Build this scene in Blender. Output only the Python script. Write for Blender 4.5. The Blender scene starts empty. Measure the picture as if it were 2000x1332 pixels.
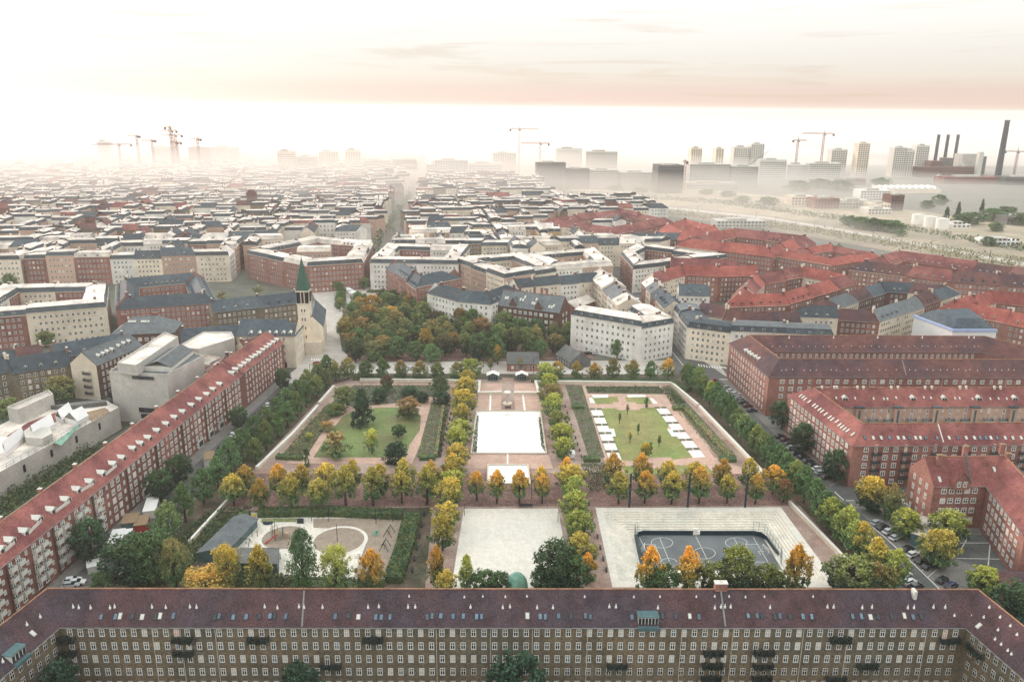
import bpy, math, random
from mathutils import Vector, Matrix, noise
from mathutils.geometry import tessellate_polygon
S = bpy.context.scene
COL = S.collection
random.seed(7)
# ---------------------------------------------------------------- camera
FPX = 1556.0; TH = math.radians(16.33); RO = math.radians(0.5); CAMH = 120.0
cam_d = bpy.data.cameras.new('camera'); cam = bpy.data.objects.new('camera', cam_d); COL.objects.link(cam)
cam.matrix_world = Matrix.Translation((0, 0, CAMH)) @ Matrix.Rotation(math.pi/2-TH, 4, 'X') @ Matrix.Rotation(RO, 4, 'Z')
cam_d.sensor_width = 36; cam_d.lens = 36*FPX/2000; cam_d.clip_start = 1; cam_d.clip_end = 60000
S.camera = cam
# ---------------------------------------------------------------- sky, sun, exposure
SUN_EL = math.radians(11); SUN_AZ = math.radians(-37)      # from the far left, low behind thin cloud
W = bpy.data.worlds.new('World'); S.world = W; W.use_nodes = True
wn = W.node_tree; wn.nodes.clear()
def N(t, typ, **kw):
    n = t.nodes.new(typ)
    for k, v in kw.items():
        if k == 'inp':
            for a, b in v.items(): n.inputs[a].default_value = b
        else: setattr(n, k, v)
    return n
def L(t, a, b): t.links.new(a, b)
def ramp(t, stops, interp='LINEAR'):
    r = t.nodes.new('ShaderNodeValToRGB'); r.color_ramp.interpolation = interp
    e = r.color_ramp.elements
    while len(e) < len(stops): e.new(0.5)
    for i, (p, c) in enumerate(stops):
        e[i].position = p; e[i].color = (c[0], c[1], c[2], 1) if not isinstance(c, (int, float)) else (c, c, c, 1)
    return r
out = N(wn, 'ShaderNodeOutputWorld')
sky = N(wn, 'ShaderNodeTexSky', sky_type='NISHITA', sun_disc=False, sun_elevation=SUN_EL, sun_rotation=SUN_AZ, air_density=1.0, dust_density=0.15)
bg1 = N(wn, 'ShaderNodeBackground', inp={'Strength': 0.05}); hs = N(wn, 'ShaderNodeHueSaturation', inp={'Saturation': .3, 'Value': .3}); L(wn, sky.outputs[0], hs.inputs['Color']); L(wn, hs.outputs[0], bg1.inputs[0])
tc = N(wn, 'ShaderNodeTexCoord'); sx = N(wn, 'ShaderNodeSeparateXYZ'); L(wn, tc.outputs['Generated'], sx.inputs[0])
mr = N(wn, 'ShaderNodeMapRange', inp={'From Min': -0.06, 'From Max': 0.44}); L(wn, sx.outputs['Z'], mr.inputs[0])
z = lambda v: (v+0.06)/0.5
HZ = (0.95, 0.79, 0.68)
grad = ramp(wn, [(0, (.46, .40, .34)), (z(-.004), (.46, .39, .33)), (z(.000), (.52, .455, .395)), (z(.003), (.50, .405, .345)), (z(.008), (.49, .36, .305)), (z(.022), (.48, .375, .325)), (z(.036), (.51, .455, .40)),
                 (z(.06), (.54, .51, .47)), (z(.14), (.72, .71, .67)), (1, (1.0, 1.05, 1.05))])
L(wn, mr.outputs[0], grad.inputs[0])
# streaky high cloud, warm grey against the white sky
mp = N(wn, 'ShaderNodeMapping', inp={'Scale': (3.0, 3.0, 46), 'Rotation': (0, 0.02, 0)}); L(wn, tc.outputs['Generated'], mp.inputs[0])
ns = N(wn, 'ShaderNodeTexNoise', inp={'Scale': 1.5, 'Detail': 7, 'Roughness': .58, 'Distortion': .6}); L(wn, mp.outputs[0], ns.inputs['Vector'])
cl = ramp(wn, [(0.56, 0), (0.68, 1)]); L(wn, ns.outputs['Fac'], cl.inputs[0])
lowm = ramp(wn, [(0, .0), (z(-.004), .1), (z(.001), .4), (z(.012), .5), (z(.03), .35), (z(.06), .38), (z(.15), .35), (1, .1)]); L(wn, mr.outputs[0], lowm.inputs[0])
mul = N(wn, 'ShaderNodeMath', operation='MULTIPLY'); L(wn, cl.outputs[0], mul.inputs[0]); L(wn, lowm.outputs[0], mul.inputs[1])
mx = N(wn, 'ShaderNodeMixRGB', blend_type='MIX', inp={'Color2': (.40, .29, .22, 1)}); L(wn, mul.outputs[0], mx.inputs[0]); L(wn, grad.outputs[0], mx.inputs[1])
# glow of the veiled sun low on the left
dt = N(wn, 'ShaderNodeVectorMath', operation='DOT_PRODUCT'); L(wn, tc.outputs['Generated'], dt.inputs[0]); dt.inputs[1].default_value = (math.sin(-.37)*1, math.cos(-.37), .03)
gp = N(wn, 'ShaderNodeMath', operation='POWER', inp={1: 90.0}); L(wn, dt.outputs['Value'], gp.inputs[0])
gm = N(wn, 'ShaderNodeMath', operation='MULTIPLY', inp={1: 0.02}); L(wn, gp.outputs[0], gm.inputs[0])
ga = N(wn, 'ShaderNodeMixRGB', blend_type='ADD', inp={'Fac': 1}); L(wn, mx.outputs[0], ga.inputs[1]); L(wn, gm.outputs[0], ga.inputs[2])
bg2 = N(wn, 'ShaderNodeBackground', inp={'Strength': 1.0}); L(wn, ga.outputs[0], bg2.inputs[0])
ad = N(wn, 'ShaderNodeAddShader'); L(wn, bg1.outputs[0], ad.inputs[0]); L(wn, bg2.outputs[0], ad.inputs[1]); L(wn, ad.outputs[0], out.inputs[0])
sd = bpy.data.lights.new('sun', 'SUN'); sd.energy = 2.2; sd.angle = math.radians(14); sd.color = (1, .79, .68)
sun = bpy.data.objects.new('sun', sd); COL.objects.link(sun)
sv = Vector((math.sin(SUN_AZ)*math.cos(SUN_EL), math.cos(SUN_AZ)*math.cos(SUN_EL), math.sin(SUN_EL)))
sun.rotation_euler = sv.to_track_quat('Z', 'Y').to_euler()
S.view_settings.view_transform = 'Standard'; S.view_settings.look = 'None'
S.view_settings.exposure = 0.58; S.view_settings.gamma = 1.0
S.cycles.max_bounces = 10; S.cycles.diffuse_bounces = 3; S.cycles.glossy_bounces = 2; S.cycles.transparent_max_bounces = 8
S.cycles.volume_bounces = 8; S.cycles.use_denoising = True
# ---------------------------------------------------------------- pixel of the photograph -> point at height z
def ray(px, py):
    u = (px-1000)/FPX; v = (666-py)/FPX
    a = u*math.cos(RO)-v*math.sin(RO); b = u*math.sin(RO)+v*math.cos(RO)
    return a, math.cos(TH)+b*math.sin(TH), -math.sin(TH)+b*math.cos(TH)
def at(px, py, z=0.0):
    dx, dy, dz = ray(px, py); t = (z-CAMH)/dz
    return Vector((dx*t, dy*t))
def at3(px, py, z=0.0):
    p = at(px, py, z); return Vector((p.x, p.y, z))
def hit(px, py, p0, n):
    d = Vector(ray(px, py)); o = Vector((0, 0, CAMH)); t = (Vector(p0)-o).dot(n)/d.dot(n)
    return o+d*t
def ats(lst, z=0.0): return [at(x, y, z) for x, y in lst]
# ---------------------------------------------------------------- materials
MATS = {}
def mat(name, c, var=0.25, scale=0.6, fine=0.0, fscale=6.0, rough=.85, c2=None, c2s=.05, rnd=0.0, bump=0.0, spec=.3, metal=0.0, objcol=False, stripes=None, coat=0):
    if max(c) < .5: c = tuple(v*.76 for v in c); c2 = None if c2 is None else tuple(v*.76 for v in c2)
    m = bpy.data.materials.new(name); m.use_nodes = True; t = m.node_tree
    b = t.nodes['Principled BSDF']; b.inputs['Roughness'].default_value = rough; b.inputs['Specular IOR Level'].default_value = spec; b.inputs['Metallic'].default_value = metal
    if coat: b.inputs['Coat Weight'].default_value = coat
    geo = N(t, 'ShaderNodeNewGeometry')
    vec = geo.outputs['Position']
    oi = N(t, 'ShaderNodeObjectInfo')
    if objcol: col = oi.outputs['Color']
    else:
        rgb = N(t, 'ShaderNodeRGB'); rgb.outputs[0].default_value = (*c, 1); col = rgb.outputs[0]
    if c2 is not None:
        n0 = N(t, 'ShaderNodeTexNoise', inp={'Scale': c2s, 'Detail': 5, 'Roughness': .6}); L(t, vec, n0.inputs['Vector'])
        r0 = ramp(t, [(.42, 0), (.6, 1)]); L(t, n0.outputs['Fac'], r0.inputs[0])
        m0 = N(t, 'ShaderNodeMixRGB', inp={'Color2': (*c2, 1)}); L(t, r0.outputs[0], m0.inputs[0]); L(t, col, m0.inputs[1]); col = m0.outputs[0]
    def shade(sc, amt, det=4, noisevec=vec):
        nonlocal col
        n = N(t, 'ShaderNodeTexNoise', inp={'Scale': sc, 'Detail': det, 'Roughness': .65}); L(t, noisevec, n.inputs['Vector'])
        r = ramp(t, [(.3, 1-amt), (.7, 1+amt)]); L(t, n.outputs['Fac'], r.inputs[0])
        x = N(t, 'ShaderNodeMixRGB', blend_type='MULTIPLY', inp={'Fac': 1}); L(t, col, x.inputs[1]); L(t, r.outputs[0], x.inputs[2]); col = x.outputs[0]
        return n
    if var: shade(scale, var)
    nf = None
    if fine: nf = shade(fscale, fine, 2)
    if rnd:
        r = N(t, 'ShaderNodeMapRange', inp={'To Min': 1-rnd, 'To Max': 1+rnd}); L(t, oi.outputs['Random'], r.inputs[0])
        x = N(t, 'ShaderNodeMixRGB', blend_type='MULTIPLY', inp={'Fac': 1}); L(t, col, x.inputs[1]); L(t, r.outputs[0], x.inputs[2]); col = x.outputs[0]
    L(t, col, b.inputs['Base Color'])
    if bump and nf is not None:
        bp = N(t, 'ShaderNodeBump', inp={'Strength': bump, 'Distance': .1}); L(t, nf.outputs['Fac'], bp.inputs['Height']); L(t, bp.outputs[0], b.inputs['Normal'])
    MATS[name] = m; return m
def M(n): return MATS[n]
mat('roof_front', (.105, .055, .058), .35, .25, .55, 3.5, c2=(.075, .055, .068), c2s=.06, bump=.6)
mat('roof_red', (.34, .125, .105), .32, .25, .45, 3.0, c2=(.20, .065, .065), c2s=.05, rnd=.10, bump=.5)
mat('roof_brightred', (.44, .125, .095), .32, .3, .35, 2.5, c2=(.30, .08, .065), c2s=.04, rnd=.12, bump=.5)
mat('roof_brown', (.17, .075, .065), .3, .3, .45, 3.0, c2=(.10, .06, .07), c2s=.05, rnd=.12, bump=.5)
mat('slate', (.060, .085, .105), .3, .4, .4, 3.0, c2=(.085, .11, .125), c2s=.06, rnd=.25, bump=.5)
mat('slate_grey', (.17, .19, .20), .25, .4, .3, 3.0, rnd=.15, bump=.4)
mat('felt', (.74, .65, .56), .3, .12, .15, 2.0, c2=(.48, .44, .40), c2s=.09, rnd=.2)
mat('ridge_tile', (.42, .22, .13), .35, .5, .3, 5)
mat('flashing', (.30, .30, .28), .2, .5)
mat('brick_yellow', (.25, .19, .125), .25, .2, .45, 2.6, c2=(.19, .165, .12), c2s=.08, rnd=.08, bump=.4)
mat('brick_red', (.37, .165, .13), .22, .25, .38, 2.6, c2=(.23, .105, .085), c2s=.08, rnd=.10, bump=.4)
mat('brick_pink', (.42, .205, .165), .2, .25, .35, 2.6, c2=(.33, .15, .12), c2s=.08, rnd=.06, bump=.4)
mat('brick_dark', (.17, .09, .075), .25, .25, .35, 2.6, rnd=.12, bump=.4)
mat('render_cream', (.74, .64, .51), .12, .2, .1, 2, c2=(.62, .53, .42), c2s=.06, rnd=.12)
mat('render_white', (.80, .77, .71), .10, .2, .08, 2, c2=(.62, .59, .54), c2s=.06, rnd=.08)
mat('render_yellow', (.58, .39, .17), .12, .2, .1, 2, rnd=.12)
mat('render_pink', (.50, .34, .26), .12, .2, .1, 2, rnd=.15)
mat('concrete', (.52, .50, .45), .2, .3, .15, 2, c2=(.42, .405, .37), c2s=.15)
mat('concrete_dark', (.15, .155, .15), .25, .3, .2, 2)
mat('white_paint', (.80, .78, .73), .05, 1, rough=.5)
mat('offwhite', (.62, .60, .54), .12, .5)
mat('glass', (.018, .032, .042), .3, .8, rough=.12, spec=.6, rnd=.4)
mat('glass_blue', (.10, .17, .24), .4, 1.2, rough=.1, spec=.8, rnd=.5)
mat('curtain', (.55, .51, .45), .2, 2, rough=.6)
mat('lit_pane', (.75, .42, .28), .2, 2)  # warm pane colour stands in for a lit room; gives off no light
mat('dark_metal', (.022, .035, .045), .2, 1, rough=.5)
mat('teal_metal', (.10, .19, .20), .25, 1, rough=.5)
mat('bark', (.060, .048, .040), .3, 3)
mat('asphalt', (.135, .138, .135), .22, .15, .2, 3, c2=(.175, .17, .16), c2s=.03)
mat('asphalt_pale', (.52, .475, .43), .16, .15, .15, 3, c2=(.44, .40, .36), c2s=.03)
mat('pavement', (.27, .255, .235), .2, .4, .15, 2)
mat('kerb', (.40, .38, .34), .2, 1)
mat('city_ground', (.17, .17, .14), .3, .05, .2, 1, c2=(.13, .15, .11), c2s=.02)
mat('yard', (.11, .12, .085), .35, .1, .4, 1.5, c2=(.06, .075, .05), c2s=.06)
mat('gravel', (.499, .375, .315), .2, .12, .3, 2.2, c2=(.36, .235, .19), c2s=.05)
mat('gravel_leaf', (.33, .20, .165), .3, .15, .55, 1.6, c2=(.23, .135, .12), c2s=.10)
mat('brick_paving', (.50, .335, .265), .15, .2, .2, 2)
mat('verge', (.17, .125, .09), .35, .15, .4, 1.5, c2=(.075, .08, .045), c2s=.07)
mat('lawn', (.24, .30, .09), .22, .12, .3, 1.8, c2=(.33, .31, .12), c2s=.05)
mat('lawn_far', (.20, .275, .09), .25, .12, .3, 1.8, c2=(.20, .20, .085), c2s=.06)
mat('bed_soil', (.17, .15, .115), .35, .4, .4, 2, c2=(.12, .15, .08), c2s=.2)
mat('plaza', (.72, .665, .58), .09, .5, .07, 2, c2=(.64, .61, .54), c2s=.045)
mat('plaza_step', (.70, .64, .545), .16, .25, .14, 2, c2=(.62, .59, .51), c2s=.08)
mat('slab', (.78, .76, .70), .06, .3)
mat('pool', (.86, .84, .80), .03, .1, rough=.06, spec=1.0, coat=1.0)  # near-white base colour stands in for the bright sky mirrored in the basins
mat('court', (.24, .26, .27), .2, .4, .35, 3, c2=(.15, .16, .165), c2s=.1)
mat('line_paint', (.62, .62, .58), .15, 2)
mat('board_blue', (.012, .045, .065), .2, 1, rough=.4)
mat('sand', (.40, .32, .25), .15, .3, .2, 2)
mat('copper', (.20, .42, .32), .2, 1, .2, 3, c2=(.30, .52, .40), c2s=.4)
mat('copper_dark', (.05, .14, .10), .25, 1, .3, 3)
mat('red_paint', (.45, .05, .04), .1, 1)
mat('crane_red', (.26, .06, .04), .1, 1)
mat('orange_paint', (.60, .22, .08), .1, 1)
mat('yellow_paint', (.60, .48, .10), .2, 1)
mat('timber', (.36, .25, .15), .25, 2)
mat('stone_wall', (.62, .54, .43), .12, .6, .15, 3)
mat('rail_ground', (.49, .40, .27), .25, .03, .25, .4, c2=(.36, .32, .22), c2s=.012)
mat('reflector_pale', (.45, .42, .37), .15, .004)
mat('mirror_water', (.25, .28, .29), .05, .01, rough=.12, spec=1.0)
mat('rail_bed', (.21, .175, .15), .2, .05, .2, .5)
mat('tarp', (.75, .74, .72), .06, .5)
mat('tarp_blue', (.35, .42, .62), .1, 1)
mat('car_paint', (1, 1, 1), 0, 1, rough=.25, spec=.6, objcol=True, coat=.6)
mat('tyre', (.02, .02, .02), 0, 1)
mat('stack', (.035, .055, .075), .2, .1)
mat('hedge_leaf', (.075, .135, .062), .35, .8, .5, 3, c2=(.13, .17, .06), c2s=.3)
mat('ivy', (.03, .05, .036), .3, .8, .4, 3)
mat('plant_leaf', (.24, .29, .12), .4, .8, .5, 3, c2=(.36, .29, .16), c2s=.3)
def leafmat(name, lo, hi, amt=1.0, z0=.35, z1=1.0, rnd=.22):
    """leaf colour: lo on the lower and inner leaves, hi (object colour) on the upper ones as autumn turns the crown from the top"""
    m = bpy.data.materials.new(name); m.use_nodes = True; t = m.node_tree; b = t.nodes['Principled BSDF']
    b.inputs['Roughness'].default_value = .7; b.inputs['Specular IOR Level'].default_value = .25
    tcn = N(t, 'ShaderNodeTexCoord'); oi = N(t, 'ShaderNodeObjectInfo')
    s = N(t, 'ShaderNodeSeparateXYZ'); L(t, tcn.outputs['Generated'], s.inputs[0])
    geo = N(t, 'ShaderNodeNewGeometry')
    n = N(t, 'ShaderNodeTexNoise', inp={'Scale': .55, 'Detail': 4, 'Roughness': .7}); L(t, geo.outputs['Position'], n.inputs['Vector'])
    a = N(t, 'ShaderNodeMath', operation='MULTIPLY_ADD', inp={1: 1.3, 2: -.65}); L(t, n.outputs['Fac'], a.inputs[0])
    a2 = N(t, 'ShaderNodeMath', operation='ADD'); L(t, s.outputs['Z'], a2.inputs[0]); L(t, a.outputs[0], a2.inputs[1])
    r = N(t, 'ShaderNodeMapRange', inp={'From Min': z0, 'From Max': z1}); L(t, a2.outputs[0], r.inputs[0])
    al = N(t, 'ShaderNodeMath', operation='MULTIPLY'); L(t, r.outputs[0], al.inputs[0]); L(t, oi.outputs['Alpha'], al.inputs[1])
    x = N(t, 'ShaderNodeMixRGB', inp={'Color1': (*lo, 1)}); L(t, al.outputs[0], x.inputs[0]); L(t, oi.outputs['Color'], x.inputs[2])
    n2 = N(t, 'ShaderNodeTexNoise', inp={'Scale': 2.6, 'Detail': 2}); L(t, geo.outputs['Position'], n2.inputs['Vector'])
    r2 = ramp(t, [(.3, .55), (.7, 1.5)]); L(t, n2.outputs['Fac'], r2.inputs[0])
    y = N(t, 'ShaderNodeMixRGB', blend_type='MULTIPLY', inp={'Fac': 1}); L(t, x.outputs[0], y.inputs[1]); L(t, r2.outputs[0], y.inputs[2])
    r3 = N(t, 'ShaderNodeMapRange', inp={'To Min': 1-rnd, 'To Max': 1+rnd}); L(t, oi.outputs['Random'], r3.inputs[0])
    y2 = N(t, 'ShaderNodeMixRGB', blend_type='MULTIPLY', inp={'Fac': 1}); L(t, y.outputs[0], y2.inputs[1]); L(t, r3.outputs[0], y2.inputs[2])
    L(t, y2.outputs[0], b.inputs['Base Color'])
    MATS[name] = m
leafmat('leaf', (.095, .18, .075), None, z0=.22, z1=.9)
leafmat('leaf_dark', (.025, .065, .04), None, rnd=.15)
# ---------------------------------------------------------------- mesh helpers
class MB:
    def __init__(s): s.v = []; s.f = []; s.m = []
    def poly(s, pts, mi=0):
        i = len(s.v); s.v += [tuple(p) for p in pts]; s.f.append(tuple(range(i, i+len(pts)))); s.m.append(mi)
    def box(s, c, size, rz=0.0, mi=0, tilt=None, bottom=True):
        hx, hy, hz = size[0]/2, size[1]/2, size[2]/2; cs, sn = math.cos(rz), math.sin(rz)
        P = []
        for sx_ in (-1, 1):
            for sy_ in (-1, 1):
                for sz_ in (-1, 1):
                    x, y = sx_*hx, sy_*hy; P.append((c[0]+x*cs-y*sn, c[1]+x*sn+y*cs, c[2]+sz_*hz))
        i = len(s.v); s.v += P
        F = [(0, 1, 3, 2), (4, 6, 7, 5), (0, 4, 5, 1), (2, 3, 7, 6), (1, 5, 7, 3)]
        if bottom: F.append((0, 2, 6, 4))
        for f in F: s.f.append(tuple(i+k for k in f)); s.m.append(mi)
    def obox(s, o, ex, ey, ez, mi=0):
        """box from corner o along three vectors"""
        o, ex, ey, ez = Vector(o), Vector(ex), Vector(ey), Vector(ez)
        P = [o+a*ex+b*ey+c*ez for a in (0, 1) for b in (0, 1) for c in (0, 1)]
        i = len(s.v); s.v += [tuple(p) for p in P]
        for f in ((0, 1, 3, 2), (4, 6, 7, 5), (0, 4, 5, 1), (2, 3, 7, 6), (1, 5, 7, 3), (0, 2, 6, 4)): s.f.append(tuple(i+k for k in f)); s.m.append(mi)
    def tube(s, a, b, r, n=6, r2=None, mi=0, cap=True):
        a, b = Vector(a), Vector(b); d = (b-a).normalized(); r2 = r if r2 is None else r2
        u = d.orthogonal().normalized(); w = d.cross(u); i = len(s.v)
        for k in range(n):
            c_ = u*math.cos(2*math.pi*k/n)+w*math.sin(2*math.pi*k/n); s.v.append(tuple(a+c_*r)); s.v.append(tuple(b+c_*r2))
        for k in range(n):
            k2 = (k+1) % n; s.f.append((i+2*k, i+2*k2, i+2*k2+1, i+2*k+1)); s.m.append(mi)
        if cap: s.f.append(tuple(i+2*k+1 for k in range(n))); s.m.append(mi)
    def prism(s, pts, z0, z1, mi=0, top=True, mt=None):
        n = len(pts); i = len(s.v)
        for p in pts: s.v.append((p[0], p[1], z0)); s.v.append((p[0], p[1], z1))
        for k in range(n):
            k2 = (k+1) % n; s.f.append((i+2*k, i+2*k2, i+2*k2+1, i+2*k+1)); s.m.append(mi)
        if top: s.f.append(tuple(i+2*k+1 for k in range(n))); s.m.append(mi if mt is None else mt)
    def sheet(s, pts, z, holes=(), mi=0):
        loops = [[Vector((p[0], p[1], 0)) for p in pts]]+[[Vector((p[0], p[1], 0)) for p in h] for h in holes]
        flat = [v for l in loops for v in l]; i = len(s.v); s.v += [(v.x, v.y, z) for v in flat]
        for t in tessellate_polygon(loops):
            a, b, c = (flat[k] for k in t)
            if (b-a).cross(c-a).z < 0: t = (t[0], t[2], t[1])
            s.f.append(tuple(i+k for k in t)); s.m.append(mi)
    def mesh(s, name, mats, off=(0, 0, 0)):
        me = bpy.data.meshes.new(name)
        ox, oy, oz = off
        me.from_pydata([(x-ox, y-oy, z_-oz) for x, y, z_ in s.v] if (ox or oy or oz) else s.v, [], s.f)
        for m in mats: me.materials.append(M(m))
        if len(mats) > 1: me.polygons.foreach_set('material_index', s.m)
        me.update(); return me
LABELS = {}
def tag(o, label, cat, group=None):
    if label in LABELS and not group: print('DUP LABEL', label)
    LABELS[label] = 1
    while len(label.split()) > 16 and ' the ' in label: label = label.replace(' the ', ' ', 1)
    w = len(label.split())
    if w < 4 or w > 16: print('LABEL LENGTH', w, label)
    o['label'] = label; o['category'] = cat
    if group: o['group'] = group
    return o
def link(o): COL.objects.link(o); return o
def thing(name, label, cat, loc=(0, 0, 0), rz=0.0, group=None):
    o = bpy.data.objects.new(name, None); o.location = loc; o.rotation_euler = (0, 0, rz); o.empty_display_size = .5
    link(o); return tag(o, label, cat, group)
def part(name, mb, mats, root, stuff=False, rel=True):
    """one mesh child of root; coordinates of mb are the world's when rel, else the root's own"""
    me = mb.mesh(name, mats, root.location if rel else (0, 0, 0))
    o = bpy.data.objects.new(name, me); o.parent = root; link(o)
    if stuff: o['kind'] = 'stuff'
    return o
def inst(name, me, root, loc, rz=0.0, rel=True, scale=None):
    o = bpy.data.objects.new(name, me); o.parent = root
    o.location = Vector(loc)-root.location if rel else Vector(loc); o.rotation_euler = (0, 0, rz)
    if scale: o.scale = scale
    link(o); return o
def solo(name, mb, mats, label, cat, group=None, base=None, stuff=False):
    base = base or (sum(v[0] for v in mb.v)/len(mb.v), sum(v[1] for v in mb.v)/len(mb.v), min(v[2] for v in mb.v))
    o = bpy.data.objects.new(name, mb.mesh(name, mats, base)); o.location = base; link(o)
    if stuff: o['kind'] = 'stuff'
    return tag(o, label, cat, group)
def struct(name, mb, mats):
    o = bpy.data.objects.new(name, mb.mesh(name, mats)); link(o); o['kind'] = 'structure'; return o
ORD = ['first', 'second', 'third', 'fourth', 'fifth', 'sixth', 'seventh', 'eighth', 'ninth', 'tenth', 'eleventh', 'twelfth', 'thirteenth', 'fourteenth', 'fifteenth', 'sixteenth', 'seventeenth', 'eighteenth', 'nineteenth', 'twentieth']
ORD += ['twenty-'+w for w in ORD[:9]]+['thirtieth']+['thirty-'+w for w in ORD[:9]]+['fortieth']
def perp(d): return Vector((d.y, -d.x))
def lerp(a, b, t): return a+(b-a)*t
def poly_in(p, poly):
    c = False; j = len(poly)-1
    for i in range(len(poly)):
        a, b = poly[i], poly[j]
        if (a[1] > p[1]) != (b[1] > p[1]) and p[0] < (b[0]-a[0])*(p[1]-a[1])/(b[1]-a[1])+a[0]: c = not c
        j = i
    return c
# ---------------------------------------------------------------- building kit
def window_mesh(name, w, h, cols=2, rows=2, glass='glass', bar=.11, tall=.62, sill=True, frame='white_paint'):
    b = MB(); b.box((0, -.01, h/2), (w, .04, h), mi=1, bottom=False)
    for x in (-w/2+bar/2, w/2-bar/2): b.box((x, -.04, h/2), (bar, .09, h), mi=0)
    for z_ in (bar/2, h-bar/2): b.box((0, -.04, z_), (w-2*bar-.004, .088, bar), mi=0)
    for k in range(1, cols): b.box((-w/2+w*k/cols, -.045, h/2), (bar*.8, .084, h-2*bar-.004), mi=0)
    if rows == 2: b.box((0, -.043, h*tall), (w-2*bar-.004, .08, bar*.8), mi=0)
    if sill: b.box((0, -.08, -.06), (w+.16, .2, .08), mi=2)
    return b.mesh(name, [frame, glass, 'flashing'])
WIN = {}
def win_set(key, w, h, cols=2, tall=.62, bar=.11, frame='white_paint', sill=True):
    WIN[key] = [window_mesh('window_'+key, w, h, cols, 2, g, bar, tall, sill, frame) for g in ('glass', 'curtain', 'glass_blue', 'lit_pane')]
win_set('cross', 1.08, 1.75, bar=.15)
win_set('door', 1.0, 2.5, bar=.15, sill=False)
win_set('wide', 1.75, 1.75, 3, bar=.19)
win_set('wide4', 1.6, 1.75, 2, bar=.2)
win_set('small', .85, 1.2, 2, bar=.14)
rw = random.Random(3)
def pick(key):
    r = rw.random(); return WIN[key][0 if r < .80 else 1 if r < .93 else 2 if r < .992 else 3]
skyl = MB(); skyl.box((0, 0, .05), (.95, 1.45, .14), mi=0); skyl.box((0, 0, .14), (.72, 1.22, .06), mi=1)
SKYL = [skyl.mesh('skylight', ['dark_metal', 'glass_blue']), skyl.mesh('skylight', ['flashing', 'offwhite']), skyl.mesh('skylight', ['dark_metal', 'glass'])]
v_ = MB(); v_.tube((0, 0, 0), (0, 0, .45), .26, 8, .2); v_.tube((0, 0, .45), (0, 0, .95), .08, 6); VENT = v_.mesh('roof_vent', ['white_paint'])
def path_quads(pts, w, closed=False):
    n = len(pts); segs = n if closed else n-1
    D = [(pts[(i+1) % n]-pts[i]).normalized() for i in range(segs)]
    off = []
    for i in range(n):
        if closed: d0, d1 = D[i-1], D[i % segs]
        else: d0 = D[max(i-1, 0)]; d1 = D[min(i, segs-1)]
        m = perp(d0)+perp(d1)
        m = m/max(m.dot(perp(d1)), .25)
        off.append(m*(w/2))
    return [(pts[i]+off[i], pts[(i+1) % n]+off[(i+1) % n], pts[(i+1) % n]-off[(i+1) % n], pts[i]-off[i]) for i in range(segs)]
def facade_slots(p, q, spacing, margin=1.2):
    Lg = (q-p).length; n = max(1, int((Lg-2*margin)/spacing)); d = (q-p)/Lg
    s0 = (Lg-(n-1)*spacing)/2
    return [p+d*(s0+k*spacing) for k in range(n)], math.atan2(d.y, d.x)
def add_windows_joined(b, p, q, eave, floors, fh, spacing=2.4, w=1.2, h=1.6, z0=1.2, margin=1.2, skip=.0, rr=random):
    """cheap windows: white frame and two dark panes, each with its own thickness"""
    sl, ang = facade_slots(p, q, spacing, margin); d = Vector((math.cos(ang), math.sin(ang))); nn = perp(d)
    for f in range(floors):
        z_ = z0+f*fh
        for s_ in sl:
            if skip and rr.random() < skip: continue
            def Q(x0, x1, za, zb, o, mi):
                b.poly([(s_.x+d.x*x0+nn.x*o, s_.y+d.y*x0+nn.y*o, za), (s_.x+d.x*x1+nn.x*o, s_.y+d.y*x1+nn.y*o, za),
                        (s_.x+d.x*x1+nn.x*o, s_.y+d.y*x1+nn.y*o, zb), (s_.x+d.x*x0+nn.x*o, s_.y+d.y*x0+nn.y*o, zb)], mi)
            Q(-w/2, w/2, z_, z_+h, .05, 0)
            g = 1 if rr.random() < .85 else 2
            Q(-w/2+.14, -.07, z_+.12, z_+h-.12, .09, g); Q(.07, w/2-.14, z_+.12, z_+h-.12, .09, g)
def add_windows_single(root, p, q, floors, fh, spacing, key, z0, margin=1.2, budget=None, jitter=None, zf=None):
    sl, ang = facade_slots(p, q, spacing, margin); nn = perp((q-p).normalized()); c = 0
    for f in reversed(range(floors)):
        for k, s_ in enumerate(sl):
            if budget is not None and budget[0] <= 0: return
            kk = key
            if callable(key): kk = key(k, f)
            if kk is None: continue
            inst('window', pick(kk), root, (s_.x+nn.x*.0, s_.y+nn.y*.0, z0+f*fh), ang); c += 1
            if budget is not None: budget[0] -= 1
def walls_of(b, quad, z0, eave, gable=(0, 0), rise=0, mi=0, ends=(True, True)):
    a, b_, c, d = quad
    def wq(p, q, za, zb): b.poly([(p.x, p.y, za), (q.x, q.y, za), (q.x, q.y, zb), (p.x, p.y, zb)], mi)
    wq(a, b_, z0, eave); wq(c, d, z0, eave)
    for e, (p, q) in enumerate(((d, a), (b_, c))):
        if ends[e]:
            wq(p, q, z0, eave)
            if gable[e]:
                m_ = (p+q)/2; b.poly([(p.x, p.y, eave), (q.x, q.y, eave), (m_.x, m_.y, eave+rise)], mi)
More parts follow.
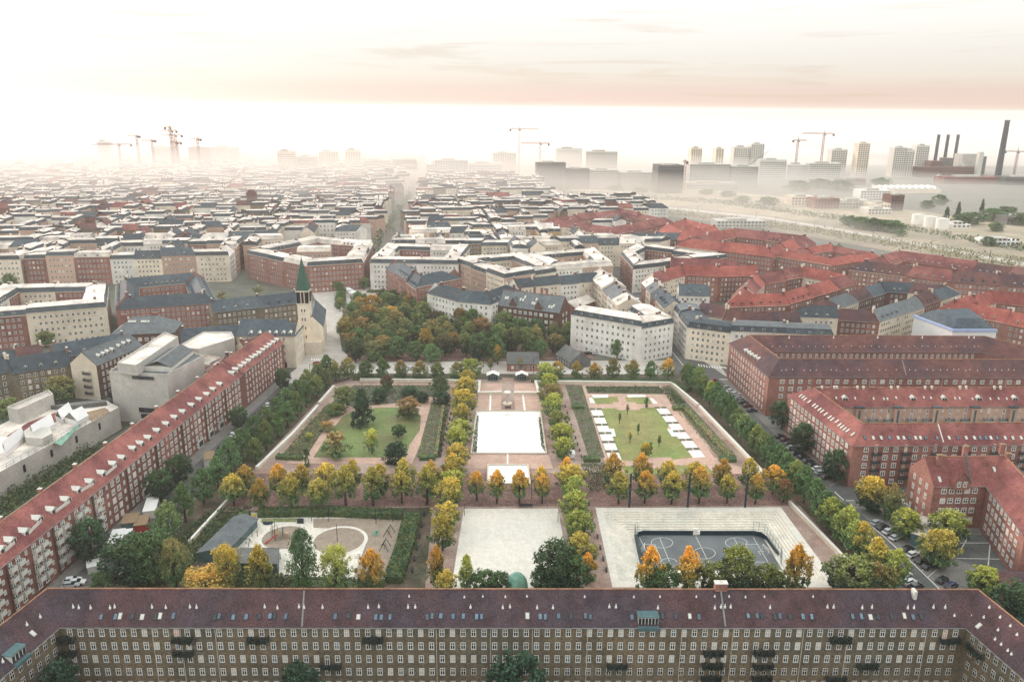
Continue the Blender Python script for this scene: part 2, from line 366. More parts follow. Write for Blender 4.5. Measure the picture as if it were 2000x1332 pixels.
def slab(b, P, th=.22, mi=0, me=None):
    """a roof plane with real thickness: top face given counter-clockwise, edges and underside below it"""
    n = len(P); T = [Vector(p) for p in P]; nn = (T[1]-T[0]).cross(T[2]-T[0])
    if nn.z < 0: T.reverse()
    Bm = [p-Vector((0, 0, th)) for p in T]; i = len(b.v); b.v += [tuple(p) for p in T+Bm]
    me = mi if me is None else me
    b.f.append(tuple(range(i, i+n))); b.m.append(mi); b.f.append(tuple(i+n+k for k in reversed(range(n)))); b.m.append(me)
    for k in range(n):
        k2 = (k+1) % n; b.f.append((i+k, i+n+k, i+n+k2, i+k2)); b.m.append(me)
def gable_roof(b, quad, eave, rise, over=.45, hip=(False, False), lift=.0, mi=0):
    a, b_, c, d = quad; sl = rise/max(((a-d).length/2), .1)
    r0 = (a+d)/2; r1 = (b_+c)/2; dr = (r1-r0).normalized(); W_ = (a-d).length/2
    if hip[0]: r0 = r0+dr*W_*.9
    if hip[1]: r1 = r1-dr*W_*.9
    def o(p, c0): return p+(p-c0).normalized()*over*((p-c0).length/W_ if W_ else 1)
    ra, rb = (a+d)/2, (b_+c)/2
    A, B, C, Dd = o(a, ra), o(b_, rb), o(c, rb), o(d, ra); ze = eave-over*sl*.8+.12+lift; zr = eave+rise+.12+lift
    v = lambda p, z_: Vector((p.x, p.y, z_))
    if hip[0]: A, Dd = A-dr*over, Dd-dr*over
    if hip[1]: B, C = B+dr*over, C+dr*over
    slab(b, [v(A, ze), v(B, ze), v(r1, zr), v(r0, zr)], mi=mi); slab(b, [v(C, ze), v(Dd, ze), v(r0, zr), v(r1, zr)], mi=mi)
    if hip[0]: slab(b, [v(Dd, ze), v(A, ze), v(r0, zr)], mi=mi)
    if hip[1]: slab(b, [v(B, ze), v(C, ze), v(r1, zr)], mi=mi)
    return v(r0, zr), v(r1, zr)
def inset_quad(quad, ins, ends=(0, 0)):
    a, b_, c, d = quad
    u0 = (d-a).normalized(); u1 = (c-b_).normalized(); dr = ((b_+c)/2-(a+d)/2).normalized()
    return (a+u0*ins+dr*ends[0], b_+u1*ins-dr*ends[1], c-u1*ins-dr*ends[1], d-u0*ins+dr*ends[0])
def mansard_roof(bs, bt, quad, eave, h1=2.6, ins=1.3, rise=.9, ends=(0, 0), mi=0):
    """steep slate slopes (bs) under a nearly flat felt top (bt)"""
    q2 = inset_quad(quad, ins, ends); a, b_, c, d = quad; A, B, C, Dd = q2; v = lambda p, z_: Vector((p.x, p.y, z_))
    slab(bs, [v(a, eave+.1), v(b_, eave+.1), v(B, eave+h1), v(A, eave+h1)], .15, mi); slab(bs, [v(c, eave+.1), v(d, eave+.1), v(Dd, eave+h1), v(C, eave+h1)], .15, mi)
    for k, (p, q, P, Q) in enumerate(((d, a, Dd, A), (b_, c, B, C))):
        slab(bs, [v(p, eave+.1), v(q, eave+.1), v(Q, eave+h1), v(P, eave+h1)], .15, mi) if ends[k] else bs.poly([v(p, eave), v(q, eave), v(Q, eave+h1), v(P, eave+h1)], mi)
    gable_roof(bt, q2, eave+h1, rise, .25, lift=.03)
def frame_of(quad):
    a, b_, c, d = quad; return (a+d)/2, (b_+c)/2
def chimney_box(b, p, z0, h, s=(1.1, .7), rz=0, pots=2, mi=0, mp_=1):
    b.box((p.x, p.y, z0+h/2), (s[0], s[1], h), rz, mi); b.box((p.x, p.y, z0+h+.06), (s[0]+.2, s[1]+.2, .12), rz, mp_)
    for k in range(pots):
        t = (k-(pots-1)/2)*.4; b.tube((p.x+math.cos(rz)*t, p.y+math.sin(rz)*t, z0+h+.12), (p.x+math.cos(rz)*t, p.y+math.sin(rz)*t, z0+h+.5), .12, 5, mi=mp_)
def dormer(b, p, ang, zb, w=1.4, h=1.5, depth=2.2, kind='gable', mi=(0, 1, 2)):
    """dormer with its front at p (2D) facing right of ang; mi = cheek, roof, glass"""
    d = Vector((math.cos(ang), math.sin(ang))); n = perp(d)
    def P(x, y, z_): return (p.x+d.x*x-n.x*y, p.y+d.y*x-n.y*y, z_)
    b.obox(P(-w/2, 0, zb), (d.x*w, d.y*w, 0), (-n.x*depth, -n.y*depth, 0), (0, 0, h), mi[0])
    for s_ in (-1, 1): b.obox(P(s_*w*.22-w*.17, -.05, zb+.25), (d.x*w*.34, d.y*w*.34, 0), (-n.x*.04, -n.y*.04, 0), (0, 0, h-.45), mi[2])
    if kind == 'gable':
        r = w*.45; e = .15
        b.poly([P(-w/2-e, -.2, zb+h-.02), P(0, -.2, zb+h+r), P(0, depth, zb+h+r), P(-w/2-e, depth, zb+h-.02)], mi[1])
        b.poly([P(w/2+e, -.2, zb+h-.02), P(w/2+e, depth, zb+h-.02), P(0, depth, zb+h+r), P(0, -.2, zb+h+r)], mi[1])
        b.poly([P(-w/2, -.03, zb+h), P(w/2, -.03, zb+h), P(0, -.03, zb+h+r-.05)], mi[0])
    else: b.obox(P(-w/2-.1, -.2, zb+h+.01), (d.x*(w+.2), d.y*(w+.2), 0), (-n.x*(depth+.2), -n.y*(depth+.2), 0), (0, 0, .14), mi[1])
# list of what stands where, to keep the city generator clear of it
OCC = []
def occupy(quad, pad=4): OCC.append((quad, pad))
def free(p, r):
    for q, pad in OCC:
        c = (q[0]+q[1]+q[2]+q[3])/4
        rad = max((x-c).length for x in q)
        if (p-c).length > rad+r+pad: continue
        for k in range(4):
            a, b_ = q[k], q[(k+1) % 4]; ab = b_-a; t = max(0, min(1, (p-a).dot(ab)/max(ab.length_squared, .01)))
            if (p-(a+ab*t)).length < r+pad: return False
        if poly_in(p, [(x.x, x.y) for x in q]): return False
    return True
HOUSES = [0]
WALLN = {'render_cream': 'cream', 'render_white': 'white', 'render_yellow': 'yellow', 'render_pink': 'pinkish', 'brick_red': 'red-brick', 'brick_pink': 'rosy-brick', 'brick_yellow': 'yellow-brick', 'brick_dark': 'brown-brick', 'concrete': 'grey', 'concrete_dark': 'dark-grey'}
ROOFN = {'slate': 'slate', 'roof_red': 'red-tiled', 'roof_brightred': 'bright-red', 'roof_brown': 'brown-tiled', 'felt': 'pale', 'slate_grey': 'grey', 'concrete_dark': 'dark'}
def house(label, quad, eave=17, rtype='mansard', wall='render_cream', roof='slate', rise=5, floors=5, hip=(False, False), gable=(0, 0), ends=(0, 0), dormers=0, chim=2, group=None, ww=1.2, sp=2.5, trim=None, seed=None, kind='house', top='felt', cat='house', fronts=(True, True), expo=(0, 0)):
    rr = random.Random(seed if seed is not None else HOUSES[0]*7+1); HOUSES[0] += 1
    c = (quad[0]+quad[1]+quad[2]+quad[3])/4
    root = thing(kind, label, cat, (c.x, c.y, 0), 0, group)
    fh = (eave-1.0)/floors
    w = MB(); walls_of(w, quad, 0, eave, gable if rtype == 'gable' else (0, 0), rise-.1)
    part('wall', w, [wall], root)
    a, b_, c_, d = quad
    wn_ = MB()
    if fronts[0]: add_windows_joined(wn_, a, b_, eave, floors, fh, sp, ww, 1.6, 1.1, rr=rr)
    if fronts[1]: add_windows_joined(wn_, c_, d, eave, floors, fh, sp, ww, 1.6, 1.1, rr=rr)
    for e, (p, q) in enumerate(((d, a), (b_, c_))):
        if expo[e]: add_windows_joined(wn_, p, q, eave, floors, fh, sp, ww, 1.6, 1.1, skip=.2, rr=rr)
    part('windows', wn_, ['white_paint', 'glass', 'curtain'], root, stuff=True)
    co = MB()
    for p, q in ((a, b_), (c_, d)):
        dd = (q-p).normalized(); n = perp(dd); L_ = (q-p).length
        co.obox((p.x+n.x*.01, p.y+n.y*.01, eave-.28), (dd.x*L_, dd.y*L_, 0), (n.x*.28, n.y*.28, 0), (0, 0, .26))
    part('cornice', co, [trim or 'stone_wall'], root)
    if rtype == 'gable':
        r = MB(); r0, r1 = gable_roof(r, quad, eave, rise, .4, hip); part('roof', r, [roof], root); zt = eave+rise
    elif rtype == 'mansard':
        r = MB(); t = MB(); mansard_roof(r, t, quad, eave, 2.6, 1.4, .9, ends); part('roof', r, [roof], root); part('roof_top', t, [top], root); zt = eave+3.4; r0, r1 = frame_of(quad)
    else:
        r = MB(); A = inset_quad(quad, .01); r.prism(list(A), eave-.02, eave+.25, 0); part('roof', r, [top], root); zt = eave+.2; r0, r1 = frame_of(quad)
        pr = MB()
        for p, q in ((a, b_), (b_, c_), (c_, d), (d, a)):
            dd = (q-p).normalized(); n = perp(dd); L_ = (q-p).length
            pr.obox((p.x, p.y, eave+.26), (dd.x*L_, dd.y*L_, 0), (-n.x*.3, -n.y*.3, 0), (0, 0, .5))
        part('parapet', pr, [wall], root)
    r0 = Vector((r0[0], r0[1])); r1 = Vector((r1[0], r1[1])); Lr = (r1-r0).length; ang = math.atan2((r1-r0).y, (r1-r0).x)
    for k in range(chim):
        p = lerp(r0, r1, .04 if k == 0 else (.98 if k == 1 else .5)); cb = MB(); chimney_box(cb, p+perp((r1-r0).normalized())*rr.uniform(-1, 1), zt-1.2, 2.5, (.7, 1.3), ang, 2); part('chimney', cb, [rr.choice(['brick_red', 'brick_dark', 'render_cream']), 'offwhite'], root)
    if dormers:
        db = MB(); 
        for (p, q) in ((a, b_), (c_, d)):
            sl, an = facade_slots(p, q, max(3.0, (q-p).length/dormers), 1.5); n = perp((q-p).normalized())
            W_ = (a-d).length/2
            for s_ in sl:
                if rtype == 'gable': dormer(db, s_-n*1.1, an, eave+rise/W_*1.1*.7, 1.3, 1.4, 2.4)
                else: dormer(db, s_-n*.25, an, eave+.35, 1.2, 1.5, 1.3, 'flat')
        part('dormers', db, [rr.choice(['offwhite', 'white_paint', 'slate_grey']), roof, 'glass'], root, stuff=True)
    occupy(quad); return root
def split_quad(quad, parts):
    a, b_, c, d = quad; tot = sum(parts); out_ = []; t = 0
    for p in parts:
        t2 = t+p/tot; out_.append((lerp(a, b_, t), lerp(a, b_, t2), lerp(d, c, t2), lerp(d, c, t))); t = t2
    return out_
def side_name(quad, cen):
    v = (quad[0]+quad[1]+quad[2]+quad[3])/4-cen
    return ('left' if v.x < 0 else 'right') if abs(v.x) > abs(v.y)*1.3 else ('near' if v.y < 0 else 'far')
def block(desc, pts, closed=True, w=11.5, eave=17, hl=19, style='mansard', walls=('render_cream',), roofs=('slate',), rise=5, floors=5, seed=1, tops=('felt',), dorm=.4, z=None, var=.8, group=None, force=None, gab=True, sp=2.5):
    """perimeter block or terrace: one house per plot, each its own thing"""
    rr = random.Random(seed); P = [p.copy() for p in pts]
    if closed:
        area = sum(P[i].x*P[(i+1) % len(P)].y-P[(i+1) % len(P)].x*P[i].y for i in range(len(P)))
        if area < 0: P.reverse()
    quads = path_quads(P, w, closed); cen = sum((p for p in P), Vector((0, 0)))/len(P); cnt = {}
    plots = []
    for i, q in enumerate(quads):
        Ls = ((q[0]+q[3])/2-(q[1]+q[2])/2).length; n = max(1, round(Ls/hl)); ps = [rr.uniform(.75, 1.25) for _ in range(n)]
        for j, hq in enumerate(split_quad(q, ps)): plots.append((i, j, n, hq))
    tot = len(plots); prev = None
    for idx, (i, j, n, hq) in enumerate(plots):
        wl = rr.choice(walls); rf = rr.choice(roofs)
        e = eave+rr.uniform(-var, var) if (rf != prev or j) else eave
        sd = side_name(hq, cen) if closed else None
        cnt.setdefault(sd, []).append((hq, wl, rf, e, i, j, n))
    for sd, lst in cnt.items():
        if sd in ('near', 'far', None):
            lst.sort(key=lambda t: (t[0][0].x+t[0][2].x) if (abs(P[0].x-P[-1].x) > abs(P[0].y-P[-1].y)*.5 or closed) else t[0][0].y); fr = 'from left'
        else: lst.sort(key=lambda t: t[0][0].y+t[0][2].y); fr = 'from front'
        if sd is None and not abs(P[0].x-P[-1].x) > abs(P[0].y-P[-1].y)*.5: fr = 'from front'
        for k, (hq, wl, rf, e, i, j, n) in enumerate(lst):
            pos = '' if len(lst) == 1 else f'{ORD[k]} {fr}, '
            sdd = f'{sd} side, ' if sd else ''
            lab = f'{WALLN[wl]} house, {ROOFN[rf]} roof, {pos}{sdd}{desc}'
            if lab in LABELS: lab = f'{WALLN[wl]} house, {ROOFN[rf]} roof, {ORD[k]} {fr}, {desc}'
            st = style if not callable(style) else style(rr)
            m0 = (not closed and i == 0 and j == 0); m1 = (not closed and i == len(quads)-1 and j == n-1)
            house(lab, hq, e, st, wl, rf, rise, floors, (m0 and not gab, m1 and not gab), (1, 1) if st == 'gable' else (int(m0), int(m1)), (1.3 if m0 else 0, 1.3 if m1 else 0) if st == 'mansard' else (0, 0),
                  dormers=int(rr.random() < dorm)*max(1, int((hq[0]-hq[1]).length/5)), chim=rr.choice((1, 2, 2)), seed=rr.randint(0, 9999), top=rr.choice(tops), sp=sp, expo=(int(m0), int(m1)))
# ---------------------------------------------------------------- the big blocks close to the camera
def V3(p, z_): return Vector((p.x, p.y, z_))
def long_building(name, label, pts, w, eave, rise, wall, roof, closed=False, hip=(False, False), gable=(1, 1), base=None, roofs=None, ridge='ridge_tile', cat='building'):
    c = base or pts[0]; root = thing(name, label, cat, (c.x, c.y, 0)); quads = path_quads(pts, w, closed); R = []
    for i, q in enumerate(quads):
        first, last = i == 0 and not closed, i == len(quads)-1 and not closed
        wl = MB(); walls_of(wl, q, 0, eave, (gable[0] and first, gable[1] and last), rise, ends=(first, last)); part('wall', wl, [wall], root)
        r = MB(); r0, r1 = gable_roof(r, q, eave, rise, .45, (hip[0] and first, hip[1] and last)); part('roof', r, [roofs[i] if roofs else roof], root)
        d = (r1-r0); rt = MB(); n = max(2, int(d.length/9))
        for k in range(n):
            a, b_ = r0+d*(k/n), r0+d*((k+.985)/n); rt.tube(a+Vector((0, 0, .04)), b_+Vector((0, 0, .04)), .17, 6)
        part('ridge_tiles', rt, [ridge], root)
        for (p, qq) in ((q[0], q[1]), (q[2], q[3])):
            dd = (qq-p).normalized(); nn = perp(dd); Lg = (qq-p).length; g = MB()
            g.obox((p.x+nn.x*.42+dd.x*.3, p.y+nn.y*.42+dd.y*.3, eave-.22), (dd.x*(Lg-.6), dd.y*(Lg-.6), 0), (nn.x*.16, nn.y*.16, 0), (0, 0, .13)); part('gutter', g, ['flashing'], root)
        R.append((r0, r1)); occupy(q)
    return root, quads, R
def slope_of(q, eave, rise, side=0):
    """plane of the roof slope on the a-b side (0) or the c-d side (1): point, normal, and heading along the eave"""
    a, b_, c, d = q
    if side: a, b_, c, d = c, d, a, b_
    r0 = (a+d)/2; e = (b_-a).normalized(); up = Vector(((d-a).x/2, (d-a).y/2, rise)); n = Vector((e.x, e.y, 0)).cross(up).normalized()
    if n.z < 0: n = -n
    return Vector((a.x, a.y, eave+.14)), n, math.atan2(e.y, e.x), Vector((e.x, e.y, 0))
def roof_item(name, me, root, px, py, pl, lift=.02, flat=False, scale=None):
    p = hit(px, py, pl[0], pl[1])+pl[1]*lift
    o = bpy.data.objects.new(name, me); o.parent = root
    if flat: o.location = p-root.location; o.rotation_euler = (0, 0, pl[2])
    else:
        x = pl[3]; z_ = pl[1]; y = z_.cross(x); m = Matrix((x, y, z_)).transposed().to_4x4(); m.translation = p-root.location; o.matrix_local = m
    if scale: o.scale = scale
    return link(o)
CLUMP = []
def leafy_box(n, size, seed, leaf=.35):
    rr = random.Random(seed); b = MB()
    for _ in range(n):
        c = Vector((rr.uniform(-.5, .5)*size[0], rr.uniform(-.5, .5)*size[1], rr.random()**1.3*size[2])); a = Vector((rr.gauss(0, 1), rr.gauss(0, 1), rr.gauss(0, 1))).normalized(); u = a.orthogonal().normalized()*leaf*rr.uniform(.6, 1.2); w_ = a.cross(u)
        b.poly([c-u, c-w_*.7, c+u, c+w_*.7])
    return b
BAL_LEAF = [leafy_box(150, (4.3, 1.0, 1.5), s, .3).mesh('plants', ['ivy']) for s in (1, 2, 3)]
def balcony_mesh(name, w, dep, railm, floorm, h=1.05, solid=False):
    b = MB(); b.box((0, -dep/2, -.1), (w, dep, .2), mi=1)
    if solid:
        b.box((0, -dep+.05, h/2), (w, .1, h)); b.box((-w/2+.05, -dep/2, h/2), (.1, dep-.2, h)); b.box((w/2-.05, -dep/2, h/2), (.1, dep-.2, h))
    else:
        for z_ in (h, .15): b.box((0, -dep+.04, z_), (w, .07, .07)); b.box((-w/2+.04, -dep/2, z_), (.07, dep-.16, .07)); b.box((w/2-.04, -dep/2, z_), (.07, dep-.16, .07))
        n = int(w/.16)
        for k in range(n+1): b.box((-w/2+.04+(w-.08)*k/n, -dep+.04, h/2), (.06, .04, h-.1), bottom=False)
        for s_ in (-1, 1):
            for k in range(1, 6): b.box((s_*(w/2-.04), -dep*k/6, h/2), (.04, .05, h-.1), bottom=False)
    return b.mesh(name, [railm, floorm])
BAL_DARK = balcony_mesh('balcony', 4.2, 1.3, 'dark_metal', 'concrete_dark'); BAL_TEAL = balcony_mesh('balcony', 3.2, 1.2, 'teal_metal', 'concrete'); BAL_WHITE = balcony_mesh('balcony', 2.6, 1.2, 'offwhite', 'offwhite', solid=True)
# --- block in the foreground, its courtyard side towards the camera
FR = [Vector((-113, 60)), at(92, 1150, 21), at(1910, 1152, 21), Vector((116, 60))]  # unseen closing wing added below the frame to shade the courtyard facade
front, fq, fr_ = long_building('apartment_block', 'long yellow-brick block with dark brown tiled roof across the whole foreground', FR, 11.4, 16, 5, 'brick_yellow', 'roof_front', closed=True, base=at(1000, 1225, 0))
bal_px = [(132, 1256, 1), (135, 1280, 1), (360, 1256, 1), (362, 1280, 1), (507, 1255, 1), (730, 1256, 1), (648, 1283, 1), (998, 1284, 1), (1205, 1284, 1), (1393, 1258, 1), (1391, 1283, 1), (1388, 1308, 1), (1492, 1258, 1), (1490, 1283, 1), (1487, 1308, 1), (1637, 1257, 1), (1632, 1308, 1), (1850, 1257, 1), (1693, 1284, 1), (98, 1288, 0), (94, 1312, 0), (1908, 1280, 2)]
bud = [292]; doors = set()
wl_pl = []
for q in fq:
    a, b_ = q[0], q[1]; n = perp((b_-a).normalized()); wl_pl.append((V3(a, 0), Vector((n.x, n.y, 0)), a, b_))
bals = []
FHF = 3.2; Z0F = .75
for px, py, wi in bal_px:
    p = hit(px, py, wl_pl[wi][0], wl_pl[wi][1]); fl = max(0, round((p.z-Z0F+.3)/FHF)); bals.append((p, wi, fl))
for wi in (1, 0, 2):
    p0, n, a, b_ = wl_pl[wi]; sl, ang = facade_slots(a, b_, 2.21, .8); left = []
    for f in (4, 3, 2, 1, 0):
        for s_ in sl:
            near = [bb for bb in bals if bb[1] == wi and bb[2] == f and abs((Vector((bb[0].x, bb[0].y))-s_).length) < 2.2]
            isdoor = any((Vector((bb[0].x, bb[0].y))-s_).length < 1.11+.0 and (s_-Vector((bb[0].x, bb[0].y))).dot(b_-a) <= 0 for bb in near)
            if bud[0] > 0 and (s_.y > 95):
                inst('window', pick('door' if isdoor else 'cross'), front, (s_.x, s_.y, Z0F+f*FHF-(.75 if isdoor else 0)), ang); bud[0] -= 1
            else: left.append((s_, f))
    if left:
        lb = MB(); d = (b_-a).normalized()
        for s_, f in left:
            z_ = Z0F+f*FHF
            for x0, x1, za, zb, o, mi in ((-.54, .54, 0, 1.75, .06, 0), (-.42, -.06, .15, 1.0, .1, 1), (.06, .42, .15, 1.0, .1, 1), (-.42, -.06, 1.15, 1.62, .1, 1), (.06, .42, 1.15, 1.62, .1, 1)):
                lb.poly([(s_.x+d.x*x+n.x*o, s_.y+d.y*x+n.y*o, z_+zz) for x, zz in ((x0, za), (x1, za), (x1, zb), (x0, zb))], mi)
        part('lower_windows', lb, ['white_paint', 'glass'], front, stuff=True)
for p, wi, fl in bals:
    ang = math.atan2((wl_pl[wi][3]-wl_pl[wi][2]).y, (wl_pl[wi][3]-wl_pl[wi][2]).x); nn = wl_pl[wi][1]; zz = Z0F+fl*FHF-.78
    o = inst('balcony', BAL_DARK, front, (p.x+nn.x*.02, p.y+nn.y*.02, zz), ang)
    q = bpy.data.objects.new('balcony_plants', rw.choice(BAL_LEAF)); q.parent = o; q.location = (0, -1.25, -.1); q.scale = (1, 1, rw.uniform(.6, 1.1)); link(q)
# courtyard-side downpipes
for px in (297, 352, 420, 852, 958, 1040, 1148, 1332, 1432, 1570, 1657, 1810):
    p = hit(px, 1228, wl_pl[1][0], wl_pl[1][1]); b = MB(); b.tube((p.x, p.y-.16, 0), (p.x, p.y-.16, 15.7), .07, 5); part('downpipe', b, ['stone_wall'], front)
pl = slope_of(fq[1], 16, 5)
sky_px = [198, 226, 235, 259, 278, 304, 313, 339, 420, 428.5, 456, 481, 507, 527.5, 536.5, 558, 655, 681, 700, 734, 745, 762, 834.5, 844, 861, 885, 905, 931, 940.5, 1030, 1055, 1065, 1091, 1115, 1143.5, 1153, 1234, 1294, 1320, 1347, 1365, 1461, 1478.5, 1488, 1513.5, 1523, 1543, 1568, 1585, 1665, 1682, 1700, 1715, 1741, 1766, 1783, 1799]
for i, x in enumerate(sky_px): roof_item('skylight', SKYL[rw.choice((0, 0, 0, 1, 2))], front, x, 1203+rw.uniform(-1, 2), pl, .02, scale=(rw.uniform(.75, 1), rw.uniform(.8, 1), 1))
for x in (143, 154, 177, 215, 224, 297, 324, 371, 384, 517, 542, 584, 594, 630, 719, 740, 797, 811, 919, 982, 996, 1049, 1080, 1190, 1203, 1285, 1396, 1408, 1416, 1427, 1504, 1616, 1628, 1684, 1703, 1773, 1785, 1823, 1846): roof_item('roof_vent', VENT, front, x, 1187+rw.uniform(-1, 1.5), pl, -.05, True)
for x in (799, 907, 943, 987, 1029, 1142, 1238, 1289, 1360, 1396, 1424, 1456, 1493, 1588): roof_item('roof_vent', VENT, front, x, 1166+rw.uniform(-1, 1), pl, -.05, True, scale=(.8, .8, .6))
for x, y in ((53, 1221), (79, 1206), (6, 1293)): roof_item('roof_vent', VENT, front, x, y, slope_of(fq[0], 16, 5), 0, True)
roof_item('skylight', SKYL[1], front, 64, 1237, slope_of(fq[0], 16, 5), .02)
p2_ = slope_of(fq[2], 16, 5)
for x, y in ((1932, 1187), (1921, 1206), (1953, 1206), (1973, 1223), (1949, 1231), (1986, 1240), (1943, 1249), (1955, 1259), (1968, 1271), (1975, 1278), (1864, 1203), (1897, 1205), (1903, 1211)): roof_item('roof_vent', VENT, front, x, y, p2_ if x > 1915 else pl, -.05, True, scale=(1, 1, .7))
roof_item('skylight', SKYL[1], front, 1912, 1222, p2_, .02)
for x0, x1 in ((594, 590), (1408, 1417)):     # fire walls running down the slope
    a = hit(x0, 1153, *pl[:2]); b_ = hit(x1, 1223, *pl[:2]); b = MB(); b.tube(a, b_, .2, 6); part('fire_wall', b, ['flashing'], front)
b = MB(); p = at(1407, 1150, 21); chimney_box(b, p, 19.6, 3.0, (2.6, 1.3), 0, 2); part('chimney', b, ['brick_pink', 'offwhite'], front)
b = MB(); p = at(1781, 1153, 21); b.box((p.x, p.y-1, 20.9), (.6, 1.6, 1.9)); part('chimney', b, ['offwhite'], front)
def big_dormer(root, px, py, pl, w=4.2, h=1.9, n=6):
    p = hit(px, py, *pl[:2]); e = pl[3]; o = Vector((-e.y, e.x, 0))       # o points uphill
    if o.dot(pl[1]) > 0: o = -o
    B = p-e*w/2-Vector((0, 0, .2)); b = MB(); b.obox(B, e*w, o*3.2, Vector((0, 0, h)), 0)
    b.obox(B+Vector((0, 0, h+.01))-e*.15-o*.2, e*(w+.3), o*3.6, Vector((0, 0, .15)), 1); b.obox(B-o*1.0+Vector((0, 0, -.75))-e*.1, e*(w+.2), o*1.1, Vector((0, 0, .75)), 1)
    part('dormer', b, ['offwhite', 'teal_metal'], root)
    for k in range(n):
        b = MB(); b.obox(B+e*(w*(k+.14)/n)-o*.06+Vector((0, 0, .25)), e*(w*.72/n), o*.05, Vector((0, 0, h-.5))); part('pane', b, ['glass'], root)
big_dormer(front, 1266, 1219, pl); big_dormer(front, 38, 1284, slope_of(fq[0], 16, 5), 3.6, 1.8, 4)
# --- long red-tiled blocks along the left street
def white_dormer(root, p, pl, w=1.9):
    e = pl[3]; o = Vector((-e.y, e.x, 0))
    if o.dot(pl[1]) > 0: o = -o
    B = p-e*w/2; h = 1.35; b = MB(); b.obox(B, e*w, o*2.0, Vector((0, 0, h)), 0)
    F_ = B-o*.25+Vector((0, 0, h)); r = .75
    b.poly([F_-e*.15, F_+e*w/2+Vector((0, 0, r)), F_+e*w/2+o*2.9+Vector((0, 0, r)), F_+o*2.9-e*.15], 0); b.poly([F_+e*(w+.15), F_+e*(w+.15)+o*2.9, F_+e*w/2+o*2.9+Vector((0, 0, r)), F_+e*w/2+Vector((0, 0, r))], 0)
    b.poly([F_+o*.22, F_+e*w+o*.22, F_+e*w/2+o*.22+Vector((0, 0, r))], 0)
    d_ = part('dormer', b, ['offwhite'], root)
    for k in (0, 1):
        g = MB(); g.obox(B+e*(w*(.12+.42*k))-o*.05+Vector((0, 0, .3)), e*(w*.34), o*.04, Vector((0, 0, .9))); part('pane', g, ['glass'], d_, rel=False) if False else part('pane', g, ['glass'], root)
LB = [at(-260, 1208, 19.5), at(437, 707, 19.5), at(522, 649, 19.5)]
left, lq, _ = long_building('apartment_block', 'long red-brick block with pitted red-tiled roof and white dormers, lining the left street', LB[:2], 14.5, 14.5, 5, 'brick_red', 'roof_red', hip=(False, False))
left2, lq2, _ = long_building('apartment_block', 'far end section of the long red-tiled left street terrace, with twelve small white dormers', LB[1:], 14.5, 14.9, 5, 'brick_red', 'roof_red', hip=(False, False))
pl = slope_of(lq[0], 14.5, 5)
for x, y in ((434, 751), (421, 761), (409, 771), (394, 781), (379, 792), (362, 805), (346, 816), (330, 829), (312, 842), (295, 856), (280, 867), (265, 877), (244, 895), (227, 907), (205, 925), (182, 942), (157, 957), (135, 977), (107, 997), (80, 1014), (55, 1039), (27, 1057), (8, 1074)):
    white_dormer(left, hit(x, y+3, *pl[:2])-Vector((0, 0, .35)), pl, 1.9 if x > 240 else 2.3)
for (x0, y0), (x1, y1) in (((205, 925), (227, 907)), ((157, 957), (182, 942)), ((107, 997), (135, 977)), ((55, 1039), (80, 1014)), ((8, 1074), (27, 1057))):
    a, c = hit(x0, y0+3, *pl[:2]), hit(x1, y1+3, *pl[:2]); n = Vector((pl[1].x, pl[1].y, 0)).normalized(); g = MB(); g.obox(a+n*.3-Vector((0, 0, .3)), c-a, -n*.12, Vector((0, 0, 1.0))); part('terrace_rail', g, ['offwhite'], left)
pl2 = slope_of(lq2[0], 14.9, 5)
for x, y in ((458, 730), (466, 723), (475, 717), (482, 711.5), (490, 706), (497, 700), (504, 696), (511, 691), (518, 685), (525, 680), (531, 675), (538, 670), (545, 665)): white_dormer(left2, hit(x, y+2, *pl2[:2])-Vector((0, 0, .35)), pl2, 1.7)
a, b_ = lq[0][0], lq[0][1]; dd = (b_-a).normalized(); vis = lambda s_: s_.y > 140
sl, ang = facade_slots(a, b_, 2.95, 1.5); nn = perp(dd); cnt = 0
sl = [s_ for s_ in sl if s_.y > 138]
for f in range(5):
    for k, s_ in enumerate(sl):
        if cnt > 296: break
        sm = k % 3 == 2
        inst('window', pick('small' if sm else 'wide4'), left, (s_.x, s_.y, .9+f*2.75+(.5 if sm else 0)), ang); cnt += 1
for k, s_ in enumerate(sl):
    if s_.y < 205 and k % 3 != 2:
        for f in range(1, 5): inst('balcony', BAL_WHITE, left, (s_.x+nn.x*.03, s_.y+nn.y*.03, .75+f*2.75-.15), ang, scale=(.8, 1, 1))
    if k % 6 == 2:
        g = MB(); g.obox((s_.x+dd.x*1.5+nn.x*.02, s_.y+dd.y*1.5+nn.y*.02, 0), (dd.x*.5, dd.y*.5, 0), (nn.x*.35, nn.y*.35, 0), (0, 0, 14.1)); part('pilaster', g, ['brick_dark'], left)
for k in (8, 11, 14, 24, 27):
    if k < len(sl):
        s_ = sl[-k]; g = MB(); g.obox((s_.x, s_.y, .1), (dd.x*4, dd.y*4, 0), (nn.x*.3, nn.y*.3, 0), (0, 0, 3.1), 0); g.obox((s_.x+dd.x*.5+nn.x*.3, s_.y+dd.y*.5+nn.y*.3, .6), (dd.x*3, dd.y*3, 0), (nn.x*.05, nn.y*.05, 0), (0, 0, 2.0), 1); part('shop_front', g, ['offwhite', 'glass'], left)
add_windows_single(left2, lq2[0][0], lq2[0][1], 5, 2.8, 3.1, lambda k, f: 'small' if k % 3 == 1 else 'cross', 1.0, 2.0)
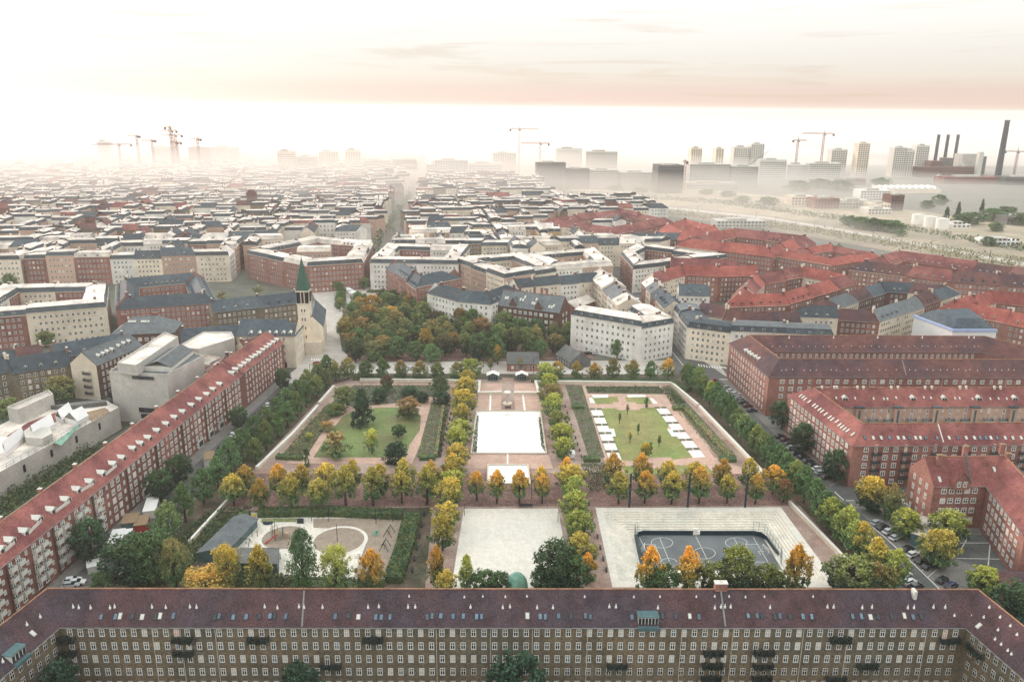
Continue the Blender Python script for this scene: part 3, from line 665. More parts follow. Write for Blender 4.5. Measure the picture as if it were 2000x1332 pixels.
for q, rt, ev in ((lq[0], left, 14.5), (lq2[0], left2, 14.9)):
    r0, r1 = frame_of(q); n_ = int((r1-r0).length/15)
    for k in range(n_):
        cb = MB(); chimney_box(cb, lerp(r0, r1, (k+.6)/n_)-Vector((.8, 0)), ev+4.1, 1.8, (.8, .9), ang, 1); part('chimney', cb, ['brick_pink', 'offwhite'], rt)
# --- block A: dark tiled ring beside the right street
ra = [at(1523, 701, 22.5), at(1463, 655, 22.5), at(1923, 657, 22.5), at(2110, 703, 22.5)]
ra = [ra[3], ra[2], ra[1], ra[0]]   # clockwise seen from above so the right side faces outward
def outward(pts):
    A = sum(pts[i].x*pts[(i+1) % len(pts)].y-pts[(i+1) % len(pts)].x*pts[i].y for i in range(len(pts)))
    return pts if A > 0 else pts[::-1]
ra = outward(ra)
blockA, aq, _ = long_building('apartment_block', 'dark-roofed red-brick courtyard block at the far right corner of the park', ra, 12.5, 17, 5.5, 'brick_pink', 'roof_brown', closed=True, roofs=None)
for i, q in enumerate(aq):
    n = perp((q[1]-q[0]).normalized())
    if n.y < -.5 or n.x < -.5:
        key = 'wide' if n.y < -.5 else 'cross'
        add_windows_single(blockA, q[0], q[1], 5, 3.1, 3.7 if key == 'wide' else 3.0, lambda k, f, key=key: ('cross' if k % 5 == 3 else key), 1.7, 2.2, budget=[140])
    if n.y > .5: # far wing: courtyard face towards the camera
        add_windows_single(blockA, q[2], q[3], 5, 3.1, 2.6, lambda k, f: 'cross' if f >= 3 else None, 1.7, 2.2, budget=[110])
    if n.y < -.5:
        pa = slope_of(q, 17, 5.5)
        for x in range(1525, 1990, 12):
            if rw.random() < .7: roof_item('roof_vent', VENT, blockA, x+rw.uniform(-3, 3), 723+rw.uniform(-1, 1), pa, -.1, True, scale=(.8, .8, .5))
        s_ = hit(1762, 703, *pa[:2]); e_ = hit(1770, 733, *pa[:2]); b = MB(); b.tube(s_, e_, .22, 6); part('fire_wall', b, ['flashing'], blockA)
        for x in (1551, 1625, 1700, 1749, 1841, 1966):
            s_ = hit(x, 738, V3(q[0], 0), Vector((n.x, n.y, 0))); b = MB(); b.tube((s_.x, s_.y-.1, 0), (s_.x, s_.y-.1, 16.8), .08, 5); part('downpipe', b, ['offwhite'], blockA)
    if n.y > .5:
        pa = slope_of(q, 17, 5.5, 1)
        for x in range(1480, 1920, 14):
            roof_item('roof_vent', VENT, blockA, x+rw.uniform(-4, 4), 677+rw.uniform(-1, 1), pa, -.1, True, scale=(.8, .8, .5))
        for x in (1541, 1628, 1714, 1801, 1892, 1902): roof_item('roof_vent', VENT, blockA, x, 661, pa, 0, True, scale=(1.3, 1.3, 1.6))
    if n.x < -.5:
        pa = slope_of(q, 17, 5.5)
        for x, y in ((1453, 688), (1459, 692), (1464, 696), (1471, 700), (1477, 704)):
            white_dormer(blockA, hit(x, y, *pa[:2])-Vector((0, 0, .4)), pa, 1.7)
# --- block B: red-tiled U with roof windows
rb = [at(2120, 825, 20), at(1687, 828, 20), at(1589, 758, 20), at(2120, 757, 20)]
blockB, bq, _ = long_building('apartment_block', 'bright red-tiled courtyard block with rows of roof windows, right of the park', rb[::-1], 12.5, 15, 5, 'brick_pink', 'roof_red')
for i, q in enumerate(bq):
    n = perp((q[1]-q[0]).normalized()); print('B', i, n)
    if n.y < -.5:
        add_windows_single(blockB, q[0], q[1], 5, 2.85, 3.3, lambda k, f: 'door' if (k % 6 in (1, 4) and f > 0) else 'wide4', 1.3, 1.5, budget=[120])
        pa = slope_of(q, 15, 5)
        for x in (1689, 1705.5, 1721, 1737, 1754, 1765, 1776, 1788, 1797.5, 1808, 1830, 1853.5, 1870, 1887, 1903, 1914, 1925, 1935, 1947, 1963, 1978, 1994): roof_item('skylight', SKYL[rw.choice((1, 1, 0))], blockB, x, 855, pa, .02)
        s_ = hit(1832, 828, *pa[:2]); e_ = hit(1843, 864, *pa[:2]); b = MB(); b.tube(s_, e_, .22, 6); part('fire_wall', b, ['offwhite'], blockB)
        sl, ang = facade_slots(q[0], q[1], 3.3, 1.5)
        for k, s_ in enumerate(sl):
            if k % 6 in (1, 4) and s_.x < 190:
                for f in range(1, 5): inst('balcony', BAL_DARK, blockB, (s_.x, s_.y-.02, 1.3+f*2.85-.8), ang, scale=(.7, 1, 1))
    elif n.x < -.5:
        add_windows_single(blockB, q[0], q[1], 5, 2.85, 2.9, 'wide4', 1.3, 1.8, budget=[110])
        pa = slope_of(q, 15, 5)
        for x, y in ((1564, 773), (1569, 776), (1573, 779.5), (1581, 784.5), (1590, 791.5), (1595, 795), (1601, 800), (1606, 803.5), (1613, 809), (1621, 815), (1626, 819), (1635, 823), (1640, 830), (1645, 834), (1650, 838), (1656, 841), (1666, 848)): roof_item('skylight', SKYL[1], blockB, x, y, pa, .02, scale=(.9, 1.25, 1))
    else:
        # garden face of the far wing: pale render, stair towers and teal balconies, seen over the near wing
        c_, d_ = q[2], q[3]; e = (d_-c_).normalized(); n2 = perp(e); Lq = (d_-c_).length
        f_ = MB(); f_.obox((c_.x+n2.x*.01, c_.y+n2.y*.01, 0), (e.x*Lq, e.y*Lq, 0), (n2.x*.12, n2.y*.12, 0), (0, 0, 14.6)); part('rendered_face', f_, ['render_pink'], blockB)
        sl, ang = facade_slots(c_, d_, 2.9, 6); kk = 0
        for k, s_ in enumerate(sl):
            if s_.x > 215: continue
            s2 = s_+n2*.12
            if k % 5 == 0:
                t = MB(); t.obox((s_.x-e.x*1.3+n2.x*.13, s_.y-e.y*1.3+n2.y*.13, 0), (e.x*2.6, e.y*2.6, 0), (n2.x*1.4, n2.y*1.4, 0), (0, 0, 14.9), 0); t.obox((s_.x-e.x*.4+n2.x*1.53, s_.y-e.y*.4+n2.y*1.53, 1), (e.x*.8, e.y*.8, 0), (n2.x*.06, n2.y*.06, 0), (0, 0, 13), 1); t.obox((s_.x-e.x*1.6+n2.x*.1, s_.y-e.y*1.6+n2.y*.1, 14.92), (e.x*3.2, e.y*3.2, 0), (n2.x*1.8, n2.y*1.8, 0), (0, 0, .35), 2); part('stair_tower', t, ['render_pink', 'teal_metal', 'slate'], blockB)
            else:
                for f in range(2, 5):
                    inst('window', pick('door' if k % 5 in (2, 4) and f < 5 else 'small'), blockB, (s2.x, s2.y, 1.2+f*2.85-(.3 if k % 5 in (2, 4) else 0)), ang)
                    if k % 5 in (2, 4) and f < 4: inst('balcony', BAL_TEAL, blockB, (s2.x, s2.y, 1.2+f*2.85-.4), ang)
        pa = slope_of(q, 15, 5, 1)
        for x in (1651, 1784, 1845, 1913, 1983): white_dormer(blockB, hit(x, 782, *pa[:2])-Vector((0, 0, .4)), pa, 2.2)
        for x in (1633, 1670, 1706, 1726, 1733, 1750, 1804, 1818, 1865, 1874, 1899, 1934, 1950, 1966): roof_item('skylight', SKYL[1], blockB, x, 778+rw.uniform(-2, 2), pa, .02, scale=(.7, .8, 1))
        r0, r1 = frame_of(q)
        for x in (1604, 1628, 1633, 1673, 1685, 1739, 1752, 1805, 1818, 1873, 1885, 1940, 1952):
            p = at(x, 757, 20); cb = MB(); cb.box((p.x, p.y-.6, 19.9), (.7, .7, 1.9)); part('chimney', cb, ['offwhite'], blockB)
# --- red school-like block at the right edge
rc = [at(1806, 894, 20), at(1962, 892, 20), at(2068, 1010, 20)]
blockC, cq, _ = long_building('apartment_block', 'red-brick gabled block with vine-hung fire wall at the right edge of the photo', rc, 13.5, 14, 6.2, 'brick_pink', 'roof_red')
q = cq[0]; key = lambda k, f: 'wide4'
add_windows_single(blockC, q[0], q[1], 4, 3.2, 2.35, lambda k, f: None if k in (7, 8, 11) else 'wide4', 1.9, 2.0)
add_windows_single(blockC, q[3], q[0], 4, 3.2, 3.4, 'cross', 1.9, 1.4)
q2 = cq[1]; add_windows_single(blockC, q2[0], q2[1], 4, 3.2, 2.9, 'wide4', 1.9, 2.0, budget=[60])
pa = slope_of(q, 14, 6.2)
for x, y in ((1835, 936), (1942, 917)): roof_item('skylight', SKYL[1], blockC, x, y, pa, .02, scale=(1, 1.3, 1))
for x, y in ((1834, 893), (1885, 876), (1957, 872), (1968, 890)): p = at(x, y+6, 20); cb = MB(); chimney_box(cb, p, 18.6, 3.2, (1.5, 1.0), 0, 1); part('chimney', cb, ['brick_pink', 'timber'], blockC)
# cross gable on the street side
g0 = hit(1873, 945, *pa[:2]); e = pa[3]; o = Vector((-e.y, e.x, 0))
if o.dot(pa[1]) > 0: o = -o
g = MB(); wv = 4.6; B = Vector((g0.x, g0.y, 13.2))-e*wv/2-o*1.4; g.poly([B, B+e*wv, B+e*wv+Vector((0, 0, 2.6)), B+e*wv/2+Vector((0, 0, 5.6)), B+Vector((0, 0, 2.6))], 0)
for s_, k in ((0, 1), (1, -1)):
    E0 = B+e*wv*s_+Vector((0, 0, 2.6))-e*.25*k; g.poly([E0-o*.3-Vector((0, 0, .2)), B+e*wv/2-o*.3+Vector((0, 0, 5.75)), B+e*wv/2+o*6.2+Vector((0, 0, 5.75)), E0+o*4.0-Vector((0, 0, .2))], 1); g.poly([B+e*wv*s_, B+e*wv*s_+o*4, B+e*wv*s_+o*4+Vector((0, 0, 2.6)), B+e*wv*s_+Vector((0, 0, 2.6))], 0)
part('cross_gable', g, ['brick_pink', 'roof_red'], blockC)
for k in (-.9, .9): inst('window', pick('cross'), blockC, B+e*(wv/2+k)+Vector((0, 0, .9)), pa[2])
vb = MB(); a = hit(1887, 885, *pa[:2]); b_ = hit(1896, 945, *pa[:2]); vb.tube(a, b_, .35, 6, .3); part('fire_wall', vb, ['concrete_dark'], blockC)
# ---------------------------------------------------------------- ground, streets, park
COURT_O = ats([(1163, 992), (1525, 991), (1640, 1147), (1196, 1147)], .05)
COURT_I = ats([(1238, 1043), (1487, 1043), (1528, 1113), (1252, 1113)], -2.2)
g = MB(); R = 24000; g.sheet([(-R, -300), (R, -300), (R, 30000), (-R, 30000)], 0, [COURT_O]); struct('ground', g, ['city_ground'])
b = MB(); b.sheet([Vector(p) for p in ((-9000, 1750), (9000, 1950), (9000, 2450), (-9000, 2300))], .3); struct('fog_reflector', b, ['reflector_pale'])  # pale sheet added under the fog to brighten it from below
b = MB(); b.sheet([Vector(p) for p in ((-15000, 2280), (15000, 2430), (20000, 29000), (-20000, 29000))], .5); struct('mirror_water', b, ['mirror_water'])  # glossy water added to mirror the low sky and brighten the fog
def sheet(name, px, z_, m, holes=()):
    b = MB(); b.sheet(ats(px, z_), z_, holes); return struct(name, b, [m])
a, b_ = lq[0][0], lq2[0][1]; dl = (b_-a).normalized(); nl = perp(dl)
def strip(name, a, b_, n, o0, o1, z_, m, rise=None):
    P = [a+n*o0, b_+n*o0, b_+n*o1, a+n*o1]; b = MB()
    if rise: b.prism(P if (P[1]-P[0]).cross(P[2]-P[1]) > 0 else P[::-1], 0, z_)
    else: b.sheet(P, z_)
    return struct(name, b, [m])
strip('pavement', a-dl*30, b_-dl*3, nl, .05, 4.2, .14, 'pavement', True)
strip('road', a-dl*30, b_+dl*14, nl, 4.2, 15.5, .03, 'asphalt')
strip('kerb', a-dl*30, b_-dl*2, nl, 15.5, 15.8, .14, 'kerb', True)
strip('verge', a-dl*30, b_-dl*8, nl, 15.8, 30, .045, 'verge')
sheet('courtyard', [(-300, 1180), (430, 720), (250, 700), (-300, 1000)], .03, 'yard')
sheet('foreground_yard', [(-300, 1500), (-100, 1200), (120, 1195), (1900, 1195), (2100, 1200), (2300, 1500), (2000, 1900), (0, 1900)], .03, 'yard')
sheet('pavement', [(1345, 690), (1430, 735), (1500, 800), (1560, 860), (1650, 945), (1800, 1000), (2150, 1040), (2200, 1200), (1700, 1200), (1330, 745)], .05, 'pavement')
sheet('road', [(1330, 700), (1400, 736), (1515, 850), (1650, 974), (1780, 1094), (1880, 1190), (1760, 1190), (1600, 1010), (1480, 890), (1310, 742)], .08, 'asphalt')
sheet('side_road', [(1620, 950), (1650, 974), (1780, 1000), (1790, 975), (1660, 935)], .085, 'asphalt')
sheet('school_yard', [(1868, 1046), (2080, 1038), (2150, 1110), (1925, 1112), (1850, 1085)], .09, 'concrete_dark')
sheet('verge', [(1312, 733), (1330, 728), (1490, 880), (1610, 1000), (1780, 1180), (1700, 1180), (1480, 925), (1360, 792), (1312, 748)], .10, 'verge')
sheet('cross_street', [(545, 745), (595, 708), (1400, 703), (1425, 742), (1330, 740), (1310, 731), (650, 729), (600, 752)], .06, 'asphalt_pale')
sheet('verge', [(648, 730), (1325, 731), (1325, 748), (640, 745)], .09, 'verge')
sheet('avenue', [(575, 724), (715, 712), (668, 685), (662, 650), (672, 612), (662, 575), (632, 545), (598, 548), (612, 578), (632, 612), (622, 660)], .09, 'asphalt_pale')
sheet('town_square', [(622, 548), (700, 536), (800, 545), (860, 588), (790, 604), (725, 596), (692, 606), (662, 576)], .10, 'asphalt_pale')
sheet('diagonal_street', [(1425, 740), (1325, 738), (1288, 650), (1240, 590), (1190, 525), (1165, 480), (1215, 478), (1222, 515), (1262, 585), (1308, 630), (1352, 690)], .09, 'asphalt')
sheet('grove_floor', [(668, 604), (862, 588), (985, 642), (1150, 652), (1160, 702), (680, 706)], .10, 'gravel_leaf')
# park
sheet('park_ground', [(690, 738), (1312, 745), (1365, 790), (1492, 922), (1560, 985), (1710, 1150), (1760, 1200), (240, 1200), (390, 1035), (501, 910), (650, 752)], .12, 'gravel', [COURT_O])
sheet('leaf_strewn_ground', [(490, 925), (1495, 922), (1562, 987), (430, 990)], .14, 'gravel_leaf')
sheet('park_edge', [(400, 1000), (845, 990), (830, 1150), (250, 1160)], .145, 'verge')
sheet('entrance_paving', [(938, 748), (1045, 748), (1062, 800), (930, 800)], .15, 'brick_paving')
sheet('entrance_path', [(981, 738), (1004, 738), (1006, 800), (979, 800)], .17, 'gravel')
sheet('promenade', [(918, 888), (1072, 888), (1080, 915), (910, 915)], .15, 'brick_paving')
sheet('lower_plaza', [(906, 993), (1089.5, 993), (1124, 1180), (876, 1180)], .17, 'plaza')
Qp = ats([(906, 993), (1089.5, 993), (1124, 1180), (876, 1180)]); jb = MB()
for k in range(1, 16):
    for a_, b2 in ((lerp(Qp[0], Qp[3], k/16), lerp(Qp[1], Qp[2], k/16)), (lerp(Qp[0], Qp[1], k/16), lerp(Qp[3], Qp[2], k/16))):
        for q in path_quads([a_, b2], .06): jb.poly([(p.x, p.y, .186) for p in q])
struct('paving_joints', jb, ['plaza_step'])
for px in ([(957, 766), (960, 766), (959, 801), (955, 801)], [(1019, 766), (1022, 766), (1027, 801), (1023, 801)], [(990, 886), (993, 886), (993, 909), (990, 909)]): sheet('paving_band', px, .19, 'slab')
# basins
def border(name, label, px, z_, w=.6, h=.35, m='stone_wall', cat='kerb'):
    P = ats(px, z_); Q = path_quads(P+[P[0]], w, False); Q = path_quads(P, w, True); root = thing(name, label, cat, (P[0].x, P[0].y, 0))
    for q in Q: b = MB(); b.prism(list(q) if (q[1]-q[0]).cross(q[2]-q[1]) > 0 else list(q)[::-1], 0, z_+h); part('kerb_stone', b, [m], root)
    return root
BAS = [(931, 803), (1055, 803), (1066.5, 885.5), (920.5, 885.5)]
sheet('basin_water', BAS, .20, 'pool'); border('basin_kerb', 'pale stone kerb around the large white reflecting basin', BAS, .2)
POOL2 = [(953, 908), (1031, 908), (1035, 945), (952, 945)]
sheet('pool_water', POOL2, .20, 'pool'); border('basin_kerb', 'pale kerb around the small white pool behind the orange trees', POOL2, .2, .5)
# right garden
sheet('garden_path', [(1137, 752), (1293, 752), (1395, 893), (1480, 925), (1210, 925), (1182, 905)], .15, 'brick_paving')
sheet('garden_soil', [(1143, 754), (1286, 754), (1300, 770), (1148, 768)], .17, 'bed_soil')
LAWN = [(1171, 798), (1205, 797), (1207, 801), (1250, 801), (1250, 797), (1283, 795), (1308, 826), (1303, 838), (1322, 853), (1352, 893), (1312, 898), (1260, 893), (1258, 900), (1208, 898), (1186, 850), (1202, 852), (1199, 838), (1184, 837)]
sheet('lawn', LAWN, .19, 'lawn')
sheet('lawn', [(1157, 777), (1205, 774), (1211, 788), (1164, 789)], .19, 'lawn'); sheet('lawn', [(1221, 775), (1266, 775), (1274, 789), (1226, 789)], .19, 'lawn'); sheet('lawn', [(1215, 910), (1300, 908), (1380, 908), (1395, 925), (1222, 928)], .19, 'lawn')
sheet('lawn_terrace', [(1197, 785), (1240, 785), (1245, 791), (1251, 800), (1206, 800), (1197, 790)], .21, 'brick_paving')
sheet('lawn_terrace', [(1256, 893), (1310, 893), (1322, 915), (1262, 915)], .21, 'brick_paving')
# slabs alternating with small beds beside the lawn
for s0, s1, side in (((1163, 797), (1202, 898), 0), ((1289, 794), (1366, 893), 1)):
    A_, B_ = at(*s0, .2), at(*s1, .2); d = (B_-A_); Lt = d.length; d = d/Lt; n = perp(d)*(1 if side == 0 else -1)*-1
    nn_ = 6; k = 0
    for i in range(nn_):
        t0 = Lt*i/nn_; sb = MB(); P = [A_+d*(t0+Lt/nn_*.28), A_+d*(t0+Lt/nn_*1.0)]; ww = 4.4
        sb.prism(list(path_quads(P, ww)[0])[::-1] if False else sorted_ccw(path_quads(P, ww)[0]) if False else list(path_quads(P, ww)[0]), .0, .26); struct('stone_slab', sb, ['slab'])
        for s_ in (-1, 1):
            c = A_+d*(t0+Lt/nn_*.14)+n*s_*1.4; bb = MB(); bb.box((c.x, c.y, .17), (2.1, Lt/nn_*.24, .22), math.atan2(d.y, d.x)-math.pi/2); struct('planting_square', bb, ['bed_soil'])
for px in ([(1184, 837), (1199, 837), (1203, 852), (1189, 852)], [(1303, 838), (1322, 838), (1332, 852), (1312, 852)]): sheet('slab_bay', px, .25, 'slab')
for px in ([(1155, 771), (1188, 771), (1188, 776), (1160, 777)], [(1225, 771), (1260, 771), (1262, 775), (1226, 776)], [(1150, 777), (1157, 777), (1163, 787), (1153, 787)], [(1268, 777), (1275, 778), (1285, 788), (1276, 788)]): sheet('slab_bay', px, .2, 'slab')
# left garden
sheet('garden_path', [(690, 750), (870, 750), (805, 905), (600, 905), (560, 905), (640, 800)], .15, 'brick_paving')
sheet('lawn', [(690, 802), (735, 796), (800, 795), (822, 812), (820, 840), (800, 868), (793, 893), (612, 893), (640, 850), (668, 815)], .19, 'lawn_far')
sheet('garden_bed', [(640, 790), (672, 790), (648, 815), (600, 888), (552, 888), (600, 830)], .17, 'bed_soil')
sheet('garden_bed', [(690, 752), (862, 752), (850, 772), (800, 785), (690, 795), (660, 785)], .17, 'bed_soil')
sheet('garden_bed', [(843, 785), (872, 785), (862, 893), (814, 893)], .17, 'bed_soil')
sheet('garden_bed', [(1104, 752), (1136, 752), (1181, 893), (1150, 893)], .17, 'bed_soil')
sheet('garden_bed', [(1302, 752), (1318, 760), (1440, 893), (1404, 893), (1320, 790)], .17, 'bed_soil')
# playground
sheet('playground', [(487, 1000), (786, 1005), (757, 1130), (545, 1128), (545, 1070), (440, 1068)], .17, 'plaza_step')
sheet('sand_field', [(612, 1013), (785, 1011), (757, 1128), (690, 1128), (715, 1060), (700, 1035), (612, 1030)], .19, 'sand')
def disc(name, cx, cy, rx, z_, m, inner=None):
    c = at(cx, cy, z_); r = abs(at(cx+rx, cy, z_).x-c.x); b = MB(); n = 40
    P = [Vector((c.x+r*math.cos(2*math.pi*k/n), c.y+r*math.sin(2*math.pi*k/n))) for k in range(n)]
    b.sheet(P, z_); return struct(name, b, [m]), c, r
_, c1, r1_ = disc('play_circle_rim', 557, 1049, 52, .21, 'plaza'); disc('play_circle', 557, 1049, 44, .23, 'sand')
_, c2, r2_ = disc('play_circle_rim', 662, 1055, 56, .22, 'plaza'); disc('play_circle', 662, 1055, 49, .24, 'sand')
# park walls
def wall_thing(label, px, h=1.5, w=.75, cat='wall', m='stone_wall', cap='slab'):
    P = ats(px, h); root = thing('park_wall', label, cat, (P[0].x, P[0].y, 0))
    for q in path_quads(P, w): b = MB(); q = list(q)[::-1] if (q[1]-q[0]).cross(q[2]-q[1]) < 0 else list(q); b.prism(q, 0, h-.12); part('wall_body', b, [m], root); c = MB(); c.prism(q, h-.115, h); part('coping', c, [cap], root)
    return root
wall_thing('pale-topped park wall on the left side of the garden', [(501, 911), (570, 846), (621, 790)], w=1.0); wall_thing('short pale park wall above it, ending at the left garden corner', [(623, 785), (652, 752)], w=1.0)
wall_thing('pale-topped park wall left of the playground', [(369, 1055), (446, 972)], w=.7)
wall_thing('pale park wall along the top of the left garden, turning in at the entrance', [(703, 739), (880, 741), (937, 743), (935, 765), (980, 764)], w=1.1)
wall_thing('pale park wall along the top of the right garden, from entrance round its cut corner', [(1004, 765), (1052, 765), (1046, 743), (1180, 744), (1312, 746), (1364, 789)], w=1.1)
wall_thing('pale-topped park wall descending the right side of the garden', [(1366, 791), (1430, 857), (1492, 922)], w=1.1)
wall_thing('narrow pale park wall right of the sunken sports court', [(1542, 977), (1677, 1114)], w=.8)
# sunken court
rings = 9; zs = [.05]+[-.28*k for k in range(1, rings)]
def ringq(t): return [lerp(COURT_O[k], COURT_I[k], t) for k in range(4)]
def fan(P, Q, z_, b, zq=None):
    for k in range(4):
        k2 = (k+1) % 4; zz = z_ if zq is None else zq; b.poly([(P[k].x, P[k].y, z_), (P[k2].x, P[k2].y, z_), (Q[k2].x, Q[k2].y, zz), (Q[k].x, Q[k].y, zz)])
ts = [.0]+[.22+.78*k/rings for k in range(rings)]+[1.0]; zc = .17
root = thing('stepped_plaza', 'pale concrete stepped terrace sunk around the ball court', 'plaza', (COURT_O[0].x, COURT_O[0].y, 0))
cur = ringq(-.004); 
for k in range(rings+1):
    t1 = ts[k+1]; P = ringq(ts[k]); Q = ringq(t1); b = MB(); fan(P, Q, zc, b); z2 = zc-.25 if k < rings else zc
    fan(Q, Q, zc, b, -2.3 if k == rings else zc-.26); part('step', b, ['plaza_step' if k else 'plaza'], root); zc -= .26
FZ = -2.35
fl = MB(); fl.sheet([lerp(p, sum(COURT_I, Vector((0, 0)))/4, -.05) for p in COURT_I], FZ); part('court_floor', fl, ['court'], root)
# court lines, laid on the floor
def onf(px, py): p = at(px, py, FZ+.02); return p
def pline(px, name='court_line', closed=False, w=.16):
    P = [onf(*p) for p in px]; b = MB()
    for q in path_quads(P, w, closed): b.poly([(p.x, p.y, FZ+.02) for p in q])
    part(name, b, ['line_paint'], root)
def earc(cx, cy, rx, ry, a0=0, a1=360, n=36): return [(cx+rx*math.cos(math.radians(a0+(a1-a0)*k/n)), cy+ry*math.sin(math.radians(a0+(a1-a0)*k/n))) for k in range(n+(0 if a1-a0 == 360 else 1))]
pline(earc(1293, 1059.5, 21, 10), closed=True); pline(earc(1438, 1059.5, 21, 10), closed=True); pline(earc(1375.5, 1080, 21.5, 11), closed=True)
pline([(1359, 1047), (1391, 1112)]); pline([(1288, 1049), (1314, 1112)]); pline([(1433, 1049), (1462, 1104), (1466, 1112)])
pline([(1249, 1049), (1262, 1076), (1272, 1112)]); pline([(1471, 1049), (1507, 1109)]); pline([(1254, 1062.5), (1279, 1063), (1293, 1096)]); pline([(1482, 1062.5), (1455, 1062.5), (1474, 1097), (1500, 1097)]); pline(earc(1306, 1098, 16, 8, 180, 350)); pline([(1486, 1083), (1481, 1076), (1493, 1076)])
# dark boards round the court with a gap half way along the far side
def board(label, px, h=1.3, m='board_blue', name='court_board', w=.15, z_=FZ, part_of=None):
    P = ats(px, z_); b = MB()
    for q in path_quads(P, w): b.prism(list(q)[::-1] if (q[1]-q[0]).cross(q[2]-q[1]) < 0 else list(q), z_, z_+h)
    return solo(name, b, [m], label, 'fence')
board('dark blue board along the left half of the court, rounding its left corner', [(1256, 1100), (1248, 1075), (1243, 1053), (1247, 1046.5), (1256, 1044.5), (1358, 1045)], 1.5)
board('dark blue board along the right half of the court, bending round its right corner', [(1367, 1045), (1472, 1045), (1486, 1048), (1497, 1056), (1520, 1088)], 1.5)
def mesh_fence(label, px, h=4.0, z_=-1.8, n=2.0, zt=None):
    P = ats(px, z_); root_ = thing('mesh_fence', label, 'fence', (P[0].x, P[0].y, z_))
    for i in range(len(P)-1):
        d = P[i+1]-P[i]; k = max(2, int(d.length/n))
        for j in range(k):
            c = P[i]+d*(j/k); b = MB(); b.tube((c.x, c.y, z_), (c.x, c.y, z_+h), .05, 5); part('post', b, ['teal_metal'], root_)
        b = MB()
        for zz in [h*t for t in (.02, .34, .66, .99)]: b.tube((P[i].x, P[i].y, z_+zz), (P[i+1].x, P[i+1].y, z_+zz), .025, 4)
        m_ = int(d.length/.35)
        for j in range(m_): c = P[i]+d*(j/m_); b.tube((c.x, c.y, z_), (c.x, c.y, z_+h), .012, 3, cap=False)
        part('wire_mesh', b, ['teal_metal'], root_, stuff=True)
mesh_fence('tall grey mesh fence behind the left goal of the sunken court', [(1251, 1106), (1244, 1075), (1239, 1046), (1250, 1042)]); mesh_fence('tall grey mesh fence behind the right goal of the sunken court', [(1470, 1042), (1492, 1045), (1524, 1090), (1526, 1108)])
def goal(label, px, py, rz):
    p = at3(px, py, FZ); r_ = thing('goal', label, 'goal', p, rz)
    for s_ in (-1.5, 1.5):
        b = MB(); b.tube((s_, 0, 0), (s_, 0, 2), .07, 5); part('post', b, ['white_paint'], r_, rel=False); b = MB(); b.tube((s_, 0, 2), (s_, 1.1, 0), .05, 5); part('stay', b, ['white_paint'], r_, rel=False)
    b = MB(); b.tube((-1.5, 0, 2), (1.5, 0, 2), .07, 5); part('crossbar', b, ['white_paint'], r_, rel=False)
    b = MB(); [b.tube((x*.3, 0, 2), (x*.3, 1.1, .02), .012, 3) for x in range(-4, 5)]; [b.tube((-1.5, 1.1*t, 2-2*t), (1.5, 1.1*t, 2-2*t), .012, 3) for t in (.2, .4, .6, .8, 1)]; part('net', b, ['white_paint'], r_, stuff=True, rel=False)
goal('white goal at the right end of the court', 1494, 1079, -1.3); goal('white goal at the left end of the court', 1258, 1077, 1.35)
gt = MB(); p = at3(1363, 1045, FZ); gt.box((p.x-.9, p.y+.3, FZ+1.1), (1.2, .8, 2.0)); solo('court_gate', gt, ['white_paint'], 'small white gate box in the gap of the dark court boards', 'gate')
# ---------------------------------------------------------------- hedges, beds, shrubs (leaf masses)
def scatter_leaves(b, poly, n, h, leaf, seed, z0=.2, hs=1.0):
    rr = random.Random(seed); xs = [p.x for p in poly]; ys = [p.y for p in poly]; PP = [(p.x, p.y) for p in poly]; c = 0; it = 0
    while c < n and it < n*8:
        it += 1; x = rr.uniform(min(xs), max(xs)); y = rr.uniform(min(ys), max(ys))
        if not poly_in((x, y), PP): continue
        k = max(.05, noise.noise(Vector((x*.35, y*.35, seed)))*.9+.55)
        ctr = Vector((x, y, z0+rr.random()**hs*h*k)); a = Vector((rr.gauss(0, 1), rr.gauss(0, 1), rr.gauss(0, 1)+.6)).normalized(); u = a.orthogonal().normalized()*leaf*rr.uniform(.6, 1.3); w_ = a.cross(u)
        b.poly([ctr-u, ctr-w_*.7, ctr+u, ctr+w_*.7]); c += 1
def hedge(label, px, w, h, seed=1, m='hedge_leaf', dens=9, stuffy=False):
    P = ats(px, h); b = MB()
    for q in path_quads(P, w): b.prism(list(q)[::-1] if (q[1]-q[0]).cross(q[2]-q[1]) < 0 else list(q), 0, h*.93)
    rr = random.Random(seed)
    for q in path_quads(P, w):
        Ls = (q[1]-q[0]).length
        for _ in range(int(Ls*dens)):
            s_ = rr.random(); t = rr.random(); e = rr.random()
            p = lerp(lerp(q[0], q[1], s_), lerp(q[3], q[2], s_), t); z_ = h*rr.uniform(.9, 1.06)
            if e < .45: t = rr.choice((-.03, 1.03)); p = lerp(lerp(q[0], q[1], s_), lerp(q[3], q[2], s_), t); z_ = h*rr.random()
            a = Vector((rr.gauss(0, 1), rr.gauss(0, 1), rr.gauss(0, 1))).normalized(); u = a.orthogonal().normalized()*.28; w_ = a.cross(u); c = Vector((p.x, p.y, z_)); b.poly([c-u, c-w_, c+u, c+w_])
    return solo('hedge', b, [m], label, 'hedge')
hedge('long dark clipped hedge between street trees and right garden wall', [(1037, 738), (1180, 738), (1312, 741), (1345, 758)], 2.6, 2.0, 1)
hedge('long dark clipped hedge between street trees and left garden wall', [(690, 734), (932, 737)], 2.4, 1.8, 2)
hedge('deep green clipped hedge along the right side of the playground', [(806, 1000), (790, 1060), (768, 1125)], 4.5, 2.2, 3, dens=60)
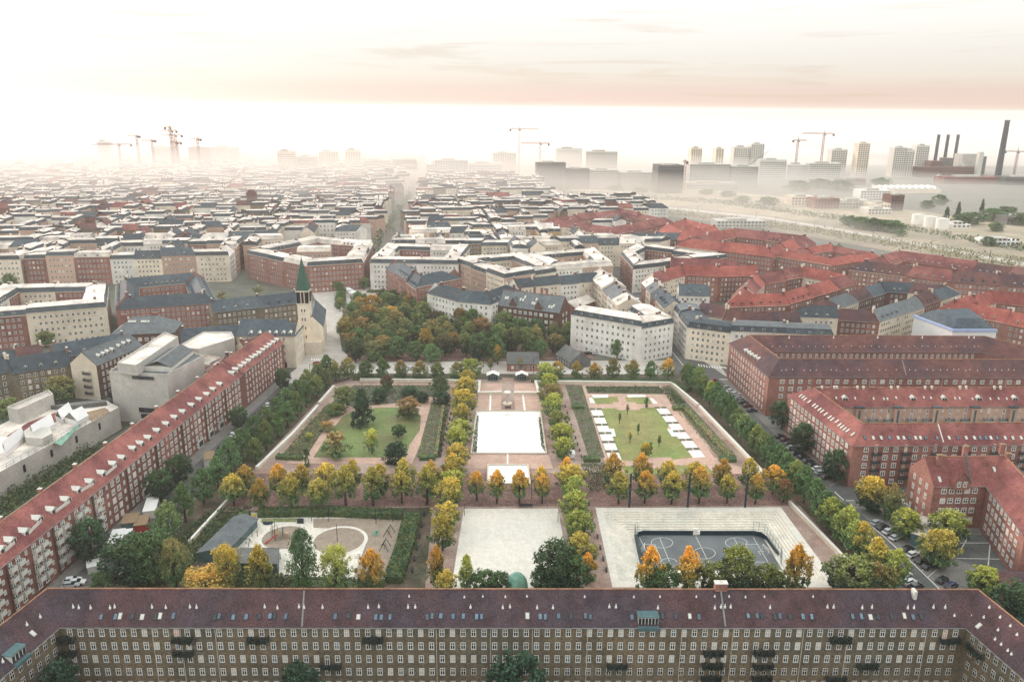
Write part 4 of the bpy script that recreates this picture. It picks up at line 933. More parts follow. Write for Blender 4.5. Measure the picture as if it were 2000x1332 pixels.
hedge('dark hedge closing the near end of the left flower strip', [(820, 889), (850, 889)], 3, 1.5, 4); hedge('yellow-green narrow hedge running the length of the left flower strip', [(866, 790), (851, 886)], 1.1, 1.2, 5, 'plant_leaf')
hedge('dark square hedge left of the right garden, near its far end', [(1117, 790), (1140, 790)], 3.2, 1.6, 6); hedge('dark hedge at the near left corner of the right garden', [(1140, 892), (1172, 892)], 3.2, 1.6, 7)
hedge('dark hedge right of the right garden lawn, far end', [(1314, 793), (1341, 793)], 3.2, 1.6, 8); hedge('olive clipped hedge running down beside the right park wall', [(1341, 795), (1385, 842), (1430, 887)], 2.2, 1.6, 9, 'plant_leaf', 20); hedge('dark hedge at the near right corner of the right garden', [(1405, 893), (1437, 893)], 2.6, 1.5, 10)
hedge('dark hedge in the left garden behind the orange trees, left part', [(540, 887), (590, 890)], 2.4, 1.6, 11); hedge('dark hedge across the bottom of the playground', [(600, 1138), (700, 1140)], 3.0, 1.6, 12)
hedge('dark green hedge along the top of the playground', [(505, 994), (640, 992), (785, 998)], 3.5, 2.2, 13, dens=40); hedge('overgrown hedge left of the playground shed', [(448, 1035), (480, 996)], 3.0, 2.0, 14)
def planted(label, px, n, h, leaf, seed, m, name='flower_bed'):
    b = MB(); scatter_leaves(b, ats(px, .3), n, h, leaf, seed); o = solo(name, b, [m], label, 'planting', stuff=True); return o
planted('loose flowering plants in the left strip of the left garden', [(640, 790), (672, 790), (648, 815), (600, 888), (552, 888), (600, 830)], 3000, 1.8, .3, 1, 'plant_leaf')
planted('dark shrubby planting across the top of the left garden', [(690, 752), (862, 752), (850, 772), (800, 785), (690, 795), (660, 785)], 800, 1.6, .35, 2, 'hedge_leaf')
planted('mixed perennials in the flower strip right of the left garden lawn', [(843, 785), (864, 785), (848, 890), (814, 890)], 850, .8, .28, 3, 'plant_leaf')
planted('dark low planting in the strip left of the right garden lawn', [(1104, 752), (1136, 752), (1181, 893), (1150, 893)], 850, .8, .28, 4, 'plant_leaf')
planted('pale green roses in the strip right of the right garden lawn', [(1312, 792), (1335, 792), (1425, 890), (1400, 890)], 850, .8, .28, 5, 'plant_leaf')
planted('low dark planting across the top of the right garden', [(1145, 755), (1286, 755), (1300, 768), (1150, 767)], 1800, 1.0, .25, 6, 'hedge_leaf')
planted('dark shrubs in the right top corner bed of the right garden', [(1290, 756), (1312, 760), (1340, 788), (1312, 790)], 900, 1.0, .28, 7, 'hedge_leaf')
planted('row of bushes on the left of the left promenade', [(872, 790), (880, 790), (858, 893), (850, 893)], 700, .9, .3, 8, 'hedge_leaf')
planted('dark shrubs inside the left edge of the white basin', [(931, 812), (935, 812), (931, 884), (921, 884)], 700, .8, .25, 9, 'hedge_leaf'); planted('dark shrubs inside the right edge of the white basin', [(1052, 815), (1056, 815), (1066, 884), (1057, 870)], 600, .8, .25, 10, 'hedge_leaf')
planted('shrubs and young trees in the strip between right promenade and mid park', [(1135, 905), (1180, 905), (1190, 960), (1150, 960)], 900, 1.6, .3, 11, 'hedge_leaf')
planted('undergrowth under the trees left of the playground', [(400, 1000), (500, 985), (480, 1000), (440, 1040), (405, 1090), (300, 1160), (250, 1160)], 3500, 1.8, .35, 12, 'hedge_leaf')
planted('dark ivy ground cover below the playground', [(445, 1115), (760, 1135), (745, 1150), (440, 1150)], 2600, 1.4, .35, 13, 'hedge_leaf')
planted('overgrown courtyard greenery behind the left terrace', [(-250, 1230), (140, 940), (235, 870), (120, 880), (-250, 1060)], 9000, 4.0, .5, 14, 'hedge_leaf', 'undergrowth')
planted('ivy and bushes right of the foreground block', [(1930, 1150), (2160, 1150), (2200, 1320), (2040, 1260)], 5000, 3.0, .45, 15, 'hedge_leaf', 'undergrowth')
# ---------------------------------------------------------------- trees
def crown_mesh(kind, seed, nleaf, leaf, H=1.0, m='leaf'):
    rr = random.Random(seed); b = MB()
    def prof(t):   # radius at relative height t
        if kind == 'linden': return (math.sin(math.pi*min(1, t*.62+.20))**.9)*(1-t**3.2)**.7 if t < 1 else 0
        if kind == 'round': return math.sqrt(max(0, 1-(2*t-1)**2))**.8
        if kind == 'loose': return math.sqrt(max(0, 1-(2*t-1)**2))**.6*(.75+.3*math.sin(9*t+seed))
        if kind == 'cone': return (1-t)**.8*(.9+.15*math.sin(14*t+seed))+.04
        if kind == 'column': return .95*math.sin(math.pi*min(.97, t*.9+.08))**.4
        return 1
    clumps = []
    nc = max(20, nleaf//40)
    for _ in range(nc):
        t = rr.random()**.85; a = rr.uniform(0, 2*math.pi); R_ = prof(t)*rr.uniform(.35, .95)*(1+.14*math.sin(3*a+seed)+.1*math.sin(5*a+seed*2))
        clumps.append((Vector((R_*math.cos(a), R_*math.sin(a), t)), rr.uniform(.12, .26)))
    for k in range(nleaf):
        c, r = rr.choice(clumps); v = Vector((rr.gauss(0, 1), rr.gauss(0, 1), rr.gauss(0, 1))).normalized()*r*rr.random()**.5
        p = c+Vector((v.x, v.y, v.z*.55)); p.z = max(.0, p.z)
        a = Vector((rr.gauss(0, 1), rr.gauss(0, 1), rr.gauss(0, 1)+.5)).normalized(); u = a.orthogonal().normalized(); w_ = a.cross(u); th = rr.uniform(0, 6.28); u, w_ = u*math.cos(th)+w_*math.sin(th), w_*math.cos(th)-u*math.sin(th)
        s_ = leaf*rr.uniform(.6, 1.3); P = []
        for x_, y_ in ((-1, 0), (-.2, -.6), (1, 0), (.1, .6)): q = u*x_*s_+w_*y_*s_; P.append((p.x+q.x, p.y+q.y, p.z+q.z*.45))
        b.poly(P)
    return b.mesh('crown', [m])
def trunk_mesh(seed, limbs=5, spread=.6):
    rr = random.Random(seed); b = MB(); b.tube((0, 0, 0), (0, 0, .45), .035, 7, .024); b.tube((0, 0, .45), (rr.uniform(-.02, .02), 0, .8), .024, 6, .008)
    for k in range(limbs):
        a = 2*math.pi*k/limbs+rr.uniform(-.4, .4); z0 = rr.uniform(.3, .55); b.tube((0, 0, z0), (spread*.28*math.cos(a), spread*.28*math.sin(a), z0+rr.uniform(.18, .35)), .013, 5, .004)
    return b.mesh('trunk', ['bark'])
TR = [trunk_mesh(s) for s in range(4)]
CR = {}
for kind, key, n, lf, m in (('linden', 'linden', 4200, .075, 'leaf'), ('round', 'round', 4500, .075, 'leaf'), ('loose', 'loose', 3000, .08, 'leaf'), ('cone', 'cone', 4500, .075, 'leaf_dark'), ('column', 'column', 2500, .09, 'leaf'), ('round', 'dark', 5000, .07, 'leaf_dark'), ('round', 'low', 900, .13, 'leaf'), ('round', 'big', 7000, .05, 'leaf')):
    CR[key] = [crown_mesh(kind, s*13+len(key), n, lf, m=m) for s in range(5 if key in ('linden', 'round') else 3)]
rt = random.Random(11)
ORANGE = (.82, .42, .06); GOLD = (.76, .53, .08); LIME = (.50, .50, .09); RUST = (.48, .25, .09); GREEN = (.12, .20, .055); OLIVE = (.28, .28, .08); BRONZE = (.38, .26, .09)
NT = [0]
def tree(label, px, py, h, wd, kind='linden', col=GREEN, amt=.7, group=None, bare=.22, pos=None, cat='tree', name=None):
    """tree standing at the ground point seen at px,py; h, wd in metres"""
    p = Vector((*at(px, py, 0), 0)) if pos is None else Vector((pos[0], pos[1], 0)); NT[0] += 1
    root = thing(name or ('pine_tree' if kind == 'cone' else 'tree'), label, cat, p, rt.uniform(0, 6.28), group)
    k = 'dark' if kind == 'dark' else kind
    if bare > .02:
        t = bpy.data.objects.new('trunk', rt.choice(TR)); t.parent = root; t.scale = (h*.9, h*.9, h); link(t)
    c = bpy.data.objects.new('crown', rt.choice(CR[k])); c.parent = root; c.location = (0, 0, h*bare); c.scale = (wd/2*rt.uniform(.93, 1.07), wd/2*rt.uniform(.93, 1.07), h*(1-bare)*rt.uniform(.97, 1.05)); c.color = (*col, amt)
    link(c); return root
def mixc(a, b, t): return tuple(a[i]*(1-t)+b[i]*t for i in range(3))
def row(desc, pts, h=10, wd=6.5, kind='linden', cols=(GREEN,), amt=(.3, .7), group=None, start='the far end', bare=.2, cat='tree', jit=.3):
    """pts: pixel positions of trunk feet; labels count along the row"""
    for i, (x, y) in enumerate(pts):
        c = rt.choice(cols); p = at(x, y, 0); 
        tree(f'{COLN[c]} lime tree, {ORD[i]} from {start} of {desc}', x, y, h*rt.uniform(.84, 1.12), wd*rt.uniform(.84, 1.16), kind, c, rt.uniform(*amt), group, bare, pos=(p.x+rt.uniform(-jit, jit), p.y+rt.uniform(-jit, jit)))
COLN = {ORANGE: 'orange-topped', GOLD: 'golden', LIME: 'lime-green', RUST: 'rust-brown', GREEN: 'green', OLIVE: 'olive-green', BRONZE: 'bronze-tinged'}
def along(px, n):
    P = ats(px); L_ = [0]
    for i in range(len(P)-1): L_.append(L_[-1]+(P[i+1]-P[i]).length)
    out_ = []
    for k in range(n):
        s_ = L_[-1]*k/(n-1)
        for i in range(len(P)-1):
            if s_ <= L_[i+1]+1e-6: t = (s_-L_[i])/(L_[i+1]-L_[i]); out_.append(P[i].lerp(P[i+1], t)); break
    return out_
def row_w(desc, pts, **kw):
    global at
    for_px = pts; h = kw.get('h', 10); wd = kw.get('wd', 6.5); cols = kw.get('cols', (GREEN,)); amt = kw.get('amt', (.3, .7)); start = kw.get('start', 'the far end'); jit = kw.get('jit', .4)
    for i, p in enumerate(pts):
        c = rt.choice(cols); tree(f'{COLN[c]} {kw.get("kindname", "lime tree")}, {ORD[i]} from {start} of {desc}', 0, 0, h*rt.uniform(.88, 1.12), wd*rt.uniform(.88, 1.12), kw.get('kind', 'linden'), c, rt.uniform(*amt), kw.get('group'), kw.get('bare', .2), pos=(p.x+rt.uniform(-jit, jit), p.y+rt.uniform(-jit, jit)))
# row along the cross street at the top of the park
row('street row above left garden', [(x, 742) for x in (680, 715, 748, 785, 822, 856, 893)], 9.5, 7.6, cols=(GREEN, BRONZE, OLIVE), amt=(.5, .9), start='left', group='street trees along the top of the park')
row('street row above right garden', [(x, 743) for x in (1088, 1127, 1161, 1197, 1236, 1271, 1304)], 9.5, 7.6, cols=(GREEN, BRONZE, ORANGE), amt=(.5, .9), start='left', group='street trees along the top of the park')
tree('small rust tree in the road beside the left entrance pavilion', 958, 722, 5.5, 3.2, 'linden', RUST, .8); tree('small bronze tree in the road beside the right entrance pavilion', 1016, 724, 6.2, 3.6, 'linden', BRONZE, .8)
tree('tall rust tree behind the left end of the low dark roof', 972, 712, 9.5, 5.5, 'linden', ORANGE, .6)
# rows beside the left street: inner and outer
row_w('outer row beside left street', along([(640, 742), (560, 808), (470, 905), (330, 1055)], 14), h=11, wd=8.0, cols=(GREEN, GREEN, OLIVE), amt=(.2, .7), group='trees lining the left street')
row_w('inner row along left park wall', along([(655, 745), (600, 795), (500, 905)], 9), h=10, wd=7.2, cols=(GREEN, OLIVE, BRONZE), amt=(.2, .7), group='trees lining the left street')
# row beside the right street
row_w('row beside right street', along([(1340, 752), (1400, 802), (1500, 912), (1600, 1012), (1668, 1085)], 24), h=11, wd=8.2, cols=(GREEN, GREEN, OLIVE, LIME), amt=(.2, .65), group='trees lining the right street')
for i, (x, y, c) in enumerate(((1620, 1040, LIME), (1652, 1060, LIME), (1678, 1090, GOLD), (1706, 1125, GOLD), (1744, 1150, LIME))): tree(f'tall {COLN[c]} lime tree, {ORD[i]} of the five nearest along the right street', x, y, 11, 8.3, 'linden', c, .8, 'trees lining the right street')
# promenade rows
row('left promenade row', [(920, 745), (913, 765), (908, 785), (904, 808), (902, 835), (898, 860), (893, 888), (892, 915)], 9.2, 9.8, 'round', cols=(LIME, GOLD, LIME), amt=(.6, .95), group='trees of the left promenade', bare=.18)
row('lower left promenade row', [(885, 945), (882, 968), (880, 1000), (873, 1035), (866, 1075)], 9.4, 9.6, 'round', cols=(GOLD, GOLD, LIME), amt=(.6, .95), group='trees of the left promenade', bare=.18)
row('right promenade row', [(1065, 750), (1072, 772), (1077, 795), (1082, 820), (1090, 848), (1094, 872), (1100, 900)], 9.2, 9.4, 'round', cols=(LIME, OLIVE, BRONZE), amt=(.7, 1.0), group='trees of the right promenade', bare=.18)
row('lower right promenade row', [(1113, 965), (1118, 990), (1124, 1022), (1128, 1060), (1136, 1105)], 9.2, 9.2, 'round', cols=(GOLD, LIME), amt=(.6, .95), group='trees of the right promenade', bare=.18)
tree('orange lime tree where the left promenade meets the mid-park rows', 884, 935, 9, 6, 'linden', ORANGE, .9); tree('orange lime tree behind it at the end of the upper row', 880, 952, 8.5, 6, 'linden', ORANGE, .9); tree('bright orange tree where the right promenade meets the mid-park rows', 1106, 945, 9, 6.4, 'linden', ORANGE, 1)
# cross rows
row('back row across left mid park', [(482, 965), (546, 968), (590, 962), (640, 965), (690, 962), (742, 965), (790, 960), (842, 962)], 10.5, 8.0, cols=(ORANGE, ORANGE, GOLD), amt=(.5, .95), start='left', group='orange lime rows across the park')
row('front row across left mid park', [(458, 988), (510, 1000), (572, 1000), (625, 998), (676, 990), (730, 988), (783, 984), (836, 984)], 12.0, 8.6, cols=(ORANGE, GOLD, GOLD), amt=(.4, .85), start='left', group='orange lime rows across the park', bare=.25)
row('front row across the centre', [(931, 978), (970, 983), (1015, 983), (1060, 983)], 10.5, 6.2, cols=(ORANGE,), amt=(.9, 1.0), start='left', group='orange lime rows across the park', bare=.28); row('back row across the centre', [(970, 960), (1014, 960), (1058, 958)], 8, 5.2, cols=(ORANGE, GOLD), amt=(.7, 1), start='left', group='orange lime rows across the park')
row('front row across right mid park', [(1206, 984), (1260, 984), (1312, 984), (1366, 984), (1420, 984), (1474, 984), (1508, 966)], 11.2, 8.0, cols=(ORANGE, GOLD, ORANGE), amt=(.6, 1.0), start='left', group='orange lime rows across the park', bare=.27); row('back row across right mid park', [(1196, 955), (1250, 950), (1304, 952), (1356, 955), (1410, 955), (1462, 955)], 10.8, 7.4, cols=(ORANGE, GOLD), amt=(.7, 1.0), start='left', group='orange lime rows across the park')
tree('small pinkish tree right of the mid-park orange rows', 1530, 982, 8, 5.5, 'round', (.36, .15, .07), .9)
# individual park trees
for a_ in (('big dark pine tree in the left garden', 708, 832, 14, 11, 'cone', GREEN, .2, .05), ('broad olive tree at the far left corner of the left garden', 672, 800, 9.5, 10, 'round', OLIVE, .6, .15), ('spreading orange-brown tree at the right of the left garden lawn', 798, 818, 8, 13, 'loose', RUST, .8, .15),
           ('round bright green tree on the left garden lawn', 779, 855, 5.2, 6, 'dark', GREEN, .9, .2), ('pale yellow-green tree in the middle of the left garden lawn', 727, 886, 8.8, 7, 'loose', LIME, 1, .15), ('wide rust-grey shrub tree on the near left of the lawn', 656, 895, 9, 12.5, 'loose', RUST, .55, .1),
           ('dark spreading yew at the near right of the left garden', 773, 905, 7, 10, 'dark', GREEN, .1, .03), ('small dark columnar yew at the near left of the garden', 599, 912, 6.5, 2.8, 'column', (.03, .06, .035), .9, .0), ('purple-brown tree at the top of the left garden', 757, 765, 7.5, 7, 'round', (.16, .07, .06), .9, .1),
           ('dark bush right of the purple tree, left garden', 800, 775, 4.5, 8, 'dark', GREEN, .3, .02), ('dark bush beside the path, left garden right side', 823, 786, 4.8, 7, 'dark', GREEN, .2, .02), ('dark leafy tree at the top right of left garden', 860, 772, 8, 9, 'round', (.08, .10, .05), .8, .1), ('dark bush below it, top right of left garden', 863, 788, 5, 8, 'dark', GREEN, .1, .02),
           ('dark shrub at the centre top of the left garden', 740, 785, 5.5, 8, 'dark', GREEN, .2, .02), ('rusty shrub beside the left garden path', 640, 843, 4, 7, 'loose', RUST, .9, .05), ('olive shrub left of the pine in the left garden', 655, 812, 5, 8, 'round', OLIVE, .7, .05),
           ('bushy yellow-green shrub in the left flower strip', 604, 860, 2.8, 3.2, 'round', LIME, 1, .02), ('small slender dark pine by the right garden terrace', 1262, 797, 4.6, 1.8, 'column', (.04, .08, .04), .8, .1)):
    tree(a_[0], a_[1], a_[2], a_[3], a_[4], a_[5], a_[6], a_[7], None, a_[8])
for i, (x, y, c) in enumerate(((1210, 828, GREEN), (1225, 810, OLIVE), (1246, 850, GREEN), (1230, 866, GOLD), (1287, 873, OLIVE), (1270, 888, GREEN))): tree(f'slender young sapling, {ORD[i]} from the far left on the right garden lawn', x, y, 4.5, 1.7, 'loose', c, .9, 'young saplings on the lawn', .35)
tree('yellow small tree by the near terrace of the right garden', 1260, 895, 5.5, 4.2, 'round', GOLD, 1)
# foreground trees above the ridge
for a_ in (('huge dark green tree by the parked white vehicles, bottom left', 182, 1098, 12.5, 10.5, 'dark', GREEN, .4), ('big dark clump tree above the roof, left part', 262, 1150, 15, 13, 'dark', GREEN, .5), ('tall dark green tree right of the big clump', 305, 1142, 15.5, 13, 'big', GREEN, .5), ('green-bronze tree above the ridge, left part', 345, 1150, 14, 10, 'big', BRONZE, .6), ('dark green low tree at the far left ridge end', 205, 1165, 7, 9, 'big', GREEN, .6),
           ('green and orange tree left of the playground shed roof', 447, 1158, 13.5, 10.5, 'big', GOLD, .8), ('orange-tipped wide low tree above the ridge', 412, 1168, 8.5, 13, 'big', ORANGE, .65), ('golden-topped dense tree in front of the playground shed', 511, 1163, 13.5, 10.5, 'linden', GOLD, .8),
           ('tall blue-green tree in front of the playground', 594, 1160, 18, 11, 'big', (.07, .12, .06), .8), ('light green tree with yellow top in front of the playground', 658, 1160, 13.5, 11, 'big', LIME, .9), ('glowing orange tree in front of the playground', 727, 1163, 13, 9.5, 'linden', ORANGE, 1),
           ('slim orange tree at the near end of the left promenade', 853, 1150, 12.5, 6.2, 'linden', ORANGE, .95), ('yellow-green bush tree beside it at the ridge', 872, 1163, 7, 8, 'round', GOLD, .8), ('slim green-gold tree at the plaza left corner', 912, 1160, 11.5, 5.5, 'linden', LIME, .9), ('dark green bush left of the green dome', 945, 1163, 7.0, 8, 'dark', GREEN, .7), ('low dark bush touching the green dome', 975, 1165, 6.5, 7, 'dark', GREEN, .6),
           ('large glossy green magnolia standing over the plaza corner', 1083, 1163, 15.5, 11.5, 'dark', (.10, .15, .06), .8), ('dark green leafy tree right of the magnolia', 1110, 1165, 12, 10, 'dark', GREEN, .8), ('deep green low tree left of the magnolia foot', 1063, 1168, 8, 8, 'dark', GREEN, .5), ('orange tree behind the magnolia at the right promenade', 1147, 1140, 9, 5.5, 'linden', ORANGE, 1),
           ('golden orange tree at the near left of the court', 1267, 1163, 14, 10.5, 'linden', ORANGE, 1), ('dark green tree below the left golden tree', 1290, 1168, 8.5, 9, 'dark', GREEN, .8), ('golden orange tree in front of the court, middle', 1340, 1163, 13.5, 9.8, 'linden', ORANGE, 1), ('green leafy tree left of the large green pair', 1388, 1166, 9.5, 9, 'dark', LIME, .5), ('large light green tree in front of the court', 1437, 1163, 13.5, 11.5, 'dark', LIME, .55), ('green tree right of the large green tree', 1495, 1166, 9, 9, 'dark', LIME, .4),
           ('golden orange tree at the near right corner of the court', 1551, 1163, 14.5, 10.8, 'linden', ORANGE, 1), ('dark green bushy tree right of the court', 1655, 1162, 10, 13.5, 'dark', LIME, .45), ('bronze bush between green trees at the ridge, right', 1700, 1152, 8, 8, 'round', RUST, .6), ('brown-green bush beside the white cars, right', 1733, 1156, 7.5, 8, 'round', BRONZE, .7)):
    k_ = 1 if a_[4] > 11 or 'magnolia' in a_[0] or a_[5] == 'dark' else .78; tree(a_[0], a_[1], a_[2], a_[3]*.97, a_[4]*k_, *a_[5:8], None, .14)
# street trees by the buildings
for a_ in (('round dark street tree at the far end of the left terrace', 553, 762, 9.5, 7.5), ('dark street tree half way along the left terrace', 467, 838, 8.5, 8), ('dark street tree beside the tan truck on the left street', 352, 945, 10, 9), ('second dark street tree beside the left street, nearer', 316, 978, 9.5, 9),
           ('dark street tree at the corner of the dark-roofed block', 1522, 805, 9.5, 8), ('broad dark street tree between the two right blocks', 1526, 838, 11, 10), ('dark street tree before the bright red block, far one', 1567, 885, 11, 10), ('dark street tree before the bright red block, near one', 1630, 940, 10.5, 10.5)):
    tree(a_[0], a_[1], a_[2], a_[3], a_[4], 'dark', GREEN, .55, 'street trees by the facades', .15)
for a_ in (('yellow-topped dark tree beside the side road, right', 1700, 1000, 11, 11, 'dark', GOLD, 1), ('bronze tree next to the yellow-topped tree, right', 1737, 1014, 11, 8, 'linden', BRONZE, .9), ('bright yellow-green tree in front of the gabled block', 1767, 1050, 8.5, 9, 'round', LIME, 1), ('green climbing tree against the gabled block', 1845, 1068, 10.5, 11, 'dark', LIME, .8), ('olive tree between parked cars and school yard', 1830, 1108, 11, 11, 'round', GOLD, .7), ('light green tree at the right end of the ridge', 1918, 1160, 7.5, 9, 'round', LIME, .9), ('slim green tree at the wall of the right wing', 1980, 1070, 9, 4, 'column', LIME, .5), ('dark tree right of the foreground roof corner', 1990, 1215, 10, 12, 'dark', GREEN, .5),
           ('dark green courtyard tree in the foreground yard, right part', 1010, 1420, 16, 13, 'dark', GREEN, .1), ('dark green courtyard tree in the foreground yard, left part', 588, 1425, 15, 10, 'dark', GREEN, .1), ('dark courtyard tree at the bottom left corner', 128, 1420, 14, 9, 'dark', GREEN, .1)):
    tree(*a_[:8], None, .1)
# grove between park and square
grove = [(p.x, p.y) for p in ats([(672, 640), (700, 600), (760, 595), (850, 605), (975, 650), (1145, 668), (1150, 712), (680, 712)])]
gp_ = []; it = 0
while len(gp_) < 92 and it < 9000:
    it += 1; x = rt.uniform(-115, 60); y = rt.uniform(355, 500)
    if poly_in((x, y), grove) and all((x-a)**2+(y-b)**2 > 46 for a, b in gp_) and not (0 < x < 20 and y < 388) and not (25 < x < 45 and y < 395): gp_.append((x, y))
gp_.sort(key=lambda p: p[1])
gb_ = {}
for x, y in gp_: gb_.setdefault(int((y-355)/14), []).append((x, y))
gl_ = {p: (k, i) for k, l in gb_.items() for i, p in enumerate(sorted(l))}
for i, (x, y) in enumerate(gp_):
    c = rt.choice((RUST, BRONZE, BRONZE, ORANGE, GREEN, OLIVE, OLIVE, GREEN, GREEN)); k_, i_ = gl_[(x, y)]; tree(f'{COLN[c]} tree, {ORD[i_]} from left in {ORD[k_]} line of the grove above the park', 0, 0, rt.uniform(9, 13.5), rt.uniform(9, 12.5), rt.choice(('round', 'round', 'loose', 'dark', 'linden')), c, rt.uniform(.35, .8), 'trees of the grove', .15, pos=(x, y))
row_w('line from grove to church square', along([(664, 608), (668, 580), (650, 562), (640, 548)], 9), h=8, wd=7, kind='round', cols=(LIME, OLIVE, GREEN), amt=(.5, .8), start='near end')
row_w('street row up the avenue', along([(732, 500), (745, 470), (765, 440), (800, 390)], 12), h=10, wd=9, kind='low', kindname='tree', cols=(GREEN, OLIVE), amt=(.4, .8), start='near end')
for i, (x, y, h, w_, c) in enumerate(((1245, 545, 13, 9, BRONZE), (1240, 570, 7, 6, GREEN), (1290, 690, 8, 7, GREEN), (1205, 700, 9, 6, GREEN), (1233, 700, 8, 5, BRONZE), (712, 566, 8, 7, OLIVE), (1055, 700, 9, 8, GREEN), (1180, 440, 9, 10, GREEN), (122, 790, 12, 13, BRONZE), (60, 665, 9, 9, GREEN), (90, 678, 8, 9, OLIVE), (160, 650, 8, 7, GREEN), (385, 620, 10, 14, GOLD), (430, 618, 9, 9, BRONZE), (20, 830, 10, 12, OLIVE), (5, 590, 12, 8, GREEN), (22, 575, 13, 9, GREEN), (12, 530, 12, 10, GREEN), (468, 450, 12, 18, BRONZE), (30, 440, 14, 20, GREEN), (60, 425, 14, 20, OLIVE), (10, 425, 14, 22, GREEN), (1470, 685, 8, 7, GREEN), (1372, 695, 5, 4, GREEN))):
    tree(f'{COLN[c]} town tree, {ORD[i]} of those scattered among the houses, counted from the right centre', x, y, h, w_, 'round', c, .6, 'town trees')
print('trees', NT[0])
# ---------------------------------------------------------------- houses of the city
PALE = ('render_cream', 'render_cream', 'render_white', 'render_pink', 'brick_yellow', 'render_yellow'); MIX = ('render_cream', 'render_white', 'render_cream', 'brick_yellow', 'render_pink', 'render_cream', 'render_white', 'brick_red')
REDW = ('brick_red', 'brick_pink', 'render_cream', 'brick_pink'); BR = ('brick_red', 'brick_dark', 'render_cream')
def P_(px, z_=21): return ats(px, z_)
def rflip(P): return P[::-1] if (P[0].x > P[-1].x) else P
# right of the park, behind block A
block('white terrace curving behind dark-roofed block', P_([(1338, 588), (1366, 618), (1430, 626), (1625, 634)], 21), False, 13, 17, 20, 'mansard', ('render_white', 'render_white', 'render_cream'), ('slate',), seed=21, dorm=1, tops=('slate', 'slate_grey', 'felt'))
block('second row behind the white curving terrace', P_([(1370, 592), (1420, 600), (1500, 612), (1560, 612)], 21), False, 10.5, 16, 22, 'gable', ('brick_red', 'render_cream'), ('roof_brown', 'roof_brown', 'slate'), 5, seed=22)
block('brown-roofed brick ring behind block A', P_([(1575, 598), (1720, 552), (1848, 560), (1790, 578), (1706, 604), (1635, 600)], 22), True, 10.5, 17, 21, 'gable', ('brick_red', 'brick_dark', 'render_cream'), ('roof_brown', 'roof_brown', 'slate', 'slate_grey'), 5, seed=23, dorm=.4)
block('red ring left of brown-roofed ring', P_([(1442, 575), (1478, 537), (1566, 523), (1650, 540), (1530, 572)], 22), True, 11, 17, 24, 'gable', REDW, ('roof_brightred', 'roof_brightred', 'roof_red'), 5.5, seed=24, dorm=.3)
block('red terrace beyond the white corner houses', P_([(1270, 533), (1330, 519), (1400, 522), (1478, 520)], 22), False, 11, 17, 22, 'gable', REDW, ('roof_brightred', 'roof_red'), 5.5, seed=25, dorm=.3)
block('red terrace in its second line', P_([(1310, 505), (1400, 508), (1440, 512)], 22), False, 11, 17, 22, 'gable', REDW, ('roof_red',), 5.5, seed=26)
block('gabled red ring by the railway', P_([(1690, 513), (1752, 494), (1985, 524), (2040, 545), (1860, 533)], 22), True, 14, 17, 26, 'gable', ('brick_pink', 'brick_red'), ('roof_red', 'roof_brown'), 6, seed=27, dorm=1)
block('red ring at the right photo edge', P_([(1862, 592), (1935, 571), (2060, 585), (2120, 640), (1975, 612)], 21), True, 11, 17, 22, 'gable', REDW, ('roof_brightred', 'roof_brightred'), 5.5, seed=28, dorm=.6)
block('long red ring by the railway', P_([(1345, 468), (1430, 448), (1572, 463), (1500, 486)], 22), True, 14, 17, 28, 'gable', REDW, ('roof_red', 'roof_brightred'), 6, seed=29, dorm=.2)
block('small red ring right of it', P_([(1533, 491), (1625, 478), (1706, 492), (1622, 505)], 21), True, 11, 17, 26, 'gable', REDW, ('roof_red', 'roof_brightred'), 4, seed=30, dorm=0)
block('small red ring left of it', P_([(1303, 443), (1338, 431), (1395, 445), (1332, 456)], 21), True, 14, 17, 26, 'gable', REDW, ('roof_brightred',), 6, seed=31, dorm=0)
block('great red ring beyond the white hall', P_([(1072, 428), (1212, 411), (1298, 428), (1196, 446)], 21), True, 15, 17, 30, 'gable', REDW, ('roof_red',), 5, seed=32, dorm=.5)
block('white terrace with gables, right middle distance', P_([(1232, 456), (1330, 457)], 21), False, 13, 16, 20, 'gable', ('render_white', 'render_cream', 'brick_red'), ('slate',), 5, seed=33, dorm=1)
block('pale wedge block at the street fork', P_([(1228, 490), (1252, 478), (1394, 496), (1248, 511)], 20), True, 11, 17, 24, 'mansard', ('brick_red', 'render_white'), ('slate',), seed=34, dorm=.2)
block('stepped row right of diagonal street', P_([(1272, 542), (1300, 572), (1318, 590)], 21), False, 11, 17, 15, 'gable', ('render_white', 'brick_red', 'render_cream'), ('slate_grey', 'felt', 'slate'), 4, seed=35, dorm=.6)
block('short dark row behind stepped row', P_([(1325, 560), (1385, 562)], 21), False, 13, 17, 20, 'gable', ('render_white', 'brick_red'), ('slate',), 5, seed=36)
